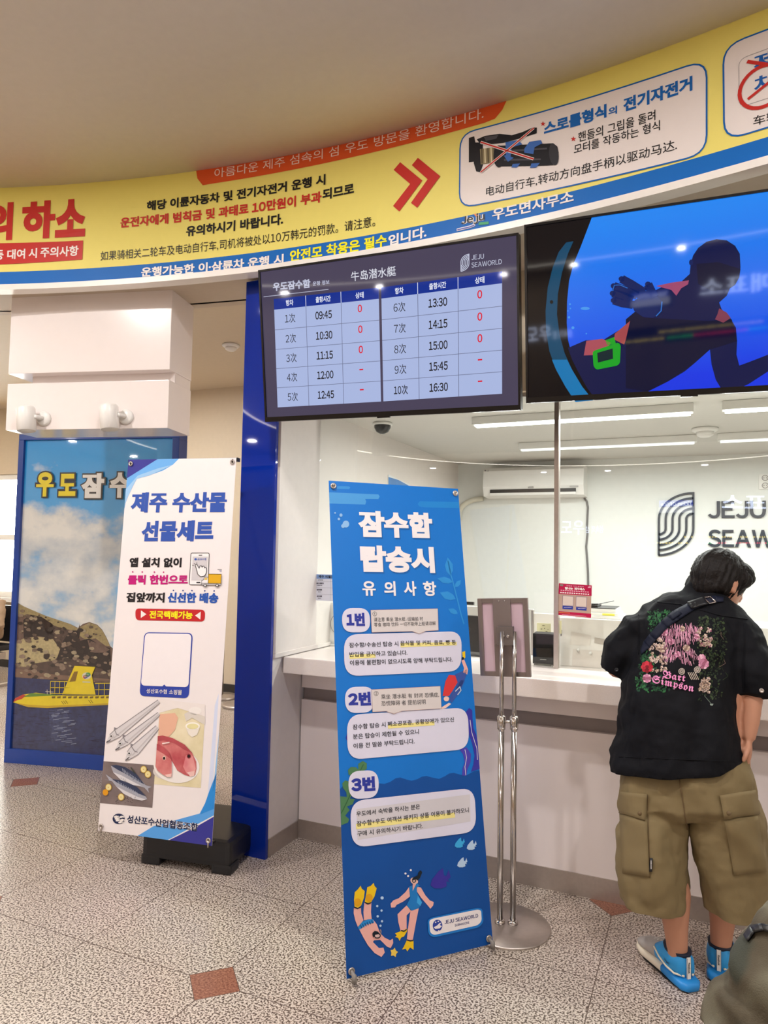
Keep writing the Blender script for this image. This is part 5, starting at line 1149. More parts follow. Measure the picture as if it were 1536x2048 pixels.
# --- white loudspeaker at the left end
q = onz(648, 1290, .964); ws = thing('speaker', 'white rounded loudspeaker on the left end of the worktop behind the price list', 'speaker', (q.x + .09, q.y + .13, .964))
tz = onY(650, 1203, q.y).z
MB().use(WHITEP).box((q.x - .025, q.y, .974), (q.x + .19, q.y + .14, tz), bev=.018).build('cabinet', ws)
MB().use(GREYP).tube([V((q.x + .1 + .06 * cos(t * pi / 12), q.y - .001, 1.09 + .06 * sin(t * pi / 12))) for t in range(24)], .0015, 6, closed=True).build('cone_ring', ws)
MB().use(WHITEP).box((q.x - .03, q.y - .02, .964), (q.x + .2, q.y + .16, .976), bev=.004).build('base', ws)
MB().use(GREYP).box((q.x - .045, q.y + .05, .98), (q.x - .032, q.y + .09, tz - .01), bev=.002).build('side_bracket', ws)

# --- sheets on the glass
def board_px(Y, pts): return Plane((0, Y, 0), (1, 0, 0), (0, 0, 1), (0, -1, 0)), [onY(x, y, Y) for x, y in pts]
gy = GY - .0052
S, P4 = board_px(gy, ((1118, 1167), (1183, 1171), (1182, 1235), (1116, 1230)))
qr = thing('pass_poster', 'crimson poster with two blue captions taped to the glass right of the steel post', 'poster', (P4[3] + P4[2]) / 2)
MB().use(mat('kraft_print', 'B99F8E', .5)).prism([v for v in P4], (0, -.001, 0)).build('sheet', qr)
S = Plane((0, gy - .0011, 0), (1, 0, 0), (0, 0, 1), (0, -1, 0)); p = Print(S, .0004); CR_ = ink('B81448')
p.poly(KQ(522, 203, 1026, 236, 1024, 400, 514, 366), CR_, 1); p.poly(KQ(508, 632, 1018, 672, 1014, 735, 505, 690), CR_, 1)
p.poly(KQ(584, 398, 740, 408, 736, 552, 580, 544), ink('D8C8BC'), 1); p.poly(KQ(790, 410, 946, 420, 942, 570, 786, 560), ink('D8C8BC'), 1)
p.poly(KQ(578, 548, 738, 558, 736, 608, 575, 598), ink('31409A'), 2); p.poly(KQ(786, 568, 946, 578, 944, 624, 784, 612), ink('31409A'), 2)
p.ring(KQ(578, 396, 742, 406, 738, 552, 575, 544), ink('31409A'), .0008, 3); p.ring(KQ(786, 408, 950, 418, 946, 570, 783, 560), ink('31409A'), .0008, 3)
p.tx(KQ, '탐나는', 615, 300, 738, 306, 40, WHT, .05, 3); p.tx(KQ, '제주패스', 755, 306, 920, 318, 40, WHT, .05, 3); p.tx(KQ, '여행을 더욱 즐겁게', 635, 250, 900, 264, 16, ink('E9A9BC'), .02, 3)
for x0, x1, y, h in ((548, 990, 318, 14), (540, 996, 354, 18)):
    for i in range(13): xx = x0 + (x1 - x0) * i / 13; p.poly(KQ(xx, y + i * 2.3 - h, xx + 24, y + i * 2.3 - h + 1, xx + 24, y + i * 2.3, xx, y + i * 2.3), ink('E8B4C4' if y < 330 else 'F2E4E6'), 3)
p.poly(KQ(538, 216, 588, 220, 586, 248, 536, 246), ink('8A8078'), 3); p.poly(KQ(968, 258, 1008, 246, 1010, 275, 966, 272), ink('E8B0C0'), 3)
for i in range(6): xx = 600 + i * 20; p.poly(KQ(xx, 570, xx + 12, 571, xx + 12, 578, xx, 577), WHT, 3); p.poly(KQ(xx + 215, 585, xx + 227, 586, xx + 227, 593, xx + 215, 592), WHT, 3)
p.poly(KQ(520, 648, 690, 660, 690, 666, 518, 656), ink('F0A030'), 3); p.poly(KQ(570, 680, 940, 708, 940, 712, 570, 685), ink('F0C0CC'), 3); p.build('print', qr)
KW = K(560, 1130, 8.908)
S, P4 = board_px(gy, [KW(*z)[0] for z in ((532, 160), (1100, 176), (1090, 655), (526, 622))])
pr_ = thing('price_list', 'white price table with a blue heading taped to the left end of the glass', 'sign', (P4[3] + P4[2]) / 2)
MB().use(mat('price_paper', 'DCDCE6', .5)).prism(P4, (0, -.001, 0)).build('sheet', pr_)
S = Plane((0, gy - .0011, 0), (1, 0, 0), (0, 0, 1), (0, -1, 0)); p = Print(S, .0004)
p.poly(KW(534, 162, 1100, 178, 1098, 256, 532, 240), ink('7F9CCB'), 1); p.tx(KW, '제주 씨월드', 684, 228, 960, 238, 50, BLK, .03, 2)
for x0, y0, x1, y1 in ((530, 285, 1095, 302), (530, 395, 1093, 415), (528, 515, 1092, 538)): p.line(KW(x0, y0, x1, y1), ink('70707A'), .0008, 2)
p.line(KW(905, 250, 895, 640), ink('70707A'), .0008, 2); p.poly(KW(556, 290, 620, 293, 616, 540, 552, 536), ink('BDBBCB'), 1)
for y, a, b in ((340, 640, 795), (455, 660, 765), (570, 660, 762)):
    n_ = int((b - a) / 24)
    for i in range(n_): p.poly(KW(a + i * 24, y - 28, a + i * 24 + 17, y - 27, a + i * 24 + 17, y, a + i * 24, y - 1), ink('4A4650'), 3)
    for i in range(n_ - 1): p.poly(KW(a + 20 + i * 20, y + 16, a + 32 + i * 20, y + 16, a + 32 + i * 20, y + 30, a + 20 + i * 20, y + 30), ink('66626C'), 3)
p.tx(KW, '선박명', 676, 276, 762, 278, 18, BLK, .02, 2); p.build('print', pr_)

# --- office back wall
KO = K(900, 820, 2.415); oy = OY - .001
S = Plane((0, oy, 0), (1, 0, 0), (0, 0, 1), (0, -1, 0))
lg = thing('wall_logo', 'dark navy company emblem and lettering raised on the office back wall', 'sign', (.3, OY - .012, 1.5))
NAVY = mat('logo_navy', '2C333F', .4)
KL = K(1280, 940, 6.0)
def raised(pr, nm):
    mb = MB().use(NAVY); n_ = len(pr.mb.v); d = V((0, -.014, 0))
    mb.v = [v.copy() for v in pr.mb.v] + [v + d for v in pr.mb.v]; E = {}
    for f in pr.mb.f:
        mb.f.append(list(f)); mb.f.append([n_ + i for i in reversed(f)])
        for a, b in zip(f, f[1:] + f[:1]): E.setdefault((min(a, b), max(a, b)), []).append((a, b))
    for k, l in E.items():
        if len(l) == 1: a, b = l[0]; mb.f.append([a, b, n_ + b, n_ + a])
    mb.m = [0] * len(mb.f); mb.sm = [False] * len(mb.f); mb.build(nm, lg)
p = Print(S, 0); seal(p, [S.uv(z) for z in KL(228, 282, 640, 278, 640, 1010, 226, 1022)], NAVY, .016, 1); raised(p, 'emblem')
p = Print(S, 0); p.tx(KL, 'JEJU', 815, 580, 1512, 580, 205, NAVY, .022, 1); raised(p, 'lettering')
x0 = S.uv(KL(815, 925)[0]); p = Print(S, 0); h_ = S.uv(KL(815, 715)[0])[1] - x0[1]
p.text('SEAWORLD', x0, (x0[0] + h_ * 6.3, x0[1]), (x0[0], x0[1] + h_), NAVY, .022, 1, uv=True); raised(p, 'lettering')
# air conditioner
ac = thing('air_conditioner', 'white wall air conditioner on the office back wall', 'air conditioner', (-1.29, OY - .1, 2.0))
ay = OY - .20; A0, A1, A2 = onY(966, 937, ay), onY(1167, 931, ay), onY(1168, 991, ay)
mb = MB().use(mat('ac_white', 'EFEDE9', .3)); zb, zt_ = A2.z, A1.z + .01
prof = [(0, zt_), (.14, zt_), (.185, zt_ - .03), (.20, zt_ - .16), (.17, zb + .01), (.06, zb), (0, zb)]
vs = [(x, OY - d, z) for x in (A0.x, A1.x) for d, z in prof]; n_ = len(prof)
mb.add(vs, [tuple(range(n_)), tuple(range(2 * n_ - 1, n_ - 1, -1))] + [(i, (i + 1) % n_, n_ + (i + 1) % n_, n_ + i) for i in range(n_)]); mb.build('body', ac)
MB().use(BLACKP).box((A0.x + .06, OY - .1955, zb + .032), (A1.x - .06, OY - .15, zb + .062)).build('air_slot', ac)
MB().use(mat('ac_white', 'EFEDE9')).box((A0.x + .06, OY - .20, zb + .012), (A1.x - .06, OY - .19, zb + .033), bev=.002).build('louvre', ac)
S = Plane((0, OY - .204, 0), (1, 0, 0), (0, 0, 1), (0, -1, 0)); p = Print(S, .0006)
p.tx(KO, 'LG', 178, 298, 188, 297, 8, ink('777274'), .01, 1); p.ell(KO(170, 293)[0], 1.5, 1.5, ink('777274'), 1, n=12); p.tx(KO, 'WHISEN', 377, 378, 404, 376, 8, ink('55525A'), .02, 1); p.poly(KO(578, 366, 620, 365, 620, 372, 578, 372), ink('B8B5B4'), 1); p.build('brand_print', ac)
cbn = MB().use(mat('grey_cable', '6B6A6A', .5)).tube([onY(*z, OY - .012) for z in KO(648, 425, 660, 440, 666, 470, 662, 560, 664, 600, 658, 660, 664, 740, 667, 790, 668, 850, 668, 1000)], .008, 8).build('cable'); tag(cbn, 'grey cable hanging down the office wall from the air conditioner', 'cable')
cd2 = MB().use(mat('pipe_cover', 'D9D5C4', .5)).tube([onY(*z, OY - .03) for z in KO(160, 428, 120, 432, 85, 445, 60, 465, 45, 490, 40, 540)], .022, 10).build('pipe'); tag(cd2, 'cream pipe curving from the air conditioner to the left corner', 'pipe')
# socket
o1, o2 = onY(1517, 949, OY), onY(1518, 979, OY)
sk = thing('wall_socket', 'white double wall socket above the lettering at the right edge', 'socket', (o1.x + .06, OY, o2.z))
MB().use(WHITEP).box((o1.x, OY - .012, o2.z), (o1.x + .085, OY, o1.z), bev=.003).build('plate', sk)
for k in (.25, .75):
    cz = o2.z + (o1.z - o2.z) * k
    MB().use(WHITEP).lathe(V((o1.x + .042, OY - .012, cz)), [(.022, 0), (.022, .003), (.019, .003), (.018, .001)], V((0, -1, 0)), 20).build('outlet', sk)
    MB().use(GREYP).tube([V((o1.x + .042 + .02 * cos(t * pi / 10), OY - .0145, cz + .02 * sin(t * pi / 10))) for t in range(20)], .002, 6, closed=True).cyl(V((o1.x + .034, OY - .0155, cz)), .003, .002, V((0, -1, 0)), 8).cyl(V((o1.x + .05, OY - .0155, cz)), .003, .002, V((0, -1, 0)), 8).build('outlet_ring', sk)
# detectors and camera dome
def detector(p, label):
    t = thing('smoke_detector', label, 'detector', p)
    MB().use(WHITEP).lathe(p, [(.075, 0), (.075, -.012), (.06, -.022)]).build('base', t)
    MB().use(WHITEP).lathe(p, [(.05, -.02), (.048, -.04), (.03, -.052), (.012, -.056)]).build('sensor', t); return t
detector(onz(1410, 857, 2.288), 'white round detector on the office ceiling between the lights'); detector(onz(462, 690, 3.268), 'white round detector on the rear ceiling behind the white block')
q = onz(765, 846, 2.288); cm = thing('dome_camera', 'small dark dome camera on the office ceiling under the timetable screen', 'camera', q)
MB().use(WHITEP).lathe(q, [(.06, 0), (.06, -.014), (.05, -.016)]).build('base', cm); MB().use(mat('smoked_dome', '3A3A3A', .12)).lathe(q, [(.052, -.014), (.05, -.03), (.036, -.055), (.015, -.066), (.002, -.068)]).build('dome', cm)
# small blue poster on the office side wall
w4 = [onX(*z, -1.9515) for z in ((776, 949), (819, 969), (822, 1040), (776, 1040))]
wp2 = thing('wall_poster', 'small poster with a blue sky picture on the office side wall above the blue banner', 'poster', w4[3]); MB().use(mat('poster_white', 'E4E8EA', .4)).prism(w4, (.002, 0, 0)).build('sheet', wp2)
w5 = [onX(*z, -1.9492) for z in ((777, 954), (797, 960), (817, 971), (818, 1036), (777, 1036))]; MB().use(mat('poster_blue', '4F8ACB', .4, var=.3, vs=6)).prism(w5, (.0005, 0, 0)).build('picture', wp2)

# ================================================================== rear of the hall
def stanchion(x, y, h, label):
    t = thing('barrier_post', label, 'post', (x, y, 0), 'barrier posts')
    MB().use(STEEL).lathe((x, y, 0), [(.17, 0), (.17, .022), (.16, .03), (.03, .038)], n=36).build('base', t)
    MB().use(STEEL).cyl((x, y, .03), .026, h).build('pole', t); MB().use(BLACKP).lathe((x, y, h), [(.03, 0), (.033, .01), (.033, .08), (.02, .09)]).build('belt_head', t)
q = onz(441, 1396, 0); stanchion(q.x, q.y, .92, 'steel barrier post farther back, its pole beside the white banner'); q = onz(480, 1413, 0); stanchion(q.x, q.y, .92, 'steel barrier post half hidden behind the blue panel')
bt = thing('waiting_seat', 'black waiting seats on a grey beam by the far left window', 'seats', (-7.0, 5.4, 0))
BS = mat('black_leatherette', '1B1A1D', .45)
sx = Plane((-6.5, 5.1, 0), (1, 0, 0), (0, 0, 1), (0, -1, 0))
e0 = onY(21, 1300, 5.35).x
for i in range(3):
    x1 = e0 - i * .56
    MB().use(BS).box((x1 - .5, 5.0, .40), (x1, 5.42, .46), bev=.02).build('seat', bt); MB().use(BS).box((x1 - .5, 5.42, .47), (x1, 5.48, .86), bev=.02).build('backrest', bt)
MB().use(STEEL).box((e0 - 1.65, 5.15, .32), (e0 + .02, 5.28, .39), bev=.004).build('beam', bt)
for x in (e0 - .15, e0 - 1.4): MB().use(STEEL).box((x - .03, 4.98, 0), (x + .03, 5.5, .03), bev=.004).box((x - .025, 5.18, .02), (x + .025, 5.24, .33)).build('leg', bt)
# ================================================================== people
class Skin:
    """prints, patches and straps that lie on a body or garment, measured in frame pixels"""
    step = 0; grid = 5
    def __init__(s, me): s.b = BVHTree.FromPolygons([v.co.copy() for v in me.vertices], [tuple(p.vertices) for p in me.polygons])
    def uv(s, p): return p
    def w(s, u, off=0):
        d = ray(*u); h = s.b.ray_cast(CAM, d)
        if h[0] is None:
            k = CAM + d * 2.7; h = s.b.find_nearest(k); return h[0] + h[1] * off
        n = h[1] if h[1].dot(d) < 0 else -h[1]
        return h[0] + (n * .25 - d * .75).normalized() * off
    def drape(s, mb, quad, nu, nv, off, th):
        a, b, c, d = [V(q) for q in quad]; T_, B_ = [], []
        for j in range(nv + 1):
            for i in range(nu + 1):
                u, v = i / nu, j / nv; q = (a * (1 - u) + b * u) * (1 - v) + (d * (1 - u) + c * u) * v
                T_.append(s.w(q, off + th)); B_.append(s.w(q, off - .004))
        n = len(T_); fs = []; W_ = nu + 1
        for j in range(nv):
            for i in range(nu): k = j * W_ + i; fs.append((k, k + 1, k + W_ + 1, k + W_))
        rim = [i for i in range(nu)] + [j * W_ + nu for j in range(nv)] + [nv * W_ + i for i in range(nu, 0, -1)] + [j * W_ for j in range(nv, 0, -1)]
        for i in range(len(rim)): p_, q_ = rim[i], rim[(i + 1) % len(rim)]; fs.append((p_, n + p_, n + q_, q_))
        mb.add(T_ + B_, fs, True); return mb
    def strip(s, mb, pts, n, off, th):             # pts: pairs (upper, lower) along a band
        for (a, b), (c, d) in zip(pts[:-1], pts[1:]): s.drape(mb, (a, c, d, b), n, 3, off, th)
        return mb
def seg(y, l, r, Y, b, pw=2.3, tilt=0):
    p0, p1 = onY(l, y, Y), onY(r, y, Y); return ((p0 + p1) / 2, (p1 - p0) / 2, V((0, b, tilt)), pw)
def wr(p, sc, a): return noise.fractal(V(p) * sc, 1.0, 2.0, 3) * a

SKIN = mat('skin', 'BC876C', .5, var=.06, vs=14)
SKIN2 = mat('skin_light', 'D3A488', .5, var=.05)
mn = thing('person', 'person in a black embroidered shirt and khaki cargo shorts leaning on the ticket counter', 'person', (-.02, 2.84, 0))
# ---- body
HC = onY(1441, 1163, 3.03)
th = radians(50); fh = V((sin(th), cos(th), 0)); hf = fh * .92 + V((0, 0, -.39)); hu = fh * .39 + V((0, 0, .92)); hr = hf.cross(hu)
b = MB()
b.loft([(V((-.03, 2.88, .70)), V((.13, 0, 0)), V((0, .09, 0))), (V((-.03, 2.88, .82)), V((.165, 0, 0)), V((0, .115, 0))), (V((-.025, 2.89, .95)), V((.15, 0, 0)), V((0, .10, 0))), (V((-.01, 2.93, 1.10)), V((.165, 0, 0)), V((0, .105, 0))), (V((-.01, 2.97, 1.20)), V((.165, 0, 0)), V((0, .095, 0))), (V((0, 2.99, 1.28)), V((.125, 0, 0)), V((0, .075, 0)))])
LH, RH = (V((-.115, 2.87, .84)), V((-.14, 2.83, .46)), V((-.10, 2.81, .30)), V((-.088, 2.822, .09))), (V((.06, 2.89, .84)), V((.095, 2.89, .46)), V((.066, 2.915, .30)), V((.052, 2.932, .09)))
for L4 in (LH, RH): b.tube([L4[0], (L4[0] + L4[1]) / 2, L4[1], L4[2], L4[2] * .45 + L4[3] * .55, L4[3], L4[3] - V((0, 0, .05))], [.095, .08, .060, .060, .042, .034, .031], 16)
nb = onY(1416, 1196, 3.02)
b.tube([nb - V((.02, .02, .05)), nb, HC - hu * .05 - hf * .02], [.07, .058, .056], 14)
b.ell(HC, hr * .077, hf * .097, hu * .112, 24, 16); b.ell(HC + hf * .035 - hu * .06, hr * .052, hf * .058, hu * .052, 16, 12)
b.ell(HC + hf * .098 - hu * .025, hr * .012, hf * .022, hu * .024, 10, 8); b.ell(HC + hf * .085 - hu * .065, hr * .026, hf * .014, hu * .009, 10, 8); b.ell(HC + hf * .08 + hu * .012, hr * .045, hf * .016, hu * .010, 10, 8)
for s in (-1, 1):
    e = HC + hr * .079 * s - hu * .012 - hf * .005; b.ell(e, hr * .012, hf * .018, hu * .032, 12, 8); b.ell(e + hr * .006 * s + hf * .004 - hu * .024, hr * .009, hf * .010, hu * .012, 10, 6)
def hand(mb, w, fwd, side, up, curl, s=1):
    """palm, four unequal bent fingers and a thumb leaving the side of the palm"""
    mb.ell(w + fwd * .045, side * .040, fwd * .052, up * .016, 16, 10)
    for i, (o, L) in enumerate(((-.030, .066), (-.010, .076), (.010, .070), (.029, .054))):
        a = w + fwd * (.082 - abs(o) * .15) + side * o * s; d1 = (fwd + side * o * s * 1.5 - up * curl).normalized(); d2 = (fwd - up * curl * 2.2).normalized()
        mb.tube([a - fwd * .02, a, a + d1 * L * .5, a + d1 * L * .5 + d2 * L * .5], [.010, .0098, .009, .0075], 8)
    t0 = w + fwd * .028 - side * .034 * s; d = (fwd * .6 - side * .8 * s - up * .25).normalized()
    mb.tube([t0 + side * .01 * s, t0, t0 + d * .032, t0 + d * .032 + (fwd * .9 - side * .25 * s - up * .3).normalized() * .028], [.013, .0125, .0105, .0085], 8)
RW = [onY(1470, 1258, 2.965), onY(1509, 1370, 2.90), onY(1507, 1405, 2.885), onY(1496, 1478, 2.86)]
b.tube([RW[0], (RW[0] + RW[1]) / 2, RW[1], RW[2] * .5 + RW[3] * .5, RW[3]], [.045, .042, .035, .030, .024], 14)
hand(b, RW[3] + V((0, 0, .005)), V((-.05, .08, -1)).normalized(), V((0, 1, 0)), V((1, 0, 0)), .15)
LW = [onY(1312, 1256, 2.98), onY(1234, 1336, 2.985), V((-.23, 3.16, 1.012)), V((-.17, 3.235, 1.004))]
b.tube([LW[0], (LW[0] + LW[1]) / 2, LW[1], LW[2], LW[3]], [.045, .046, .043, .034, .028], 14)
hand(b, LW[3], V((.75, .66, -.06)).normalized(), V((.66, -.75, 0)), V((0, 0, 1)), .06, -1)
body = link_mesh(remesh(b, 'body', .0065, 5), 'body', mn, [SKIN])
# ---- hair
h = MB(); hc = HC + hu * .014 - hf * .014
h.ell(hc, hr * .090, hf * .106, hu * .110, 24, 16); h.ell(HC + hu * .055 + hf * .045, hr * .078, hf * .065, hu * .050, 18, 12); h.ell(HC - hf * .062 - hu * .035, hr * .070, hf * .045, hu * .055, 18, 12)
h.ell(HC + hf * .085 + hu * .045, hr * .066, hf * .026, hu * .034, 16, 10)
for s in (-1, 1): h.ell(HC + hr * .07 * s + hu * .025 + hf * .03, hr * .022, hf * .045, hu * .034, 14, 10); h.ell(HC + hr * .066 * s - hf * .038 - hu * .012, hr * .022, hf * .03, hu * .045, 14, 10)
def strands(co, no):
    q = co - HC; a = atan2(q.dot(hr), q.dot(hf)); z = q.dot(hu)
    return .007 * noise.noise(V((a * 9, z * 14, 3))) + .0035 * noise.noise(V((a * 34, z * 30, 0)))
hair = link_mesh(remesh(h, 'hair', .005, 3, strands), 'hair', mn, [mat('dark_hair', '120C0A', .55, spec=.25, var=.5, vs=70, bump=.5, bs=160)])
# ---- shirt
s_ = MB()
s_.loft([seg(1585, 1240, 1470, 2.855, .162), seg(1520, 1224, 1485, 2.86, .172), seg(1440, 1231, 1484, 2.89, .168), seg(1360, 1248, 1486, 2.92, .162), seg(1300, 1260, 1490, 2.95, .152), seg(1258, 1268, 1498, 2.97, .138), seg(1230, 1268, 1498, 2.985, .118), seg(1210, 1283, 1482, 2.995, .095), seg(1192, 1318, 1458, 3.005, .078), seg(1178, 1368, 1448, 3.015, .066)], 40)
s_.tube([onY(1322, 1240, 2.98), onY(1280, 1262, 2.975), onY(1248, 1306, 2.97), onY(1232, 1343, 2.98)], [.07, .088, .080, .064], 20)
s_.tube([onY(1462, 1248, 2.97), onY(1494, 1288, 2.935), onY(1506, 1345, 2.90), onY(1508, 1394, 2.885)], [.07, .070, .060, .053], 20)
cc = onY(1413, 1181, 3.02); ca, cb_ = V((.070, 0, -.028)), V((0, .066, .02)); cu = V((.12, .1, 1)).normalized()
for k, (sc_, hh) in enumerate(((1.06, -.016), (1.0, -.004), (.94, .008), (.90, .018))): s_.tube([cc + cu * hh + ca * cos(t * pi / 12) * sc_ + cb_ * sin(t * pi / 12) * sc_ for t in range(24)], .013, 8, closed=True)
s_.prism([onY(1222, 1500, 2.86), onY(1235, 1564, 2.85), onY(1262, 1553, 2.80), onY(1262, 1490, 2.80)], (0, .03, 0))
def shirt_fold(co, no):
    z, x = co.z, co.x
    f = wr((co.x * 1.0, co.y, co.z * .55), 6.5, .020) + wr((co.x, co.y, co.z * .8), 15, .008) + .007 * sin(x * 38 + z * 9 + 4 * noise.noise(co * 4)) * max(0, min(1, (1.0 - z) / .35))
    f += .004 * sin((z + .55 * abs(x - .15)) * 75) * max(0, 1 - abs(z - 1.18) / .14) * max(0, 1 - abs(x - .2) / .16)
    f += .004 * sin((z - .8 * x) * 62) * max(0, 1 - abs(x + .28) / .12)
    return f
SHM = mat('black_cotton', '06070E', .75, spec=.22, var=.25, vs=7, bump=.25, bs=700)
hL, hM, hR = onY(1236, 1556, 2.72), onY(1440, 1556, 2.70), onY(1488, 1531, 2.76)
def under(a, b): d = (b - a); return d.cross(V((0, 1, 0))).normalized() * (1 if d.cross(V((0, 1, 0))).z < 0 else -1)
sme = remesh(s_, 'shirt', .008, 4, shirt_fold, [(hM, under(hL, hM)), (hM, under(hM, hR))]); skn = Skin(sme)
shirt = link_mesh(sme, 'shirt', mn, [SHM])
KS = K(1180, 1080, 3.938)
mb = MB().use(SHM)
for a, c in ((KS(380, 470, 470, 478), 1), (KS(470, 478, 720, 505), 1), (KS(720, 505, 1020, 590), 1), (KS(1020, 590, 1240, 620), 1)): skn.drape(mb, (a[0], a[1], (a[1][0], a[1][1] + 1.6), (a[0][0], a[0][1] + 1.6)), 8, 1, .0, .003)
skn.drape(mb, (*KS(160, 1700, 1200, 1745), *KS(1200, 1752, 160, 1707)), 14, 1, 0, .0025); skn.drape(mb, (*KS(1215, 660, 1222, 660), *KS(1212, 1230, 1205, 1230)), 1, 14, 0, .003); skn.drape(mb, (*KS(376, 500, 383, 500), *KS(385, 900, 378, 900)), 1, 14, 0, .003)
mb.build('seam', shirt, None)
for x, y, m in ((1351, 1186, STEEL), (210, 1022, BLACKP)):
    q = skn.w(KS(x, y)[0], .002); d = -ray(*KS(x, y)[0]); MB().use(m).lathe(q, [(.008, -.003), (.008, .002), (.005, .004), (.004, .002)], d, 14).build('button', shirt)
# embroidery: foliage, flowers and lettering round a pink ground (no figure)
p = Print(skn, .0006); rnd = random.Random(5)
GRN = [ink(k, .7) for k in ('1E4A2C', '17402A', '2E6A3A', '14301F')]; OLV = [ink(k, .7) for k in ('23311F', '2F3A22', '1B2A1E', '3A4A2A')]
CRM = [ink(k, .7) for k in ('D8C4AE', 'B99C88', 'CDB8B4', '8E7568')]; PNK = [ink(k, .7) for k in ('D79AB4', 'C27E9C', 'E2B4C4', '9A5A72')]
for cx_, cy_, rx_, ry_, n_ in ((640, 720, 85, 85, 150), (775, 720, 90, 75, 150), (620, 880, 60, 60, 90), (770, 900, 70, 60, 70), (700, 800, 110, 120, 120)):
    for i in range(n_):
        t, r_ = rnd.random() * 6.28, sqrt(rnd.random()); x, y = cx_ + rx_ * r_ * cos(t), cy_ + ry_ * r_ * sin(t); a = .35 * (x - 690) / 100
        p.line(KS(x, y, x + 26 * sin(a) + rnd.uniform(-3, 3), y + 30 * cos(a) + 8), rnd.choice(PNK + [ink('B98AA0', .7), ink('2A1A22', .7)]), .9, 1 + (i % 4) * .4)
def leaf_(x, y, s, a, m, L):
    dx, dy = cos(a) * s, sin(a) * s; p.poly(KS(x, y, x + dx * .45 - dy * .3, y + dy * .45 + dx * .3, x + dx, y + dy, x + dx * .45 + dy * .3, y + dy * .45 - dx * .3), m, L)
def spray(n, fx_, cols, s0, s1, L):
    for i in range(n):
        q = fx_(); leaf_(q[0], q[1], s0 + rnd.random() * (s1 - s0), rnd.random() * 6.28, rnd.choice(cols), L + (i % 3) * .3)
spray(170, lambda: (455 + rnd.random() * 190, 540 + rnd.random() * 130 + rnd.random() * 40), GRN, 14, 30, 3)
spray(130, lambda: (395 + rnd.random() * 120, 880 + rnd.random() * 180), GRN, 14, 28, 3)
spray(170, lambda: (360 + rnd.random() * 330, 1080 + rnd.random() * 110), GRN, 14, 34, 3)
spray(260, lambda: (850 + rnd.random() * 220, 600 + rnd.random() * 330), OLV, 12, 30, 3)
spray(140, lambda: (860 + rnd.random() * 180, 930 + rnd.random() * 330), OLV, 10, 26, 3)
for i in range(26):
    a = 870 + rnd.random() * 200; c_ = 620 + rnd.random() * 480; p.line(KS(a, c_, a + rnd.uniform(-25, 25), c_ + 30, a + rnd.uniform(-40, 30), c_ + 60), rnd.choice(OLV + CRM[3:]), .6, 4)
p.line(KS(900, 1225, 930, 1262, 965, 1300), ink('6E7A70', .7), .8, 4); p.poly(KS(945, 1290, 972, 1290, 965, 1305, 948, 1302), ink('8E9A90', .7), 4)
def flower(x, y, r, cols, L, n=6):
    for j in range(n):
        a = j * 2 * pi / n + x; p.ell(KS(x + cos(a) * r * .6, y + sin(a) * r * .6)[0], r * .5 / 3.938, r * .42 / 3.938, cols[j % len(cols)], L + .2 * (j % 2), n=10, rot=a)
    p.ell(KS(x, y)[0], r * .34 / 3.938, r * .32 / 3.938, cols[-1], L + .6, n=10)
    for j in range(3): p.ring([(q[0], q[1]) for q in [KS(x + cos(t) * r * (.3 + j * .22), y + sin(t) * r * (.3 + j * .2))[0] for t in (j, j + .7, j + 1.4, j + 2.1)]], ink('2A181E', .7), .35, L + .8, closed=False)
for i in range(46):
    x, y = 470 + rnd.random() * 130, 770 + rnd.random() * 270; flower(x, y, 9 + rnd.random() * 8, rnd.sample(CRM, 3), 5, 5)
for i in range(30):
    x, y = 840 + rnd.random() * 120, 690 + rnd.random() * 140; flower(x, y, 8 + rnd.random() * 9, rnd.sample(CRM + PNK[3:], 3), 5, 5)
for i in range(28):
    x, y = 860 + rnd.random() * 90, 1090 + rnd.random() * 110; flower(x, y, 9 + rnd.random() * 8, rnd.sample(CRM, 3), 5, 5)
for x, y, r, cs in ((450, 1000, 44, [ink('A81C2C', .7), ink('C43040', .7), ink('7A121E', .7)]), (450, 1090, 34, PNK), (895, 975, 40, PNK), (880, 930, 30, PNK[:3]), (590, 730, 26, PNK), (560, 860, 22, CRM), (840, 760, 22, PNK), (730, 700, 20, CRM), (640, 800, 24, PNK), (760, 850, 26, CRM), (690, 900, 24, PNK)): flower(x, y, r, cs, 6, 8)
for x, y in ((722, 1035), (845, 1022)): 
    for r in (24, 15, 7): p.ring(KS(*[v for t in range(14) for v in (x + r * cos(t * pi / 7), y + r * sin(t * pi / 7))]), ink('D8CCC0', .7), .9, 6)
for i in range(5): p.line(KS(772 + i * 14, 1042, 800 + i * 14, 1100), ink('CFC2B4', .7), 1.2, 6)
p.build('embroidery', shirt, 'embroidered flowers and leaves on a pink ground')
p = Print(skn, .0006); PL = ink('E58FC0', .7); DK_ = ink('3A1A2C', .7)
FRK = lambda t: ''.join(chr((0x1D56C + ord(k) - 65) if k.isupper() else (0x1D586 + ord(k) - 97)) for k in t)
for m, o_, w_, L in ((DK_, 3, .045, 8), (PL, 0, .008, 9)):
    p.text(FRK('Bart'), *[(q[0] + o_ / 4, q[1] + o_ / 4) for q in KS(572, 1088, 748, 1118, 578, 1026)], m, w_, L, uv=True); p.text(FRK('Simpson'), *[(q[0] + o_ / 4, q[1] + o_ / 4) for q in KS(486, 1138, 812, 1212, 496, 1062)], m, w_, L, uv=True)
p.build('lettering', shirt, 'pink embroidered lettering')
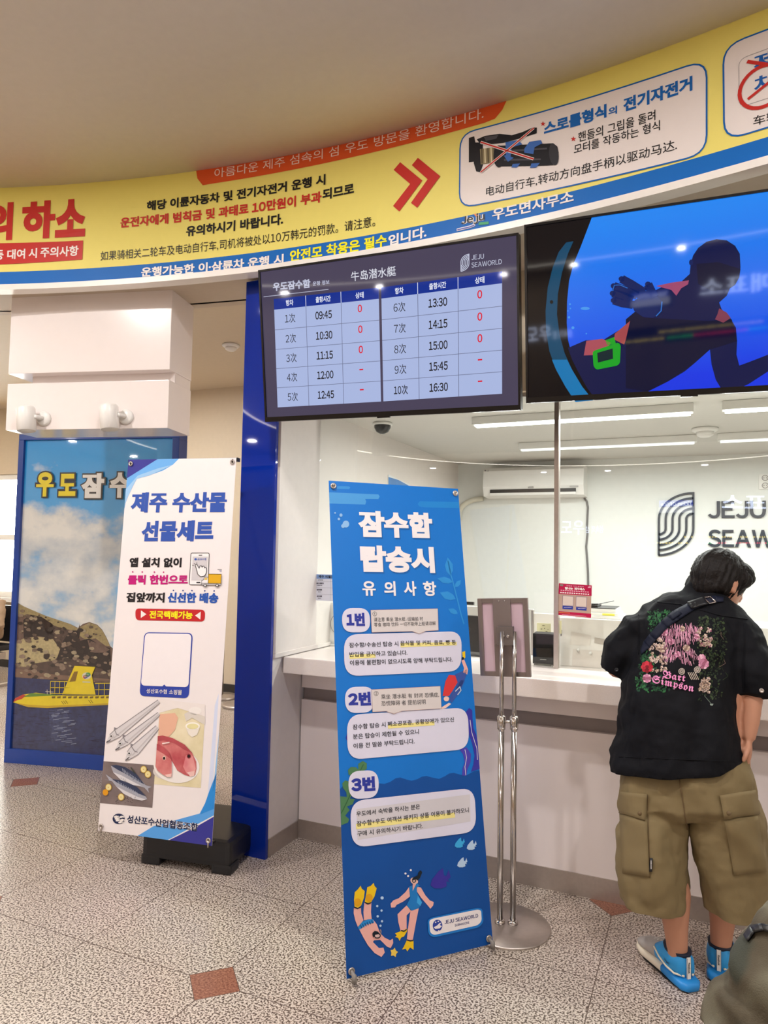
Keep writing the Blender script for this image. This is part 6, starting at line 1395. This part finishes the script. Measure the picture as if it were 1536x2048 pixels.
# ---- strap of the bag across the back
STR = mat('navy_webbing', '0A1128', .6, spec=.3, bump=.3, bs=900)
bag = MB().use(STR); skn.strip(bag, [(a, b_) for a, b_ in zip(KS(1052, 452, 980, 440, 890, 452, 770, 500, 650, 562, 560, 640, 470, 742, 425, 800, 398, 870), KS(1050, 486, 1000, 492, 905, 512, 820, 548, 700, 628, 610, 692, 520, 790, 470, 850, 405, 905))], 4, .003, .004)
strap = bag.build('strap', mn, None, 'navy bag strap across the back')
mb = MB().use(BLACKP); skn.drape(mb, KS(768, 492, 900, 448, 930, 508, 800, 545), 6, 4, .008, .008); mb.build('buckle', strap, None, 'black plastic buckle')
mb = MB().use(mat('buckle_slot', '050608', .5)); skn.drape(mb, KS(782, 510, 800, 503, 822, 530, 806, 537), 2, 3, .016, .002); skn.drape(mb, KS(820, 498, 832, 494, 850, 518, 838, 524), 2, 3, .016, .002); mb.build('buckle_slot', strap)
mb = MB().use(CHROME)
for a in (KS(893, 452, 950, 446, 952, 452, 897, 459), KS(935, 500, 990, 486, 992, 493, 940, 507), KS(893, 452, 901, 452, 945, 503, 936, 504), KS(944, 447, 952, 446, 994, 488, 985, 492)): skn.drape(mb, a, 3, 2, .009, .004)
mb.build('metal_slide', strap, None, 'metal strap slide')
mb = MB().use(STR); skn.drape(mb, KS(612, 598, 690, 545, 722, 580, 652, 634), 4, 3, .008, .004); mb.build('keeper', strap)
# ---- shorts
g = MB()
g.loft([seg(1622, 1240, 1516, 2.86, .13), seg(1600, 1239, 1515, 2.86, .16), seg(1555, 1243, 1508, 2.865, .155), seg(1500, 1256, 1490, 2.88, .14)], 36)
g.loft([seg(1822, 1246, 1377, 2.815, .130), seg(1755, 1240, 1379, 2.82, .138), seg(1702, 1232, 1375, 2.83, .14), seg(1650, 1236, 1373, 2.845, .14), seg(1615, 1240, 1380, 2.855, .135)], 28)
g.loft([seg(1826, 1414, 1548, 2.885, .130), seg(1755, 1398, 1549, 2.885, .138), seg(1702, 1388, 1541, 2.88, .14), seg(1650, 1379, 1528, 2.87, .14), seg(1615, 1376, 1519, 2.865, .135)], 28)
def short_fold(co, no):
    z, x = co.z, co.x
    f = wr((co.x, co.y, co.z * .5), 7, .018) + wr(co, 16, .005) + .006 * sin((x * .9 + z * .7) * 46 + 5 * noise.noise(co * 5)) * max(0, min(1, (.75 - z) / .2))
    return f
KH = mat('khaki_cotton', '7A6A48', .8, var=.06, vs=6, bump=.2, bs=800)
gme = remesh(g, 'shorts', .008, 3, short_fold, [(onY(1310, 1800, 2.815), V((.0, 0, -1)))]); skg = Skin(gme); shorts = link_mesh(gme, 'shorts', mn, [KH])
KT = K(1180, 1540, 4.031)
def pocket(flap, pouch, btn):
    mb = MB().use(KH); skg.drape(mb, KT(*flap), 6, 6, .004, .008); fl = mb.build('pocket_flap', shorts); q = skg.w(KT(*btn)[0], .013); MB().use(mat('khaki_button', '6A5638', .5)).ell(q, (.007, 0, 0), (0, .004, 0), (0, 0, .007), 12, 8).build('button', shorts)
    mb = MB().use(KH); skg.drape(mb, KT(*pouch), 7, 10, .001, .006); mb.build('pocket_pouch', shorts)
pocket((242, 175, 462, 195, 447, 408, 238, 345), (240, 350, 458, 400, 482, 860, 262, 830), (402, 348)); pocket((1045, 205, 1330, 160, 1366, 355, 1082, 398), (1085, 400, 1350, 370, 1420, 820, 1160, 850), (1115, 348))
mb = MB().use(BLACKP); skg.drape(mb, KT(484, 708, 506, 712, 502, 820, 478, 818), 2, 5, .006, .002); tg = mb.build('side_tag', shorts, None, 'small black woven tag')
p = Print(skg, .0005); 
for i in range(7): p.poly(KT(491, 730 + i * 10, 498, 730 + i * 10, 497, 737 + i * 10, 490, 737 + i * 10), WHT, 20)
p.build('tag_print', shorts)
mb = MB().use(mat('seam_dark_khaki', '6A5538', .8)); skg.drape(mb, KT(716, 70, 724, 70, 788, 480, 780, 485), 1, 14, .0, .002); skg.drape(mb, KT(462, 200, 466, 200, 486, 870, 481, 870), 1, 12, .0, .002); mb.build('seam', shorts)  # seam strips in a darker khaki than the cloth
# ---- shoes
SB, SG, SCR, SW_ = mat('shoe_blue', '2496DA', .45, bump=.3, bs=900), mat('shoe_grey_mesh', 'B5AFAB', .7, bump=.5, bs=1200), mat('shoe_cream', 'E9E0CC', .55), mat('shoe_sole_blue', '1E8AD8', .4)
def shoe(h0, d, label):
    d = V((*d, 0)).normalized(); r = V((d.y, -d.x, 0)); z = V((0, 0, 1)); h0 = V((*h0, 0)); P = lambda x, y, q: h0 + d * x + r * y + z * q
    t = bpy.data.objects.new('shoe', None); COL.objects.link(t); t.parent = mn; t.location = h0 - wl(mn); WL[t.name] = h0; t['label'] = label
    S4 = lambda x, w, lo, hi, pw=2.6: (P(x, 0, (lo + hi) / 2), r * w, z * ((hi - lo) / 2), pw)
    MB().use(SB).loft([S4(.004, .027, .03, .096), S4(.018, .036, .03, .110), S4(.05, .046, .03, .110), S4(.085, .047, .03, .104), S4(.12, .046, .03, .099), S4(.145, .044, .03, .090)], 24).build('heel_upper', t, None, 'blue heel upper')
    MB().use(SG).loft([S4(.13, .0445, .03, .094), S4(.165, .047, .028, .082), S4(.205, .048, .026, .070), S4(.24, .044, .026, .056), S4(.262, .034, .028, .047), S4(.273, .018, .03, .04)], 24).build('toe_upper', t, None, 'grey mesh toe')
    MB().use(mat('shoe_lining', '101A30', .7)).loft([(P(.062, 0, .098), r * .040, d * .054), (P(.062, 0, .1125), r * .043, d * .057), (P(.062, 0, .113), r * .036, d * .050)], 20).build('collar', t, None, 'dark lining')
    MB().use(SW_).loft([S4(-.022, .026, .004, .026, 3.5), S4(-.008, .040, .002, .036, 3.5), S4(.04, .044, .002, .040, 3.5), S4(.10, .044, .004, .038, 3.5)], 24).build('heel_sole', t, None, 'bright blue heel sole')
    MB().use(SCR).loft([S4(.10, .0445, .004, .038, 3.5), S4(.16, .048, .003, .036, 3.5), S4(.21, .052, .003, .033, 3.5), S4(.252, .044, .005, .032, 3), S4(.277, .024, .012, .03, 3)], 24).build('front_sole', t, None, 'cream front sole')
    MB().use(BLACKP).loft([S4(-.015, .03, 0, .005, 4), S4(.03, .04, 0, .005, 4), S4(.2, .048, 0, .005, 4), S4(.268, .022, .002, .007, 4)], 20).build('outsole', t)
    for s in (-1, 1): MB().use(SCR).tube([P(.0, s * .016, .046), P(.024, s * .040, .046), P(.06, s * .0475, .052), P(.10, s * .0485, .064), P(.135, s * .0455, .080)], .0035, 8).build('stripe', t)
    for i in range(4): MB().use(WHITEP).tube([P(.135 + i * .018, -.022, .078 - i * .004), P(.139 + i * .018, 0, .089 - i * .005), P(.143 + i * .018, .022, .078 - i * .004)], .0028, 6).build('lace', t)
    hb = MB().use(WHITEP).box((-.0075, 0, .036), (.0075, .004, .108), r, d, P(-.0035, 0, 0), .001).build('heel_tab', t, None, 'white heel tab with vertical lettering')
    Sx = Plane(P(-.004, 0, 0), r, z, -d); q = Print(Sx, .0004)
    for a in (-.0075, .0065): q.poly([(a, .036), (a + .001, .036), (a + .001, .108), (a, .108)], BLACKP, 1, uv=True)
    q.text('Reebok', (-.004, .092), (-.004, .056), (.004, .092), BLACKP, .03, 1, uv=True); q.build('tab_print', t)
    SL = Plane(P(.055, -.0475, 0), -d, z, -r); q = Print(SL, .001)
    for a in (((-.016, .070), (.016, .066), (.0, .068)), ((-.013, .0745), (.004, .068), (.008, .066)), ((-.004, .064), (.004, .068), (.014, .073))): q.line(a, NVY2, .0016, 1, uv=True)
    q.build('side_mark', t)
NVY2 = ink('152038')
shoe((-.052, 2.785), (-.60, .80), 'blue and grey running shoe on the left foot, turned outwards'); shoe((.046, 2.885), (.10, 1), 'blue running shoe on the right foot')

# ---- person close by in the lower right corner: sleeve, and the rest of the figure beyond the frame
def at(x, y, dep): d = ray(x, y); return CAM + d * (dep / d.dot(FW))
nm = thing('person', 'person in an olive camouflage jacket, only a bent sleeve in the lower right corner', 'person', (.52, 1.30, 0))
el, sh = at(1486, 2070, 1.0), at(1850, 1640, 1.05); tc = V((sh.x + .20, sh.y + .12, 0))
b = MB(); b.loft([(tc + V((0, 0, .78)), V((.15, 0, 0)), V((0, .11, 0))), (tc + V((0, 0, .95)), V((.14, 0, 0)), V((0, .10, 0))), (tc + V((0, 0, 1.15)), V((.17, 0, 0)), V((0, .11, 0))), (tc + V((0, 0, 1.24)), V((.13, 0, 0)), V((0, .08, 0)))])
b.tube([tc + V((0, 0, 1.22)), tc + V((0, 0, 1.34))], .05, 12); hd = tc + V((0, 0, 1.43)); b.ell(hd, (.075, 0, 0), (0, .095, 0), (0, 0, .115), 20, 14); b.ell(hd + V((0, .095, -.02)), (.012, 0, 0), (0, .02, 0), (0, 0, .022), 10, 8)
for s in (-1, 1): b.ell(hd + V((.077 * s, 0, -.01)), (.01, 0, 0), (0, .018, 0), (0, 0, .03), 10, 8); b.tube([tc + V((.08 * s, 0, .80)), tc + V((.09 * s, .01, .45)), tc + V((.09 * s, 0, .08)), tc + V((.09 * s, .10, .03))], [.085, .06, .042, .035], 12)
fa = el + V((.30, .16, .02)); b.tube([sh, el, fa], [.05, .042, .03], 12); hand(b, fa, V((.9, .4, .1)).normalized(), V((-.4, .9, 0)).normalized(), V((0, 0, 1)), .3)
fr_ = tc + V((.26, .22, .98)); b.tube([tc + V((.20, 0, 1.18)), tc + V((.27, .02, .93)), fr_], [.05, .042, .03], 12); hand(b, fr_, V((-.5, .85, 0)).normalized(), V((.85, .5, 0)).normalized(), V((0, 0, 1)), .3, -1)
link_mesh(remesh(b, 'body', .008, 4), 'body', nm, [SKIN2])
j = MB(); j.loft([(tc + V((0, 0, .72)), V((.20, 0, 0)), V((0, .15, 0))), (tc + V((0, 0, .95)), V((.19, 0, 0)), V((0, .14, 0))), (tc + V((0, 0, 1.15)), V((.205, 0, 0)), V((0, .145, 0))), (tc + V((0, 0, 1.27)), V((.14, 0, 0)), V((0, .10, 0)))], 28)
j.tube([sh + V((.05, .03, .03)), sh, sh * .5 + el * .5, el * .8 + sh * .2, el, el + V((.06, .02, -.015)), el * .45 + fa * .55], [.085, .08, .074, .072, .070, .074, .06], 18)
j.tube([tc + V((.17, 0, 1.20)), tc + V((.27, .02, .93)), fr_ * .7 + (tc + V((.27, .02, .93))) * .3], [.085, .078, .055], 16)
def jf(co, no):
    k = (sh - el).normalized().dot(co - el); return wr(co, 9, .016) + .0075 * sin(k * 85 + 7 * noise.noise(co * 8)) * max(0, 1 - abs(k - .03) / .17)
def camo():
    m = mat('olive_camouflage', '4B4735', .85, var=.1, bump=.3, bs=500); nt = m.node_tree; bs_ = nt.nodes['Principled BSDF']; tc_ = nt.nodes['Texture Coordinate']
    nz = nt.nodes.new('ShaderNodeTexNoise'); nz.inputs['Scale'].default_value = 9; nz.inputs['Detail'].default_value = 2; nt.links.new(tc_.outputs['Object'], nz.inputs[0])
    cr = nt.nodes.new('ShaderNodeValToRGB'); e = cr.color_ramp.elements; cr.color_ramp.interpolation = 'EASE'; e[0].position = .38; e[0].color = (*lin('35382C'), 1); e[1].position = .62; e[1].color = (*lin('6A6654'), 1); q = e.new(.5); q.color = (*lin('4C4433'), 1)
    nt.links.new(nz.outputs['Fac'], cr.inputs[0]); nt.links.new(cr.outputs[0], bs_.inputs['Base Color']); return m
jme = remesh(j, 'jacket', .010, 5, jf); sj = Skin(jme); jk = link_mesh(jme, 'jacket', nm, [camo()])
mb = MB().use(BLACKP); sj.strip(mb, [((1488, 1872), (1496, 1884)), ((1502, 1852), (1510, 1866)), ((1524, 1848), (1528, 1862)), ((1560, 1856), (1560, 1872))], 3, .004, .004); mb.build('strap', jk, None, 'black band over the sleeve')  # black band draped on the sleeve, along the dark gap
t_ = MB(); t_.loft([(tc + V((0, 0, .70)), V((.17, 0, 0)), V((0, .13, 0))), (tc + V((0, 0, .86)), V((.17, 0, 0)), V((0, .13, 0)))], 24)
for s in (-1, 1): t_.tube([tc + V((.085 * s, 0, .80)), tc + V((.092 * s, .01, .45)), tc + V((.092 * s, 0, .09))], [.095, .085, .075], 14)
link_mesh(remesh(t_, 'trousers', .012, 4), 'trousers', nm, [mat('dark_trousers', '26272B', .8)])
hh = MB(); hh.ell(hd + V((0, -.012, .02)), (.086, 0, 0), (0, .10, 0), (0, 0, .11), 20, 14); link_mesh(remesh(hh, 'hair', .008, 2, lambda c_, n_: .006 * noise.noise(c_ * 40)), 'hair', nm, [MC['dark_hair']])
for s in (-1, 1): MB().use(BLACKP).loft([(tc + V((.09 * s, -.07, .04)), V((.03, 0, 0)), V((0, 0, .04)), 3), (tc + V((.09 * s, 0, .045)), V((.04, 0, 0)), V((0, 0, .045)), 3), (tc + V((.09 * s, .12, .035)), V((.045, 0, 0)), V((0, 0, .035)), 3), (tc + V((.09 * s, .19, .025)), V((.025, 0, 0)), V((0, 0, .025)), 3)], 18).build('shoe', nm)

# ---- person on the waiting seats at the far left edge
ps = thing('person', 'person in a shiny tan jacket on the waiting seats at the far left edge', 'person', (e0 - .24, 5.2, .46))
o_ = V((e0 - .24, 5.21, .47))
b = MB(); b.loft([(o_ + V((0, 0, .08)), V((.15, 0, 0)), V((0, .11, 0))), (o_ + V((0, .02, .3)), V((.15, 0, 0)), V((0, .10, 0))), (o_ + V((0, .02, .50)), V((.16, 0, 0)), V((0, .09, 0)))]); b.tube([o_ + V((0, 0, .48)), o_ + V((0, -.02, .62))], .05, 12); hd = o_ + V((0, -.04, .70)); b.ell(hd, (.075, 0, 0), (0, .095, 0), (0, 0, .115), 20, 14); b.ell(hd + V((0, -.095, -.02)), (.012, 0, 0), (0, .02, 0), (0, 0, .022), 10, 8)
for s in (-1, 1):
    b.tube([o_ + V((.09 * s, 0, .09)), o_ + V((.11 * s, -.42, .10)), o_ + V((.11 * s, -.44, -.36)), o_ + V((.11 * s, -.54, -.42))], [.08, .06, .042, .035], 12); b.tube([o_ + V((.17 * s, .02, .46)), o_ + V((.21 * s, -.02, .2)), o_ + V((.15 * s, -.2, .13))], [.05, .042, .03], 12); hand(b, o_ + V((.15 * s, -.2, .13)), V((-.2 * s, -1, -.1)).normalized(), V((s, 0, 0)), V((0, 0, 1)), .3)
    b.ell(hd + V((.077 * s, 0, -.01)), (.01, 0, 0), (0, .018, 0), (0, 0, .03), 10, 8)
link_mesh(remesh(b, 'body', .008, 4), 'body', ps, [SKIN2])
j = MB(); j.loft([(o_ + V((0, -.02, .05)), V((.22, 0, 0)), V((0, .17, 0))), (o_ + V((0, 0, .2)), V((.21, 0, 0)), V((0, .16, 0))), (o_ + V((0, .02, .42)), V((.20, 0, 0)), V((0, .13, 0))), (o_ + V((0, .01, .53)), V((.12, 0, 0)), V((0, .09, 0)))], 24)
for s in (-1, 1): j.tube([o_ + V((.17 * s, .02, .47)), o_ + V((.225 * s, -.02, .2)), o_ + V((.17 * s, -.17, .14))], [.08, .075, .05], 14)
link_mesh(remesh(j, 'jacket', .012, 4, lambda c_, n_: wr(c_, 9, .016)), 'jacket', ps, [mat('tan_shiny', 'A98F74', .38, var=.08)])
t_ = MB()
for s in (-1, 1): t_.tube([o_ + V((.09 * s, .02, .09)), o_ + V((.11 * s, -.42, .11)), o_ + V((.11 * s, -.45, -.34))], [.095, .085, .07], 14)
link_mesh(remesh(t_, 'trousers', .012, 4), 'trousers', ps, [MC['dark_trousers']])
for s in (-1, 1): MB().use(BLACKP).box((o_.x + .11 * s - .045, o_.y - .66, 0), (o_.x + .11 * s + .045, o_.y - .38, .085), bev=.025).build('shoe', ps)
hh = MB(); hh.ell(hd + V((0, .012, .02)), (.086, 0, 0), (0, .10, 0), (0, 0, .11), 20, 14); link_mesh(remesh(hh, 'hair', .008, 2), 'hair', ps, [MC['dark_hair']])
# ================================================================== lit signs on the far side of the hall, seen as reflections in the ticket window
SY = -9.7
class Mirror:
    """measures where a reflection seen at a pixel of the ticket window comes from on the sign wall"""
    step = 0
    def uv(s, p):
        d = ray(*p); q = CAM + d * ((GY - .004) / d.y); d = V((d.x, -d.y, d.z)); q = q + d * ((SY - q.y) / d.y); return (-q.x, q.z)
    def w(s, u, off=0): return V((-u[0], SY + off, u[1]))
MR = Mirror()
def sign(name, label, cat, px0, px1, board, parts, depth=.05):
    (a, b), (c, d) = MR.uv(px0), MR.uv(px1); x0, x1, z0, z1 = min(-a, -c), max(-a, -c), min(b, d), max(b, d)
    t = thing(name, label, cat, ((x0 + x1) / 2, SY, z0))
    if board is not None: MB().use(board).box((x0 - .05, SY - depth, z0 - .05), (x1 + .05, SY - .002, z1 + .05), bev=.004).build('board', t)
    for x in (x0 + (x1 - x0) * .2, x0 + (x1 - x0) * .8): MB().use(STEEL).tube([V((x, SY - (depth if board is not None else .0), (z0 + z1) / 2)), V((x, HALL_C.y - sqrt(HALL_R ** 2 - (x - HALL_C.x) ** 2) + .015, (z0 + z1) / 2))], .015, 8).build('bracket', t)
    for f, nm in parts:
        p = Print(MR, .002); f(p); p.build(nm, t)
NEON = mat('neon_white', 'D8E2FF', .4, emit=10); DKB = mat('sign_dark', '15161A', .5)
def f1(p): p.text('매표소', (1578, 1022), (1444, 1020), (1578, 989), NEON, .02, 1)
sign('lit_sign', 'white lit letters on the far wall, mirrored in the glass over the wall lettering', 'sign', (1578, 1024), (1444, 988), None, ((f1, 'lettering'),))
def f2(p):
    p.text('섬속의 섬', (1207, 1066), (1172, 1066), (1207, 1051), NEON, .01, 1); p.text('우도', (1168, 1069), (1122, 1069), (1168, 1041), NEON, .01, 1)
sign('neon_sign', 'bluish neon writing on the far wall, mirrored right of the steel post', 'sign', (1210, 1072), (1118, 1038), None, ((f2, 'lettering'),))
def f3(p):
    p.poly([(1386, 1012), (1318, 1014), (1318, 1001), (1386, 1000)], mat('sign_blue_lit', '2F4FE0', .4, emit=4), 1); p.poly([(1388, 1025), (1317, 1026), (1317, 1014.5), (1388, 1012.5)], mat('sign_white_lit', 'F0F2FF', .4, emit=3), 1)
    p.text('Ticket Office', (1384, 1011), (1322, 1012.5), (1384, 1003), NEON, .02, 2)
sign('lit_sign', 'small blue and white lit sign mirrored in the glass over the emblem', 'sign', (1388, 1026), (1317, 1000), DKB, ((f3, 'panel'),))
def f4(p):
    cols = [mat('led_' + c, c, .4, emit=6) for c in ('FFE060', '30E070', 'FF3060')]; r_ = random.Random(3)
    for y, x0, x1, f in ((1086, 1300, 1376, 0), (1086, 1384, 1430, 1), (1086, 1432, 1530, 2), (1074, 1368, 1560, 0), (1086, 1534, 1570, 1)):
        x = x0
        while x < x1:
            w_ = r_.uniform(1.5, 5.5); p.poly([(x, y + 1.6), (x + w_, y + 1.6), (x + w_, y - 1.6), (x, y - 1.6)], cols[f], 1); x += w_ + r_.uniform(1, 3)
sign('message_board', 'coloured light message board on the far wall, mirrored below the wall lettering', 'sign', (1572, 1092), (1298, 1068), DKB, ((f4, 'light_rows'),))
